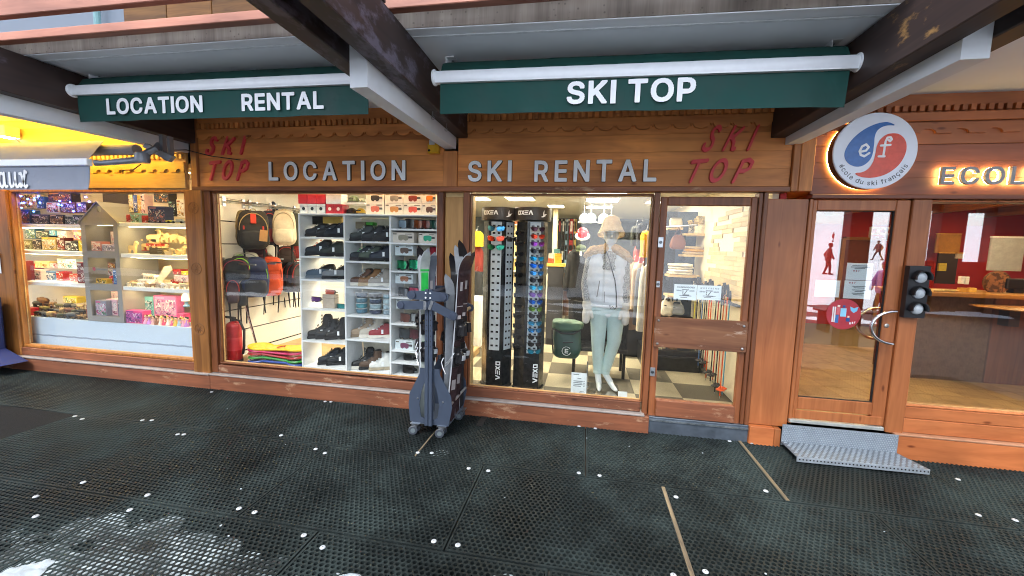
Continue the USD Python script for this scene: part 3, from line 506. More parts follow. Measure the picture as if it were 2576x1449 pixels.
awning(p0[0]+.02, -1.49, p0[2], zr[2], 'green awning with white bar lettered LOCATION RENTAL', lambda zc: word('LOCATION', l0[0], l1[0], l0[2]+.004, .118, -1.067, (l1[2]-l0[2])/(l1[0]-l0[0]))+word('RENTAL', r0[0], r1[0], r0[2]+.003, .118, -1.067, (r1[2]-r0[2])/(r1[0]-r0[0])), GREEN)
# grey awning of the toy shop
GREY = C('#8d94a2', .8, v=.06, s=9, bump=.2)
_p = at('Z', 262, 355, -.42); xb_, zbk = _p[0], _p[2]
t = thing('awning', 'grey toy shop awning ending aux in white script, at left edge', 'awning', (-5.2, -.75, 2.1)); Yf = -.78
c0, c1 = at('Z', 224, 402, Yf), at('Z', 224, 416, Yf); vb = at('Z', 224, 477, Yf); xe = c0[0]; xl = -7.2
zt, zb_ = c0[2]+.012, c1[2]-.002
part(t, 'front_bar', box(xl, xe, Yf-.02, Yf+.03, zb_, zt, .006), WHITEM)
part(t, 'canopy', hexa([(xl, Yf+.02, zt+.001), (xe-.03, Yf+.02, zt+.001), (xb_, -.42, zbk), (xl, -.42, zbk), (xl, Yf+.02, zt+.006), (xe-.03, Yf+.02, zt+.006), (xb_, -.42, zbk+.005), (xl, -.42, zbk+.005)]), GREY)
zv = vb[2]; P = []; nn = 70; xs = np.linspace(xl, xe-.005, nn)
for r_, zz in enumerate(np.linspace(zb_-.001, zv, 8)):
    P += [(x-.03*(r_/7)*max(0, 1-(xe-x)/.3), Yf+.004+.02*(r_/7)*(meshkit.noise(np.array([x*6+zz*5, zz*2, 5.]))-.5)+.014*(r_/7)*math.sin((x-xe)*34+zz*12)*max(0, 1-(xe-x)/.35), zz) for x in xs]
F = []
for r_ in range(7):
    for j in range(nn-1): a = r_*nn+j; F += [(a, a+nn, a+1), (a+1, a+nn, a+nn+1)]
v_ = TM(P, F); v2 = v_.copy(); v2.vertices = v2.vertices+[0, .003, 0]; v2.faces = v2.faces[:, ::-1]; part(t, 'valance', cat(v_, v2), GREY, smooth=True)
part(t, 'roller', rod((xl, -.42, 2.50), (xe+.06, -.42, 2.50), .05, 16), C('#85858a', .7))
ARM = C('#8f939b', .45, m=.5)
e = np.array([xe+.27, -.42, 2.43])
part(t, 'folding_arm', cat(tube([(xe+.02, Yf+.03, (zb_+zt)/2), (xe+.06, Yf+.05, (zb_+zt)/2), e+[-.02, -.12, -.05]], [.028, .024, .034], 10), lathe([(.052, -.045), (.058, -.03), (.058, .03), (.05, .045)], 18, tuple(e+[.0, -.12, -.035])), tube([e+[.0, -.1, .0], e+[.08, -.06, .06], e+[.04, .0, .12]], [.035, .03, .02], 8)), ARM, smooth=40)
part(t, 'arm_bracket', cat(hexa([(e[0]-.10, -.46, 2.52), (e[0]-.06, -.46, 2.55), (e[0]+.22, -.44, 2.43), (e[0]+.16, -.44, 2.38), (e[0]-.10, -.42, 2.52), (e[0]-.06, -.42, 2.55), (e[0]+.22, -.4, 2.43), (e[0]+.16, -.4, 2.38)]), box(e[0]+.05, e[0]+.09, -.42, -.38, 2.46, 2.64), box(e[0]+.14, e[0]+.17, -.42, -.38, 2.45, 2.62)), ARM)
part(t, 'cable', tube([(e[0]+.12, -.38, 2.5), (e[0]+.22, -.3, 2.52), (e[0]+.4, -.2, 2.48), (e[0]+.6, -.06, 2.47)], .005, 6), C('#1a1a1c', .6)); part(t, 'cable', tube([e+[-.05, -.1, -.09], e+[-.14, -.1, -.14], e+[-.26, -.1, -.145], (xe-.02, -.5, 2.26)], .005, 6), C('#1a1a1c', .6))
a0 = at('Z', 0, 473, Yf); sc_ = (at('Z', 72, 473, Yf)[0]-a0[0])/500.
L_ = [[(90, 205), (60, 225), (25, 200), (10, 120), (30, 55), (60, 40), (95, 80), (105, 225), (105, 90), (120, 45), (145, 50)], [(200, 225), (195, 90), (215, 45), (250, 55), (285, 110)], [(300, 225), (292, 100), (305, 50), (335, 45), (375, 85)], [(375, 215), (400, 222), (425, 150), (440, 60), (470, 40), (490, 60)], [(492, 230), (470, 250), (455, 180), (420, 80), (385, 45)], [(-60, 225), (-70, 100), (-40, 45), (0, 70)]]
part(t, 'lettering', cat(*[plate(affinity.affine_transform(stroke([l], 34), [sc_, 0, 0, sc_, a0[0], a0[2]-.02]), Yf-.003, .003) for l in L_]), WHITEL)
lp = at('Z', 10, 330, -.12)
t = thing('flood_lamp', 'small square lamp on the golden boards above the grey awning at the left edge', 'lamp', tuple(lp))
part(t, 'housing', box(lp[0]-.1, lp[0]+.07, -.16, -.02, lp[2]-.06, lp[2]+.06, .008), C('#b9b6ac', .5)); part(t, 'lens', box(lp[0]-.09, lp[0]+.06, -.15, -.03, lp[2]-.064, lp[2]-.0605), EMIT('#ffd9a0', 6.)); part(t, 'cable', tube([lp+[.03, .06, -.05], lp+[.09, .09, -.12], lp+[.16, .1, -.22]], .005, 6), C('#1a1a1c', .6))
t = thing('strip_lamp', 'long warm strip lamp on the golden fascia behind the left corbel', 'lamp', (-5.6, -.25, 2.95))
part(t, 'housing', cat(box(-7.4, -4.36, -.545, -.523, 2.83, 2.957), box(-7.4, -4.36, -.522, -.50, 2.945, 2.957)), C('#d8d8d4', .5)); part(t, 'diffuser', box(-7.38, -4.38, -.522, -.517, 2.835, 2.94), EMIT('#ffc238', 13.))

# wooden and red letters on the fascia
LSIDE = C('#4a3626', .7); GLET = C('#f4f7fb', .5, v=.03); RLET = C('#d8444a', .55, v=.06)
t = thing('sign_lettering', 'pale grey block letters LOCATION on the fascia over the backpack window', 'sign', (-2.47, -.02, 2.27)); block_letters(t, 'LOCATION', -3.225, -1.73, 2.268, .188, -.002, .024, GLET, LSIDE)
t = thing('sign_lettering', 'pale grey block letters SKI on the fascia above the left sunglasses stand', 'sign', (-.9, -.02, 2.25)); block_letters(t, 'SKI', -1.105, -.69, 2.253, .19, -.002, .024, GLET, LSIDE)
t = thing('sign_lettering', 'pale grey block letters RENTAL on the fascia above the mannequin', 'sign', (.05, -.02, 2.25)); block_letters(t, 'RENTAL', -.48, .582, 2.250, .188, -.002, .024, GLET, LSIDE)
def script(ch):
    d = {'S': [[(.78, .86)]+arc(.55, .80, .25, .2, 20, 200, 8)+[(.36, .62), (.62, .42), (.66, .22)]+arc(.36, .18, .3, .18, 10, -200, 9)], 'K': [[(.32, .98), (.18, .02)], [(.95, .92), (.62, .62), (.28, .5)], [(.42, .55), (.72, .30), (.78, .04), (.95, .02)]],
         'I': [[(.5, .98), (.5, .02)]], 'T': [[(.1, .9), (.5, .93), (1.0, .96)], [(.55, .93), (.5, .02)]], 'O': [arc(.5, .5, .38, .47, 100, 460, 20)], 'P': [[(.3, .92), (.22, .0)], [(.26, .9), (.6, .98), (.88, .84), (.86, .6), (.6, .46), (.3, .46)]]}[ch]
    return d
for lab, rows in (('red hand painted style letters SKI TOP at the left end of the fascia', (('SKI', -3.985, -3.43, 2.545, .165), ('TOP', -3.995, -3.455, 2.285, .185))), ('red hand painted style letters SKI TOP right of the word RENTAL', (('SKI', .93, 1.40, 2.51, .185), ('TOP', .80, 1.36, 2.25, .18)))):
    t = thing('sign_lettering', lab, 'sign', (rows[0][1]+.3, -.02, rows[1][3]))
    for w_, x0, x1, z, h in rows:
        cw = (x1-x0)/3
        for i, c in enumerate(w_):
            p = affinity.affine_transform(stroke(script(c), .185), [cw*.68, h*.34, 0, h, x0+i*cw, z]); part(t, 'letter', plate(p, -.002, .022), RLET)
# ski school: lit round sign and ECOLE
cx, cy, cz, R = 2.165, -.10, 2.462, .287
t = thing('round_sign', 'round white lit ski school sign with blue and red swirl and letters ef', 'sign', (cx, cy, cz))
part(t, 'drum', lathe([(R*.985, -.072), (R*.985, -.004)], 56, (cx, cy, cz), 'y'), C('#2a2422', .5)); part(t, 'disc', lathe([(0, -.003), (R, -.003), (R, .004), (R*.985, .009), (0, .009)], 64, (cx, cy, cz), 'y'), C('#dfe6f2', .25, v=.01))
part(t, 'halo_lamp', lathe([(R*.965, -.098), (R*.965, -.084)], 56, (cx, cy, cz), 'y'), EMIT('#ffd07a', 6.5))
def U(pts):
    p = np.array([(cx+(x-820)/295*R, cz-(y-1145)/272*R) for x, y in pts])
    for _ in range(2): n_ = np.roll(p, -1, 0); p = np.stack([p*.75+n_*.25, p*.25+n_*.75], 1).reshape(-1, 2)
    return Polygon(p).buffer(.002)
Yl = cy-.0095
part(t, 'swirl', plate(U([(940,968),(905,950),(870,942),(800,955),(720,995),(650,1060),(612,1130),(608,1180),(630,1220),(665,1245),(710,1257),(755,1245),(790,1210),(805,1165),(806,1100),(803,1040),(815,1000),(850,972),(900,962)]), Yl, .002), C('#1d62ad', .3), label='blue half of the swirl')
part(t, 'swirl', plate(U([(690,1302),(730,1326),(780,1335),(830,1335),(910,1315),(985,1260),(1025,1190),(1035,1120),(1015,1065),(975,1030),(930,1022),(885,1030),(850,1060),(830,1105),(828,1160),(820,1220),(795,1270),(750,1300)]), Yl, .002), C('#d8452a', .3), label='red half of the swirl')
V = lambda ls, w: affinity.affine_transform(stroke(ls, w), [R/295, 0, 0, -R/272, cx-820*R/295, cz+1145*R/272])
part(t, 'letter', plate(V([[(715, 1150), (755, 1142), (772, 1118), (752, 1098), (725, 1112), (712, 1145), (722, 1172), (748, 1182), (780, 1160)]], 16), Yl-.0022, .0015), WHITEL); part(t, 'letter', plate(V([[(925, 1065), (915, 1050), (895, 1052), (884, 1080), (880, 1183)], [(855, 1108), (920, 1104)], [(848, 1184), (888, 1184)], [(925, 1065), (915, 1078), (905, 1070)]], 15), Yl-.0022, .0015), WHITEL)
tx = 'école du ski français'; wd = {c: (meshkit.text_mesh(c, .034, .001).bounds[1][0] if c != ' ' else .012) for c in set(tx)}; tot = sum(wd[c]+.0075 for c in tx); ang0 = -math.pi/2-tot/(R*.86)/2; s_ = 0; ms = []
for c in tx:
    if c != ' ':
        m = meshkit.text_mesh(c, .034, .0015); a = ang0+(s_+wd[c]/2)/(R*.86); m.apply_translation((-wd[c]/2, 0, 0)); r_ = a+math.pi/2
        v = m.vertices; X, Yv = v[:, 0]*math.cos(r_)-v[:, 1]*math.sin(r_), v[:, 0]*math.sin(r_)+v[:, 1]*math.cos(r_); m.vertices = np.c_[X+cx+R*.9*math.cos(a), Yv+cz+R*.9*math.sin(a), v[:, 2]]; ms.append(upright(m, Yl))
    s_ += wd[c]+.0075
part(t, 'lettering', cat(*ms), C('#27303c', .4))
t = thing('sign_lettering', 'grey raised letters ECOLE with golden light behind, right of the round sign', 'sign', (3.0, -.03, 2.22)); x0, x1, z0, h = 2.665, 3.325, 2.218, .132
letters(t, 'ECOLE', x0, x1, z0, h, -.034, .02, C('#8f8d8e', .45))
gl = word('ECOLE', x0+.003, x1-.003, z0+.003, h*.95, -.026); part(t, 'halo_lamp', cat(*gl), EMIT('#ffd98a', 7.))
# small things on the fronts
t = thing('detector', 'small yellow and white box on the fascia under the middle corbel', 'detector', (-1.44, -.04, 2.51)); part(t, 'case', box(-1.495, -1.385, -.06, -.002, 2.51, 2.60, .008), C('#d9a520', .45)); part(t, 'label_plate', box(-1.475, -1.42, -.063, -.0605, 2.585, 2.63, .002), C('#d5d9dc', .5)); part(t, 'lens', lathe([(.012, 0), (.01, .006), (0, .007)], 12, (-1.475, -.06, 2.535), 'y'), C('#222', .2) if False else C('#222222', .2))
t = thing('signal_lamp', 'black box with three white round lenses on the post beside the ski school door', 'signal lamp', (2.585, -.06, 1.18))
part(t, 'housing', hexa([(2.522, -.07, 1.178), (2.664, -.07, 1.178), (2.664, -.021, 1.178), (2.522, -.021, 1.178), (2.522, -.07, 1.59), (2.664, -.07, 1.59), (2.664, -.021, 1.59), (2.522, -.021, 1.59)]), C('#15161a', .4))
for zz in (1.50, 1.377, 1.252):
    part(t, 'lens', lathe([(.046, 0), (.042, .012), (.03, .023), (.015, .029), (0, .031)], 20, (2.598, -.071, zz), 'y'), C('#b9c2c8', .35, v=.12, s=60, bump=.3), smooth=True)
    an = np.linspace(-.3, math.pi+.3, 18); o = [(2.598+.058*math.cos(a), zz+.058*math.sin(a)) for a in an]+[(2.598+.05*math.cos(a), zz+.05*math.sin(a)) for a in an[::-1]]; part(t, 'visor', plate(Polygon(o), -.07, .05), C('#101114', .4))
t = thing('sticker', 'round red sticker with skiers and face mask on the ski school door pane', 'sticker', (2.15, .025, 1.165)); part(t, 'disc', lathe([(0, 0), (.128, 0), (.128, .0015), (0, .0015)], 48, (2.152, .0285, 1.168), 'y'), C('#b3303c', .4))
for nm, c, pl in (('figure', '#e8e6e4', [(-.085, -.07, -.075, .06)]), ('figure', '#e8e6e4', [(-.07, -.07, -.06, .06)]), ('figure', '#d86a70', [(-.055, -.005, -.03, .055)]), ('figure', '#3a6fb0', [(-.06, -.075, -.035, -.008)]), ('figure', '#8fd0ea', [(-.025, -.02, .018, .05)]), ('figure', '#1f4e8a', [(-.012, .055, .008, .075)]), ('figure', '#1f4e8a', [(.022, -.06, .05, -.03)]), ('figure', '#f0d8c8', [(-.05, .058, -.032, .076)]), ('figure', '#f0d8c8', [(.03, -.028, .044, -.012)])):
    part(t, nm, cat(*[box(2.152+a, 2.152+c_, .0255, .027, 1.168+b, 1.168+d) for a, b, c_, d in pl]), C(c, .5))
part(t, 'face_mask', plate(Polygon([(2.195, 1.235), (2.225, 1.222), (2.255, 1.235), (2.248, 1.20), (2.225, 1.182), (2.203, 1.20)]), .027, .0012), C('#7cc4e8', .5)); part(t, 'lettering', cat(*word('esf', 2.2, 2.245, 1.085, .018, .0268, .25)), WHITEL)
PAPER = C('#e6eef0', .7, v=.02)
def paper(x0, x1, z0, z1, y, label, lines, cat_='notice', tilt=0.):
    t = thing('notice', label, cat_, ((x0+x1)/2, y, z0)); part(t, 'sheet', hexa([(x0, y, z0), (x1, y, z0+tilt), (x1, y+.002, z0+tilt), (x0, y+.002, z0), (x0, y, z1), (x1, y, z1+tilt), (x1, y+.002, z1+tilt), (x0, y+.002, z1)]), PAPER)
    if lines: part(t, 'printed_lines', cat(*[box(x0+(x1-x0)*a, x0+(x1-x0)*b, y-.0016, y-.0006, z1-(z1-z0)*c, z1-(z1-z0)*(c+.035)) for a, b, c in lines]), C('#4d565c', .8))
    return t
LN = [(.2, .85, .14), (.15, .9, .22), (.3, .7, .3)]
t = paper(2.146, 2.336, 1.457, 1.597, .040, 'white notice on the ski school door, upper one of two', LN); part(t, 'lettering', cat(*word('esf', 2.195, 2.24, 1.525, .014, .0395, 0)), C('#a02030', .5))
t = paper(2.142, 2.341, 1.301, 1.452, .040, 'white notice on the ski school door, just above the round red sticker', [(.3, .8, .3), (.35, .75, .38), (.3, .8, .5), (.4, .7, .58), (.3, .75, .68), (.35, .7, .76)]); part(t, 'lettering', cat(*word('esf', 2.175, 2.22, 1.425, .014, .0395, 0)), C('#a02030', .5))
paper(1.926, 2.11, 1.306, 1.447, .040, 'blank back of a notice on the left half of the ski school door', None)
def hours(r, x0, y0, x1, y1, label, top, a, b):
    p, q_ = at(r, x0, y0, .03), at(r, x1, y1, .03); t = paper(p[0], q_[0], q_[2], p[2], .03, label, [(.25, .78, .72), (.3, .6, .82)], 'opening hours'); w = q_[0]-p[0]
    part(t, 'lettering', cat(*word(top, p[0]+w*.12, p[0]+w*.9, p[2]-.032, .013, .0295), *word(a, p[0]+w*.1, p[0]+w*.34, p[2]-.062, .012, .0295), *word(b, p[0]+w*.68, p[0]+w*.9, p[2]-.062, .012, .0295)), C('#6a7880', .8))
    part(t, 'pictogram', cat(*[box(p[0]+w*u, p[0]+w*v, .0284, .0294, p[2]-c, p[2]-d) for u, v, c, d in ((.36, .66, .05, .044), (.37, .42, .064, .055), (.37, .42, .082, .072), (.38, .68, .098, .09), (.12, .2, .155, .13))], hexa([(p[0]+w*.44, .0284, p[2]-.088), (p[0]+w*.48, .0284, p[2]-.088), (p[0]+w*.48, .0294, p[2]-.088), (p[0]+w*.44, .0294, p[2]-.088), (p[0]+w*.56, .0284, p[2]-.052), (p[0]+w*.6, .0284, p[2]-.052), (p[0]+w*.6, .0294, p[2]-.052), (p[0]+w*.56, .0294, p[2]-.052)])), C('#39444a', .8))
hours('I', 225, 1055, 480, 1248, 'pale blue opening hours sheet DU LUNDI AU VENDREDI on the ski shop door', 'DULUNDIAUVENDREDI', '08H45', '18H30'); hours('I', 498, 1068, 770, 1250, 'pale blue opening hours sheet WEEK-END on the ski shop door', 'WEEK-END', '08H00', '18H00')
# metal step
GAL = C('#aab4bc', .45, m=.6, v=.15, s=14)
t = thing('metal_step', 'galvanised non slip metal step in front of the ski school door', 'step', (2.2, -.17, 0)); x0, x1, xa, xb = 1.735, 2.60, 1.735, 2.66
part(t, 'front_lip', hexa([(xa, -.325, .012), (xb, -.305, .012), (xb, -.30, .012), (xa, -.32, .012), (xa, -.325, .052), (xb, -.305, .052), (xb, -.30, .052), (xa, -.32, .052)]), GAL)
part(t, 'lip_hole', cat(*[lathe([(.006, 0), (.006, .0012), (0, .0012)], 8, (xa+.02+i*.0255, -.3262+.02*(i*.0255/.925), .034), 'y') for i in range(36)]), C('#1a1c20', .7), kind='stuff')
part(t, 'tread', hexa([(xa, -.32, .046), (xb, -.30, .046), (x1, -.062, .046), (x0, -.062, .046), (xa, -.32, .0515), (xb, -.30, .0515), (x1, -.062, .0515), (x0, -.062, .0515)]), C('#6f7880', .5, m=.5))
part(t, 'tread_teeth', cat(*[hexa([(x, y, .0516), (x+.028, y+.002, .0516), (x+.028, y+.008, .0516), (x, y+.006, .0516), (x+.008, y, .061), (x+.022, y+.002, .061), (x+.022, y+.005, .061), (x+.008, y+.003, .061)]) for j, y in enumerate(np.linspace(-.31, -.085, 9)) for x in np.arange(xa+.012+(j % 2)*.02, x1-.03+.05*(1-j/8), .04)]), GAL, kind='stuff')
part(t, 'riser', box(x0, x1, -.060, -.056, .02, .205), C('#8f9aa4', .5, m=.5)); part(t, 'riser_knobs', cat(*[lathe([(.006, 0), (.004, .004), (0, .004)], 6, (x0+.012+i*.0185+(j % 2)*.009, -.060, .06+j*.0165), 'y') for i in range(46) for j in range(9)]), GAL, kind='stuff')
# blue trolley at the far left
t = thing('trolley', 'blue covered trolley on castors cut off by the left edge', 'trolley', (-7.2, -.3, 0)); BLUE = C('#0a2058', .6, v=.2, s=8)
part(t, 'cover', hexa([(-8, -.42, .10), (-6.62, -.36, .12), (-6.56, -.09, .13), (-8, -.09, .10), (-8, -.40, .24), (-6.9, -.30, .27), (-6.86, -.12, .28), (-8, -.12, .24)]), BLUE); part(t, 'bin', box(-8, -6.85, -.28, -.10, .20, .92, .03), BLUE)
part(t, 'castor', cat(lathe([(.028, -.012), (.032, 0), (.028, .012)], 16, (-6.80, -.28, .032), 'y'), box(-6.82, -6.78, -.305, -.255, .04, .11)), C('#c9cbd0', .5))
paper(-7.12, -6.945, 1.175, 1.42, -.04, 'white sheet pinned on the left corner post', None)

# ---------------- ski rack on castors ----------------
RK = C('#3c4656', .42, m=.3, v=.07); RKD = C('#363f50', .5, m=.2); BLK = C('#0e0e11', .5); WOODR = WOOD('#b9a07c', '#8c7450', 'y', .6)
rk = thing('ski_rack', 'dark grey metal ski rack on castors in front of the pier between the windows', 'ski rack', (-1.26, -.35, 0))
def rackside(y, lab):
    k = part(rk, 'end_plate', cat(), RK) if False else None
    X0 = -1.262; sh = [(-.085, .60), (-.09, .55), (-.18, .37), (-.19, .27), (-.175, .115), (.175, .105), (.205, .27), (.195, .37), (.095, .55), (.088, .60)]
    def hole(s): return Polygon([(X0+s*.036, .50), (X0+s*.07, .40), (X0+s*.09, .28), (X0+s*.075, .17), (X0+s*.036, .145)])
    pl = part(rk, 'end_plate', plate(Polygon([(X0+a, b) for a, b in sh]).difference(hole(1)).difference(hole(-1)), y, .006), RK, label=lab)
    part(pl, 'bolt', cat(*[lathe([(.009, 0), (.008, .005), (0, .006)], 8, (X0+a, y-.006, b), 'y') for a, b in ((-.02, .575), (.02, .575), (-.105, .33), (.125, .315), (-.02, .155), (.02, .155))]), STEEL)
rackside(-.55, 'end plate facing the viewer'); rackside(-.12, 'end plate near the wall')
for y in (-.585, -.12):
    for s in (-1, 1): part(rk, 'post', box(-1.262+s*.018-.0155, -1.262+s*.018+.0155, y, y+.028, .10, 1.285, .003), RK)
part(rk, 'post_holes', cat(*[lathe([(.005, 0), (.005, .0012), (0, .0012)], 8, (-1.262+s*.018, -.5853, z), 'y') for s in (-1, 1) for z in np.arange(.80, 1.1, .045)]), BLK, kind='stuff')
part(rk, 'base_tray', cat(box(-1.42, -1.09, -.55, -.12, .10, .115), box(-1.415, -1.405, -.548, -.122, .116, .16), box(-1.105, -1.095, -.548, -.122, .116, .20)), C('#6f7a88', .4, m=.6))
part(rk, 'rail', rod((-1.07, -.55, .30), (-1.07, -.12, .30), .012), STEEL); part(rk, 'rail', rod((-1.43, -.55, .30), (-1.43, -.12, .30), .012), STEEL); part(rk, 'cross_beam', box(-1.30, -1.225, -.555, -.12, 1.235, 1.262), RKD)
def armpl(p, q, r, y): return plate(LineString([p, q]).buffer(r, quad_segs=6).intersection(sbox(-9, -9, -1.2635, 9) if q[0] < p[0] else sbox(-1.2605, -9, 9, 9)), y, .009)
A0 = -1.262
for y, bk in ((-.588, 0), (-.1, 1)):
    a1 = part(rk, 'arm', armpl((A0-.005, 1.235), (A0-.148, 1.232), .038, y), RK); part(a1, 'knob', lathe([(.034, 0), (.032, .012), (.0, .014)], 18, (A0-.14, y-.009, 1.232), 'y'), RKD); part(a1, 'bolt', cat(*[lathe([(.0085, 0), (.007, .005), (0, .006)], 8, (A0-.02, y-.009, z), 'y') for z in (1.255, 1.215)]), C('#d8dde2', .4))
    a2 = part(rk, 'arm', armpl((A0+.005, 1.235), (A0+.138, 1.228), .038, y), RK); part(a2, 'knob', lathe([(.034, 0), (.032, .012), (.0, .014)], 18, (A0+.13, y-.009, 1.228), 'y'), RKD); part(a2, 'bolt', cat(*[lathe([(.0085, 0), (.007, .005), (0, .006)], 8, (A0+.02, y-.009, z), 'y') for z in (1.255, 1.215)]), C('#d8dde2', .4))
    a3 = part(rk, 'arm', armpl((A0-.03, 1.155), (A0-.235, 1.145), .036, y-.012), RK); part(a3, 'knob', lathe([(.032, 0), (.03, .012), (.0, .014)], 18, (A0-.235, y-.021, 1.145), 'y'), RKD); part(a3, 'hinge', box(A0-.035, A0-.01, y-.026, y-.0215, 1.115, 1.19, .002), STEEL)
    a4 = part(rk, 'arm', armpl((A0+.03, 1.160), (A0+.225, 1.075), .036, y-.012), RK, label='arm folded down to the right'); part(a4, 'knob', lathe([(.032, 0), (.03, .012), (.0, .014)], 18, (A0+.225, y-.021, 1.075), 'y'), RKD); part(a4, 'hinge', moved(box(-.013, .013, -.0045, 0, -.04, .04, .002), (A0+.03, y-.0215, 1.155), ry=.35), STEEL)
part(rk, 'bar', rod((A0-.235, -.6, 1.145), (A0-.235, -.11, 1.145), .016, 12), WOODR); part(rk, 'bar', rod((A0+.225, -.6, 1.075), (A0+.225, -.11, 1.075), .016, 12), WOODR, label='wooden bar on the right'); part(rk, 'bar', rod((A0-.14, -.585, 1.232), (A0-.14, -.1, 1.232), .014, 12), RKD); part(rk, 'bar', rod((A0+.13, -.585, 1.228), (A0+.13, -.1, 1.228), .014, 12), RKD)
for x, y in ((-1.395, -.53), (-1.15, -.535), (-1.10, -.15), (-1.40, -.15)):
    c_ = part(rk, 'castor', cat(box(x-.04, x+.045, y-.035, y+.035, .094, .0995), hexa([(x-.012, y-.02, .035), (x+.012, y-.02, .035), (x+.012, y+.02, .035), (x-.012, y+.02, .035), (x-.03, y-.03, .0935), (x+.03, y-.03, .0935), (x+.03, y+.03, .0935), (x-.03, y+.03, .0935)])), STEEL)
    for s in (-1, 1): part(c_, 'wheel', moved(lathe([(.012, -.010), (.036, -.010), (.04, -.005), (.04, .005), (.036, .010), (.012, .010)], 20, axis='y'), (x-.012, y+s*.034, .040), rz=.25), C('#3a4048', .5)); part(c_, 'hub', moved(lathe([(.02, -.0115), (.02, .0115)], 16, axis='y'), (x-.012, y+s*.034, .040), rz=.25), C('#5d686c', .5))
# skis
def ski_geom(Lg, wt=.10, ww=.068, tip=.085, th=.011):
    n = 46; s = np.linspace(0, 1, n); z = s*Lg; half = ww/2+(wt-ww)/2*(2*np.abs(s-.48))**2; half *= np.clip((1-s)/.07, 0, 1)**.5*.98+.02; half *= np.clip(s/.02, 0, 1)**.5*.7+.3
    yb = np.where(s > .86, -tip*((s-.86)/.14)**2, 0); tk = th*np.clip(1.35-np.abs(s-.45)*1.6, .45, 1.3)
    P = []
    for i in range(n): P += [(-half[i], yb[i], z[i]), (half[i], yb[i], z[i]), (half[i]*.92, yb[i]-tk[i], z[i]), (-half[i]*.92, yb[i]-tk[i], z[i])]
    F = []
    for i in range(n-1):
        for k in range(4): a, b = i*4+k, i*4+(k+1) % 4; F += [(a, b, b+4), (a, b+4, a+4)]
    F += [(0, 2, 1), (0, 3, 2), (n*4-4, n*4-3, n*4-2), (n*4-4, n*4-2, n*4-1)]
    return TM(P, F), half, yb, tk, z
def skiparts(t, Lg, base, top, deco, wt=.10, ww=.068, bind=True, tip=.085, brake=True):
    """a ski standing on its tail; top sheet faces -y, running surface +y"""
    g, half, yb, tk, z = ski_geom(Lg, wt, ww, tip); b = part(t, 'body', g, base, smooth=35)
    def inlay(z0, z1, f, m, nm='graphic', lab=None):
        i0, i1 = int(z0*45), max(int(z0*45)+1, int(z1*45)); P = []; F = []
        for i in range(i0, i1+1): P += [(-half[i]*.92*f, yb[i]-tk[i]-.0008, z[i]), (half[i]*.92*f, yb[i]-tk[i]-.0008, z[i]), (-half[i]*.92*f, yb[i]-tk[i]+.001, z[i]), (half[i]*.92*f, yb[i]-tk[i]+.001, z[i])]
        for i in range(i1-i0): a = i*4; F += [(a, a+1, a+5), (a, a+5, a+4), (a, a+4, a+6), (a, a+6, a+2), (a+1, a+3, a+7), (a+1, a+7, a+5)]
        part(b, nm, TM(P, F), m, label=lab)
    inlay(.02, .985, .99, top, 'top_sheet')
    for z0, z1, f, m in deco:
        i0 = int(z0*45); sx = f
        part(b, 'graphic', cat(box(-half[i0]*f, half[i0]*f, yb[i0]-tk[i0]-.0025, yb[i0]-tk[i0]-.001, z[i0], z[i0]+(z1-z0)*Lg)), m)
    if bind:
        for zz, kind in ((Lg*.40, 'heel_binding'), (Lg*.56, 'toe_binding')):
            part(t, kind, cat(box(-.035, .035, -.030, -.012, zz-.09, zz+.09, .006), box(-.028, .028, -.075, -.029, zz-.05, zz+.05, .012), hexa([(-.02, -.115, zz-.03), (.02, -.115, zz-.03), (.02, -.07, zz-.03), (-.02, -.07, zz-.03), (-.014, -.105, zz+.05), (.014, -.105, zz+.05), (.014, -.07, zz+.05), (-.014, -.07, zz+.05)]), rod((-.05, -.045, zz+.02), (.05, -.045, zz+.02), .012, 8)), C('#131316', .35))
        if brake: part(t, 'brake', cat(*[tube([(s*.035, -.03, Lg*.43), (s*.055, -.03, Lg*.40), (s*.058, .01, Lg*.36), (s*.058, .05, Lg*.335)], .004, 6) for s in (-1, 1)]), C('#d5d9dc', .3, m=.7))
        part(t, 'clip', box(-.018, .018, -.122, -.116, Lg*.40, Lg*.43, .003), C('#c9ced2', .35, m=.6))
SKC = dict(green=('#e4e9e6', '#26b24a'), white=('#d9dde0', '#2a2d33'), dark=('#1e1e24', '#332a2c'), maroon=('#2c2022', '#3d2a2c'), silver=('#b8bdc4', '#55585e'))
def rack_ski(label, x, y, rz, Lg, lean, base, top, deco, z0=.125, **kw):
    t = thing('ski', label, 'ski', (x, y, z0), rz, 'skis standing in the rack', world=False)
    x_ = UsdGeom.Xformable(t.p); x_.AddRotateXYZOp().Set(Gf.Vec3f(math.degrees(lean), 0, 0)); skiparts(t, Lg, base, top, deco, **kw); t.p.ClearCustomDataByKey('group')
WS, BS, GS_ = C('#a9afb3', .35), C('#18181c', .35, coat=.3), C('#22a944', .35, coat=.3)
DECO = [(.62, .66, .45, C('#b9b4b4', .4)), (.7, .705, .8, C('#8b8686', .4)), (.78, .83, .3, C('#9a9696', .4)), (.2, .26, .5, C('#8b8686', .4))]
rack_ski('white ski with green patches standing left in the rack, top sheet to the right', -1.352, -.46, .75, 1.50, 0., WS, C('#a2aba6', .35), [(.88, .90, .9, GS_), (.72, .87, .85, GS_), (.55, .62, .85, GS_), (.40, .46, .85, GS_), (.66, .72, .4, C('#3a3d42', .4))])
rack_ski('white ski edge on behind the green patched ski, with black stripe', -1.378, -.42, .75+math.pi, 1.44, 0., WS, C('#20242a', .35), DECO)
rack_ski('slim black ski leftmost in the rack with pale tip', -1.405, -.36, .9+math.pi, 1.52, 0., BS, BS, DECO[:2])
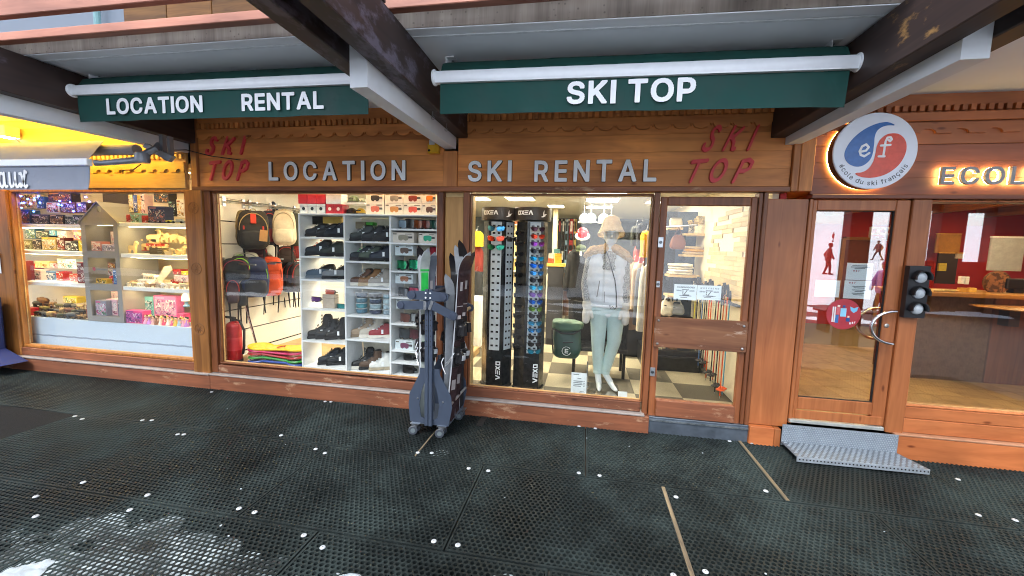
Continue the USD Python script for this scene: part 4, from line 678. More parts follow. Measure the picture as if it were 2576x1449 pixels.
rack_ski('grey ski between the green patched ski and the rack posts', -1.315, -.40, .75, 1.47, 0., C('#8d949c', .35), C('#5d636c', .35), DECO)
MR = C('#2a1d1f', .25, coat=.5)
for i, (x, y, L, rz, b, tp, lb) in enumerate(((-1.045, -.50, 1.50, .95, C('#9aa0a6', .3), MR, 'nearest maroon black ski on the right of the rack with curled tip'), (-1.07, -.42, 1.49, .95, C('#84898f', .3), MR, 'maroon black ski second from the viewer on the right of the rack'), (-1.055, -.34, 1.50, .95, BS, MR, 'maroon black ski third from the viewer on the right of the rack'),
        (-1.14, -.44, 1.28, .9+math.pi, C('#8a9096', .35), BS, 'short white ski right behind the rack posts'), (-1.15, -.30, 1.46, .9+math.pi, BS, BS, 'black ski with tip pointing up near the pier'), (-1.12, -.26, 1.53, .9+math.pi, WS, BS, 'white tipped ski between two black tips near the pier'), (-1.10, -.21, 1.58, .9+math.pi, BS, BS, 'black ski with the tallest tip near the pier'))):
    rack_ski(lb, x-(.05 if i < 3 else 0), y, rz, L, (.11 if i < 3 else -.03), b, tp, DECO if i < 3 else DECO[1:2])
# ---------------- interiors ----------------
CREAM = C('#d9cbb0', .8, v=.04, s=3); WHITEW = C('#dcdcd8', .7, v=.03, s=3); MDF = C('#e8ebec', .45, v=.02); CEIL = C('#c9c6bb', .8, v=.03, s=2)
FZ = .14
# ski shop room: floor of carpet tiles, walls, ceiling
r = thing('ski_shop_room', 'inside of the ski shop: white walls and ceiling seen through the glass', 'shop interior', (-1.3, 3, FZ))
part(r, 'left_wall', box(-4.2, -4.12, .08, 6.4, FZ-.02, 2.6), WHITEW); part(r, 'right_wall', box(1.56, 1.61, .1, 6.4, FZ-.02, 2.6), C('#e6dcc0', .7, v=.03)); part(r, 'back_wall', box(-4.12, 1.56, 6.3, 6.4, FZ-.02, 2.6), C('#66707c', .7))
part(r, 'ceiling', box(-4.2, 1.61, .075, 6.4, 2.40, 2.46), CEIL); part(r, 'pier_back', box(-1.42, -1.085, .065, .2, FZ, 2.4), C('#d8b982', .6)); part(r, 'slatwall_post', box(.62, .66, .12, .2, FZ, 2.4), C('#d8b982', .6)) if False else None
part(r, 'slat_backing', box(-4.1199, -4.1193, .085, 1.9, .28, 2.13), C('#1e1a16', .9))
for i in range(7): part(r, 'slat_panel', box(-4.119, -4.105, .09, 1.9, .30+i*.262, .30+i*.262+.250, .003), C('#e9e6dc', .6, v=.03))
fl = struct('shop_floor', box(-4.2, 1.56, .06, 6.4, FZ-.03, FZ-.008), C('#4a4640', .9)); t1, t2 = C('#a59c84', .95, v=.22, s=160, bump=.3), C('#5f594c', .95, v=.25, s=160, bump=.3)
for i in range(-9, 2):
    for j in range(-1, 12):
        x0, y0 = 1.07+.48*i, .57+.48*j
        x1, y1 = min(x0+.478, 1.558), y0+.478
        if y0 < .065: y0 = .065
        if x0 < -4.1 or x1 < x0+.05: continue
        m_ = usdkit.mesh(stage, numbered('/World/shop_floor/carpet_tile'), box(x0, x1, y0, y1, FZ-.0075, FZ), t1 if (i+j) % 2 else t2)
LIGHT = EMIT('#fff0d2', 14.)
def ceiling_light(x0, x1, y0, y1, z, lab, em=LIGHT):
    t = thing('ceiling_light', lab, 'ceiling light', ((x0+x1)/2, (y0+y1)/2, z)); part(t, 'frame', cat(box(x0-.02, x0, y0-.02, y1+.02, z-.012, z), box(x1, x1+.02, y0-.02, y1+.02, z-.012, z), box(x0, x1, y0-.02, y0, z-.012, z), box(x0, x1, y1, y1+.02, z-.012, z)), MDF); part(t, 'diffuser', box(x0, x1, y0, y1, z-.008, z-.001), em)
for i, (x0, x1, y0, y1) in enumerate(((-1.26, -.80, 1.15, 1.62), (-1.2, -.80, 2.2, 2.62), (.02, .5, 1.22, 1.75), (0., .46, 2.3, 2.75), (0., .43, 3.35, 3.75), (-.66, -.4, 3.3, 3.7), (-2.9, -2.4, 1.3, 1.8), (-2.6, -2.2, 3.2, 3.7), (.9, 1.2, 2.6, 2.9), (-1.9, -1.5, 2.2, 2.6))):
    ceiling_light(x0, x1, y0, y1, 2.399, ('bright panel above the left sunglasses stand, nearest the glass', 'bright panel above the right sunglasses stand, second from the glass', 'bright panel above the mannequin, nearest the glass', 'bright panel above the mannequin, second from the glass', 'bright panel above the mannequin, farthest from the glass', 'small bright panel right of the sunglasses stands', 'ceiling panel over the backpack wall', 'ceiling panel deep in the shop behind the shoe shelf', 'ceiling panel inside the shop door', 'ceiling panel left of the left sunglasses stand')[i])
LED = EMIT('#ffe6b4', 14.)
t = thing('window_lamp', 'bright strip lamp along the top of the backpack window', 'strip lamp', (-2.7, .12, 2.37)); part(t, 'housing', box(-3.9, -1.45, .09, .14, 2.375, 2.395), MDF); part(t, 'diffuser', box(-3.88, -1.47, .095, .135, 2.362, 2.374), LED)
t = thing('window_lamp', 'strip lamp along the top of the mannequin window', 'strip lamp', (-.2, .12, 2.37)); part(t, 'housing', box(-1.05, .55, .09, .14, 2.375, 2.395), MDF); part(t, 'diffuser', box(-1.03, .53, .095, .135, 2.362, 2.374), EMIT('#ffe6b4', 4.))
t = thing('dome_camera', 'small white dome camera under the shop ceiling above the right stand', 'camera', (-.55, 1.6, 2.36)); part(t, 'base', lathe([(.05, -.035), (.055, 0)], 18, (-.55, 1.6, 2.398)), MDF); part(t, 'dome', ball((-.55, 1.6, 2.362), .035, 2), C('#15151a', .1), smooth=True)

# --- window with backpacks and shoes: platform and shoe shelf
plf = struct('display_platform', box(-4.12, -1.42, .08, 1.75, FZ, .225), WOOD('#c9a878', '#a8875a', 'x', .5, across=8))
sh = thing('shoe_shelf', 'white open shelf unit full of shoes, boots and goggles behind the glass', 'shelf', (-2.2, .25, .225)); SX = (-2.99, -2.465, -1.955, -1.45); YF, YB = .10, .42; TH = .018
for i, x in enumerate(SX): part(sh, 'side_panel', box(x-TH/2, x+TH/2, YF+.001, YB, .226, 1.935, .001), MDF)
part(sh, 'top_panel', box(SX[0]-TH/2, SX[3]+TH/2, YF, YB, 1.9355, 1.952, .001), MDF)
S1 = [at('N', 200, y, YF)[2] for y in (410, 548, 712, 920, 1150, 1333)]; S2 = [at('N', 515, y, YF)[2] for y in (440, 582, 765, 970, 1140, 1372)]; S3 = [at('N', 780, y, YF)[2] for y in (350, 450, 650, 838, 1025, 1215, 1300, 1395)]
for k, S_ in enumerate((S1, S2, S3)):
    for z in S_: part(sh, 'shelf_board', box(SX[k]+TH/2+.001, SX[k+1]-TH/2-.001, YF+.002, YB-.005, z-.018, z, .001), MDF)
for k in (0, 2): part(sh, 'back_panel', box(SX[k]+.24 if k == 0 else SX[k]+.01, SX[k+1]-.01, YB+.001, YB+.008, .23, 1.93) if k == 2 else box(SX[1]+.01, SX[2]-.01, YB+.001, YB+.008, .23, 1.93), C('#e6dfcc', .6))
# shoes: one kind of last per height, coloured by maker loops
_SH = {}
def shoe_kind(key, upper, sole, lace, hgt, L=.255, sw=1.):
    """toe towards -x, heel at +x, foot at z=0"""
    if key in _SH: return _SH[key]
    p = proto('shoe', 'boot' if hgt > .13 else 'shoe'); h = hgt
    bones = [[((-.10, 0, .045), .032), ((-.02, .008, .055), .038), ((.09, 0, .05), .036)], [((-.105, 0, .035), .026), ((.10, 0, .035), .03)], [((-.02, 0, .065), .036), ((.045, 0, .10), .036), ((.09, 0, .06), .036)], [((.045, 0, .10), .037), ((.085, 0, .09), .038), ((.062, 0, h-.03), .04), ((.085, 0, h-.03), .036)]]
    u = blob(bones, .022, 4, 12); u.vertices = u.vertices*[L/.255, 1.05*sw, 1]; v = u.vertices; v[:, 2] = np.minimum(v[:, 2], h); u.vertices = v; part(p, 'upper', u, upper, smooth=50)
    prof = [(-.135, .012), (-.128, .0), (-.05, .004), (.02, .010), (.04, .0), (.128, 0), (.135, .02), (.13, .034), (0, .03), (-.125, .034)]
    s = ext(Polygon([(a*L/.255, b) for a, b in prof]), .078*sw); vv = s.vertices; s.vertices = np.stack([vv[:, 0], (vv[:, 2]-.039*sw)*(1-.25*np.abs(vv[:, 0])/.13), vv[:, 1]], 1); part(p, 'sole', s, sole)
    zs = np.linspace(.085, h-.012, 5 if h > .14 else 3); L_ = []
    for i, z in enumerate(zs): xx = -.035+.04*min(1, i/2.) if z < .12 else .024; L_ += [rod((xx*L/.255, -.036*sw, z), ((xx-.012)*L/.255, .034*sw, z+.008), .0038, 5), rod(((xx-.016)*L/.255, -.03*sw, z), ((xx-.016)*L/.255, .03*sw, z+.004), .0045, 5)]
    part(p, 'laces', cat(*L_), lace); part(p, 'tag', box(.0, .022, -.05*sw, -.048*sw, .045, .085), WHITEL); part(p, 'opening', lathe([(.033, h-.001), (.033, h+.002), (0, h+.002)], 14, (.073*L/.255, 0, 0)), C('#1a1816', .9))
    _SH[key] = p; return p
D1, D2, D3 = C('#22262a', .6), C('#15171a', .55), C('#2c3338', .6); BRN, TAN, GRY, REDL, WHT, BEI = C('#5c3d28', .6), C('#8a6238', .6), C('#6d7378', .6), C('#8e2630', .5), C('#dcdcd6', .6), C('#9b8872', .7)
SOLE, SOLW, LACE, LACO = C('#17181b', .7), C('#d9d4c8', .6), C('#3c4248', .7), C('#d0582a', .6); LACW = C('#c9ced0', .6)
shoes = [ # region window, depth, kind args, words
 ('N', 60, 300, 215, 405, ('a', D1, SOLE, LACE, .13), 'dark grey hiking shoe, left on the top shelf of the left column'), ('N', 165, 310, 330, 408, ('b', D2, SOLE, LACE, .13), 'black hiking shoe, middle of the top shelf of the left column'), ('N', 270, 295, 345, 408, ('n', C('#1d2430', .6), SOLE, LACE, .14), 'navy black shoe, right end of the top shelf of the left column'),
 ('N', 78, 440, 260, 542, ('c', D1, SOLE, LACO, .14), 'black trail shoe with orange laces, second shelf of the left column'), ('N', 195, 437, 345, 546, ('d', C('#2b322c', .6), SOLE, LACE, .145), 'dark olive boot beside the orange laced shoe'),
 ('N', 62, 630, 230, 706, ('e', C('#4a5c6c', .6), C('#5f6b75', .6), LACW, .085), 'blue grey low shoe, left on the third shelf of the left column'), ('N', 220, 628, 350, 708, ('f', C('#7a7f84', .6), SOLE, LACW, .085), 'grey low shoe, right on the third shelf of the left column'), ('N', 160, 560, 245, 640, ('b', D2, SOLE, LACE, .13), 'black shoe standing behind the blue grey low shoe'), ('N', 320, 570, 350, 640, ('b', D2, SOLE, LACE, .13), 'black shoe standing behind the grey low shoe'),
 ('N', 88, 960, 255, 1140, ('g', D2, SOLE, LACE, .22), 'tall black snow boot, left on the fifth shelf of the left column'), ('N', 180, 995, 300, 1145, ('h', D1, SOLE, LACE, .19), 'black lace up boot between two taller boots'), ('N', 250, 990, 358, 1150, ('i', D2, SOLE, LACE, .21), 'tall black boot, right on the fifth shelf of the left column'),
 ('N', 212, 1220, 300, 1325, ('j', C('#20232b', .6), SOLE, LACE, .15), 'navy ankle boot, left on the bottom shelf of the left column'), ('N', 275, 1222, 360, 1340, ('k', C('#1d2024', .6), SOLE, LACE, .16), 'black ankle boot, right on the bottom shelf of the left column'),
 ('N', 380, 335, 540, 432, ('l', C('#39403f', .6), SOLE, LACW, .15), 'grey and black hiking boot, left on the top shelf of the middle column'), ('N', 490, 340, 640, 437, ('m', D1, SOLE, LACE, .15), 'black hiking boot, middle of the top shelf of the middle column'), ('N', 625, 325, 668, 438, ('b2', D2, SOLE, LACE, .15), 'black boot cut by the shelf side, top shelf of the middle column'),
 ('N', 368, 480, 525, 572, ('o', D3, C('#2b2326', .6), C('#8fd0a0', .6), .14), 'black trail shoe with mint laces and pink heel, second shelf of the middle column'), ('N', 470, 475, 620, 578, ('p', C('#4f5a4c', .6), SOLE, LACW, .14), 'grey green trail shoe, second shelf of the middle column'), ('N', 575, 470, 668, 582, ('q', C('#2f3542', .6), SOLE, LACE, .145), 'dark blue trail shoe, right end of the second shelf of the middle column'),
 ('N', 382, 645, 520, 755, ('r', BRN, SOLW, LACW, .16), 'brown winter boot with pale sole, third shelf of the middle column'), ('N', 470, 650, 610, 760, ('s', TAN, C('#c0aa86', .6), LACE, .16), 'tan winter boot in the middle of the third shelf'), ('N', 555, 650, 668, 765, ('t', C('#9c958b', .7), SOLW, LACW, .165), 'light grey winter boot, right end of the third shelf'),
 ('N', 384, 982, 540, 1128, ('u', BEI, C('#7d6c58', .7), LACW, .20), 'beige lined snow boot, fifth shelf of the middle column'), ('N', 465, 985, 640, 1135, ('v', C('#b9b3a6', .7), SOLW, LACW, .20), 'pale grey tall snow boot, fifth shelf of the middle column'), ('N', 555, 1035, 672, 1140, ('w', REDL, SOLW, LACW, .14), 'red winter shoe with white sole, fifth shelf of the middle column'),
 ('N', 384, 1195, 545, 1355, ('x', D2, SOLW, LACE, .20), 'black furry topped snow boot, bottom shelf of the middle column'), ('N', 465, 1215, 625, 1365, ('y', C('#5a4536', .65), SOLE, LACE, .18), 'dark brown fur lined boot, bottom shelf of the middle column'), ('N', 560, 1240, 672, 1370, ('z', WHT, C('#a99c84', .6), LACW, .17), 'white snow boot, bottom shelf of the middle column')]
def near(S_, z): return min(S_, key=lambda q_: abs(q_-z))
for i, (r_, x0, y0, x1, y1, k, lb) in enumerate(shoes):
    Yd = .25; cx_, z_, w_, h_ = rect(r_, x0, y0, x1, y1, Yd); S_ = S1 if x1 < 362 else S2; z_ = near(S_, z_+.0)
    if 'standing behind' in lb: Yd = .34; cx_ = rect(r_, x0, y0, x1, y1, Yd)[0]
    s_ = min(1.22, max(.98, w_*.9/.255)) if w_ > .17 else 1.
    lo, hi = (SX[0], SX[1]) if S_ is S1 else (SX[1], SX[2]); cx_ = min(max(cx_, lo+.12*s_), hi-.10*s_)
    dup(shoe_kind(*k), 'boot' if k[4] > .15 else 'shoe', lb, (cx_, Yd, z_+.001), .52, scale=(s_, s_, s_*1.16))
# goggles, boxes with goggles
GB = C('#d9cfc2', .5, v=.04); GBW = C('#cfd9dc', .5)
def gogg_poly(w, h):
    return Polygon([(-w/2, h*.1), (-w*.46, h*.42), (-w*.2, h*.5), (w*.2, h*.5), (w*.46, h*.42), (w/2, h*.1), (w*.45, -h*.35), (w*.22, -h*.5), (w*.08, -h*.28), (-w*.08, -h*.28), (-w*.22, -h*.5), (-w*.45, -h*.35)]).buffer(h*.06)
def goggle_box(r_, x0, y0, x1, y1, Yd, lens, label, body=GB, snap=None):
    cx_, z_, w_, h_ = rect(r_, x0, y0, x1, y1, Yd); z_ = z_ if snap is None else snap+.001
    t = thing('goggle_box', label, 'goggle box', (cx_, Yd, z_), 0); part(t, 'carton', box(cx_-w_/2, cx_+w_/2, Yd, Yd+.09, z_, z_+h_-.002, .002), body)
    part(t, 'printed_goggle', plate(affinity.translate(gogg_poly(w_*.44, h_*.5), cx_+w_*.02, z_+h_*.46), Yd-.0005, .001), C(lens, .25)); part(t, 'printed_strap', box(cx_+w_*.2, cx_+w_*.43, Yd-.0012, Yd-.0005, z_+h_*.42, z_+h_*.62), C('#4c4a4a', .6)); part(t, 'printed_text', cat(box(cx_-w_*.45, cx_-w_*.28, Yd-.0012, Yd-.0005, z_+h_*.78, z_+h_*.88), box(cx_+w_*.1, cx_+w_*.4, Yd-.0012, Yd-.0005, z_+h_*.8, z_+h_*.86)), C('#5e5852', .7))
ZT = 1.953
cols = ((505, 632, '#3a3836', 'dark grey'), (640, 768, '#8d8478', 'silver'), (770, 901, '#7a3a30', 'brown red'), (903, 1005, '#c9742a', 'orange')); cols2 = ((505, 632, '#c96a5a', 'salmon'), (640, 768, '#c98a52', 'copper'), (770, 901, '#d0584a', 'red'), (903, 1005, '#6a4a40', 'brown'))
hrow = rect('N', 505, 178, 632, 255, .16)[3]
for k, (x0, x1, c, nm) in enumerate(cols2): goggle_box('N', x0, 180, x1, 258, .16, c, f'cream box with {nm} goggles, lower row on top of the shelf', snap=ZT)
for k, (x0, x1, c, nm) in enumerate(cols): goggle_box('N', x0, 102, x1, 180, .16, c, f'cream box with {nm} goggles, upper row on top of the shelf', snap=ZT+hrow)
for (x0, y0, x1, y1, c, b, lb, sn) in ((690, 368, 845, 442, '#9a9482', GB, 'cream box with pale goggles under the row of standing goggles', 1), (878, 372, 1002, 446, '#3fae8a', GB, 'cream box with green goggles beside the pole tips', 1), (712, 465, 840, 540, '#6a5a52', GBW, 'white box with dark goggles below the cream boxes', 0), (713, 668, 838, 738, '#9a6a50', GBW, 'white box with copper goggles in the middle of the goggle column', 0), (720, 852, 838, 918, '#8fb0a4', GBW, 'white box with mint goggles in the goggle column', 0), (712, 1140, 842, 1212, '#7a4a62', GBW, 'white box with violet goggles low in the goggle column', 0)):
    goggle_box('N', x0, y0, x1, y1, .15, c, lb, b, near(S3, at('N', 780, y1, .13)[2]) if sn else None)
    if not sn: part(sh, 'shelf_board', box(SX[2]+TH, SX[3]-TH, .13, .40, rect('N', x0, y0, x1, y1, .15)[1]-.008, rect('N', x0, y0, x1, y1, .15)[1]-.001), GLASS(.06), label='small clear shelf')
_GG = {}
def goggle_kind(lens, frame, met=.0):
    if lens not in _GG:
        p = proto('goggles', 'goggles'); n = 16; pl = gogg_poly(.165, .095); m = ext(pl, .008); m = m.subdivide().subdivide(); v = m.vertices
        cv = lambda v, o: np.stack([v[:, 0], v[:, 0]**2*5.5-v[:, 2]+o, v[:, 1]], 1)
        m.vertices = cv(v, 0); part(p, 'lens', m, C(lens, .12, m=met, v=.35, s=14)); f = ext(pl.buffer(.008).difference(pl.buffer(-.004)), .022).subdivide().subdivide(); f.vertices = cv(f.vertices, .016); part(p, 'frame', f, C(frame, .5)); part(p, 'strap', tube([(.088, .045, 0), (.10, .09, .0), (.0, .13, -.01), (-.10, .09, 0), (-.088, .045, 0)], [.012]*5, 6), C(frame, .8)); _GG[lens] = p
    return _GG[lens]
gg = [(735, 290, 770, 350, '#7a8c9a', 'pale blue framed goggles at the left end of the top goggle row', 0), (775, 285, 825, 352, '#3c3a38', 'black goggles in the top goggle row', 0), (830, 290, 885, 352, '#7a3c1c', 'amber goggles in the top goggle row', 0), (888, 292, 940, 352, '#5c241c', 'dark red goggles in the top goggle row', 0), (943, 292, 1000, 352, '#1e4a3c', 'dark green goggles at the right end of the top goggle row', 0),
 (705, 575, 785, 640, '#1f8a5a', 'emerald mirror goggles left in the second goggle row', 1), (792, 570, 868, 640, '#2aa878', 'bright green mirror goggles behind the ski tips', 1), (720, 768, 785, 832, '#6a6e74', 'grey and black goggles left of the pink pair', 1), (792, 765, 868, 832, '#d8607a', 'pink mirror goggles in the third goggle row', 1), (735, 950, 800, 1015, '#7a4a44', 'copper mirror goggles in the fourth goggle row', 1), (812, 952, 872, 1015, '#a8b0b4', 'silver mirror goggles in the fourth goggle row', 1),
 (730, 1055, 792, 1130, '#3a4248', 'black goggles beside the dark red pair', 0), (796, 1055, 865, 1132, '#5a2a34', 'dark red goggles beside the black pair', 0), (738, 1240, 840, 1300, '#1a1a1e', 'black goggles on the second shelf from the bottom', 0), (728, 1320, 845, 1385, '#1c1816', 'black goggles on the bottom goggle shelf', 0), (960, 480, 1000, 545, '#9a2030', 'red goggles half hidden right of the ski tips', 0), (958, 585, 1002, 650, '#b02a44', 'raspberry goggles right of the ski tips', 1), (950, 690, 1002, 755, '#d06a80', 'pink goggles right of the grey ski', 1)]
for x0, y0, x1, y1, c, lb, m in gg:
    cx_, z_, w_, h_ = rect('N', x0, y0, x1, y1, .2); s_ = max(.62, min(1.0, h_/.11)); dup(goggle_kind(c, '#202024' if m or c < '#5' else '#3a3230', .6 if m else .1), 'goggles', lb, (min(cx_, SX[3]-.1*s_), .2, z_+.055*s_), -.35, scale=(s_*.9, s_, s_))
# cartons on top of the shelf and small things on it
def carton(r_, x0, y0, x1, y1, Yd, mat, label, name='carton', cat_='box', d=.12, snap=None, deco=None):
    cx_, z_, w_, h_ = rect(r_, x0, y0, x1, y1, Yd); z_ = z_ if snap is None else snap; t = thing(name, label, cat_, (cx_, Yd, z_)); part(t, 'body', box(cx_-w_/2, cx_+w_/2, Yd, Yd+d, z_, z_+h_-.001, .003), mat); part(t, 'lid_line', box(cx_-w_/2-.001, cx_+w_/2+.001, Yd-.001, Yd+d+.001, z_+h_*.72, z_+h_*.735), C('#3a3230', .7) if deco is None else deco)
    return t, cx_, z_, w_, h_
RC, WC = C('#b02434', .4), C('#d5dde2', .5)
z2 = ZT+rect('N', 38, 182, 95, 250, .14)[3]
for i, (x0, x1, m, lb) in enumerate(((37, 94, WC, 'first white cube carton at the left end of the shelf top'), (96, 156, WC, 'second white cube carton on the shelf top'), (158, 217, WC, 'third white cube carton next to the red cartons'), (220, 280, RC, 'red carton right of the white cube cartons'), (281, 340, RC, 'red carton at the right end of the lower carton row'))):
    t, cx_, z_, w_, h_ = carton('N', x0, 182, x1, 250, .14, m, lb, snap=ZT); part(t, 'round_mark', lathe([(.018, 0), (.018, .001), (0, .001)], 18, (cx_, .1395, z_+h_*.5), 'y'), C('#22303a' if m is WC else '#e0d0d0', .5))
for i, (x0, x1, m, lb) in enumerate(((25, 88, RC, 'red carton topmost at the left end of the shelf'), (90, 155, C('#c23a48', .3), 'shiny red carton, second in the upper carton row'), (157, 220, C('#bf3644', .3), 'shiny red carton, third in the upper carton row'), (222, 330, WC, 'wide white carton with grey emblem in the upper carton row'))):
    t, cx_, z_, w_, h_ = carton('N', x0, 100, x1, 178, .14, m, lb, snap=z2)
def helmet(cx_, y_, z_, s, mat, label):
    t = thing('helmet', label, 'helmet', (cx_, y_, z_)); g = ball((cx_, y_, z_+.02), .12*s, 3, (1, 1.15, 1.0)); v = g.vertices; v[:, 2] = np.maximum(v[:, 2], z_); g.vertices = v; part(t, 'shell', g, mat, smooth=60); part(t, 'rim', tube([(cx_+.12*s*math.cos(a), y_+.138*s*math.sin(a), z_+.008) for a in np.arange(20)*math.pi/10], .009, 6, True), C('#18181a', .6)); part(t, 'vents', cat(*[box(cx_+dx-.008, cx_+dx+.008, y_-.13*s, y_-.06*s, z_+.085*s, z_+.11*s) for dx in (-.04*s, 0, .04*s)]), C('#101010', .7))
for (x0, y0, x1, y1, m, lb) in ((385, 110, 458, 180, C('#3a4a34', .4), 'dark helmet with green patch on top of the shelf'), (460, 110, 502, 180, C('#7a8270', .4), 'grey green helmet on top of the shelf'), (375, 205, 440, 250, C('#2a2018', .4), 'brown black helmet in the lower row on the shelf top'), (440, 200, 502, 250, C('#c9a020', .4), 'yellow and black helmet in the lower row on the shelf top')):
    cx_, z_, w_, h_ = rect('N', x0, y0, x1, y1, .24); helmet(cx_, .24, ZT+.001 if y0 > 150 else ZT+.12, w_/.25, m, lb)
part(sh, 'shelf_board', box(SX[1]-.02, SX[1]+.2, .15, .4, ZT+.108, ZT+.119), MDF)
for k, (x0, y0, x1, y1, m, lb) in enumerate(((198, 820, 283, 918, C('#b9aa98', .6), 'beige camera carton between two sunglasses on the fourth shelf'), (505, 303, 558, 325, C('#4aa83a', .5), 'flat green carton lying behind the boots'), (425, 300, 500, 350, C('#8a8068', .6), 'olive carton behind the grey hiking boot'), (125, 262, 200, 320, C('#222018', .6), 'dark carton behind the top left shoes'), (200, 265, 330, 312, C('#c9a850', .6), 'ochre carton behind the top left shoes'))):
    carton('N', x0, y0, x1, y1, .3 if k else .18, m, lb, d=.08, snap=near(S1 if x1 < 360 else S2, at('N', x0, y1, .2)[2]) if k == 0 else None)
for (x0, y0, c, lb, m) in ((140, 850, '#6a3a8a', 'violet visor sunglasses on the fourth shelf of the left column', 1), (240, 800, '#d0604a', 'orange mirror sunglasses lying on the beige carton', 1), (320, 900, '#2a8a8a', 'teal mirror sunglasses at the right end of the fourth shelf', 1)):
    p = at('N', x0, y0, .2); dup(goggle_kind(c, '#202024', .6), 'sunglasses', lb, (p[0], .2, p[2]), -.2, scale=(.75, .6, .5)); 
# clear stacked tubes of headbands
for ci, (x0, x1, cs, nm) in enumerate(((418, 500, ('#3d5c74', '#6f97a8', '#4f98a4', '#4d7a90'), 'left'), (515, 605, ('#2c3036', '#3a4a66', '#9fb4bc', '#2e3a54'), 'middle'), (610, 668, ('#7fa6b4', '#b9cfd4', '#9db4be', '#8a9ca8'), 'right'))):
    for k, c in enumerate(cs):
        cx_, z_, w_, h_ = rect('N', x0, 808, x1, 958, .22); hh = h_/4; zz = near(S2, z_)+(3-k)*hh
        t = thing('neck_warmer', f'rolled neck warmer in a clear tub, {("top", "second from the top", "third from the top", "bottom")[k]} of the {nm} stack', 'neck warmer', (cx_, .22, zz)); part(t, 'roll', lathe([(w_*.38, .006), (w_*.42, hh*.3), (w_*.42, hh*.7), (w_*.38, hh-.008)], 18, (cx_, .27, zz)), C(c, .8, v=.3, s=50)); part(t, 'tub', lathe([(w_*.47, .001), (w_*.47, hh-.004)], 18, (cx_, .27, zz)), GLASS(.05)); part(t, 'lid', lathe([(w_*.49, hh-.006), (w_*.49, hh-.001)], 18, (cx_, .27, zz)), C('#dfe6e8', .4))

# --- backpacks on the left wall
def bag_mesh(w, h, d, n=9, taper=.92, seed=0):
    m = trimesh.creation.icosphere(4, 1.); v = m.vertices; e = .48
    s = np.sign(v)*np.abs(v)**e; k = 1-(1-taper)*np.clip((s[:, 2]+.2)/1.2, 0, 1)**1.5
    m.vertices = np.stack([s[:, 0]*w/2*k, s[:, 1]*d/2*(1-.25*np.clip(s[:, 2], 0, 1)), s[:, 2]*h/2+h/2], 1)
    return rough(m, .014, 9., seed)
def backpack(label, r_, x0, y0, x1, y1, Yd, mat, pocket, trim, rz=.75, d=.2, straps=True, tag=None, tab=None, flap=None, seed=0, wf=1.04):
    cx_, z_, w_, h_ = rect(r_, x0, y0, x1, y1, Yd); w_ *= wf; t = thing('backpack', label, 'backpack', (cx_, Yd+d*.3, z_), rz, world=False)
    part(t, 'body', bag_mesh(w_, h_, d, seed=seed), mat, smooth=True); p = bag_mesh(w_*.8, h_*.42, d*.5, seed=seed+3); p.apply_translation((0, -d*.36, h_*.06)); part(t, 'front_pocket', p, pocket, smooth=True)
    if flap: f = bag_mesh(w_*.86, h_*.34, d*.55, seed=seed+5); f.apply_translation((0, -d*.28, h_*.62)); part(t, 'top_flap', f, flap, smooth=True)
    part(t, 'zip', tube([(w_*.44*math.cos(a), -d*.44, h_*.52+h_*.40*math.sin(a)) for a in np.linspace(-.1, math.pi+.1, 16)], .0045, 5), trim)
    part(t, 'loop', tube([(-.03, .03, h_*.97), (-.02, .03, h_*1.04), (.02, .03, h_*1.04), (.03, .03, h_*.97)], .006, 6), trim)
    if straps:
        for s in (-1, 1): part(t, 'strap', tube([(s*w_*.2, d*.4, h_*.9), (s*w_*.3, d*.75, h_*.5), (s*w_*.34, d*.5, h_*.1), (s*w_*.3, d*.2, -.10), (s*w_*.26, d*.1, -.22)], [.02, .018, .014, .009, .007], 6), C('#17181a', .8))
    if tab:
        part(t, 'tab', box(-.028, .028, -d*.53, -d*.40, h_*.66, h_*.90, .004), tab); part(t, 'pulls', cat(*[box(s*w_*.3-.008, s*w_*.3+.008, -d*.54, -d*.36, h_*.5, h_*.6, .003) for s in (-1, 1)]), tab)
    if tag: part(t, 'tag', moved(box(-.04, .04, -.002, .002, -.065, .065), (w_*.3, -d*.66, h_*.36), ry=.1), tag); 
    return t
KB, NV, OR, CRM, OLV, BLKB, MAR = C('#27241f', .8, bump=.3), C('#262f4e', .75, bump=.3), C('#cc4a1c', .7, bump=.3), C('#d0c6ae', .75, bump=.3), C('#3c4038', .8, bump=.3), C('#1b1c1e', .8, bump=.3), C('#6a2028', .8, bump=.3); TRB, TRR = C('#a8915e', .7), C('#b8342c', .6); KRAFT = C('#b98a4e', .7)
backpack('large black backpack with red tab and brown paper tag, hanging foremost in the upper row', 'M', 290, 290, 660, 930, .36, KB, KB, TRB, tag=KRAFT, tab=C('#c23a22', .7), seed=1); 
t = thing('backpack', 'x', 'backpack') if False else None
backpack('khaki and black backpack just behind the large black one', 'M', 215, 290, 430, 880, .50, C('#7a6a44', .8), KB, TRB, seed=2); backpack('blue and grey backpack hindmost in the upper row at the wall', 'M', 100, 300, 300, 800, .58, C('#39445c', .8), C('#26303c', .8), TRB, seed=3)
backpack('navy and dark red backpack between the black and the cream ones', 'M', 640, 300, 850, 840, .72, C('#2a3048', .75), MAR, TRR, seed=4); backpack('cream climbing backpack with hanging straps in the upper row', 'M', 840, 290, 1125, 860, .75, CRM, CRM, C('#8a8068', .7), seed=5, rz=.6); backpack('dark olive backpack at the right end of the upper row', 'M', 1090, 320, 1290, 880, .95, OLV, OLV, C('#2a2c28', .7), seed=6)
backpack('dark backpack with magenta trim at the left end of the lower row', 'S', 160, 560, 300, 720, .22, C('#23262a', .8), C('#1d2226', .8), C('#8a2440', .7), seed=7); backpack('black backpack with white and green pulls in the lower row', 'S', 205, 545, 310, 720, .26, BLKB, BLKB, C('#8fd030', .6), seed=8)
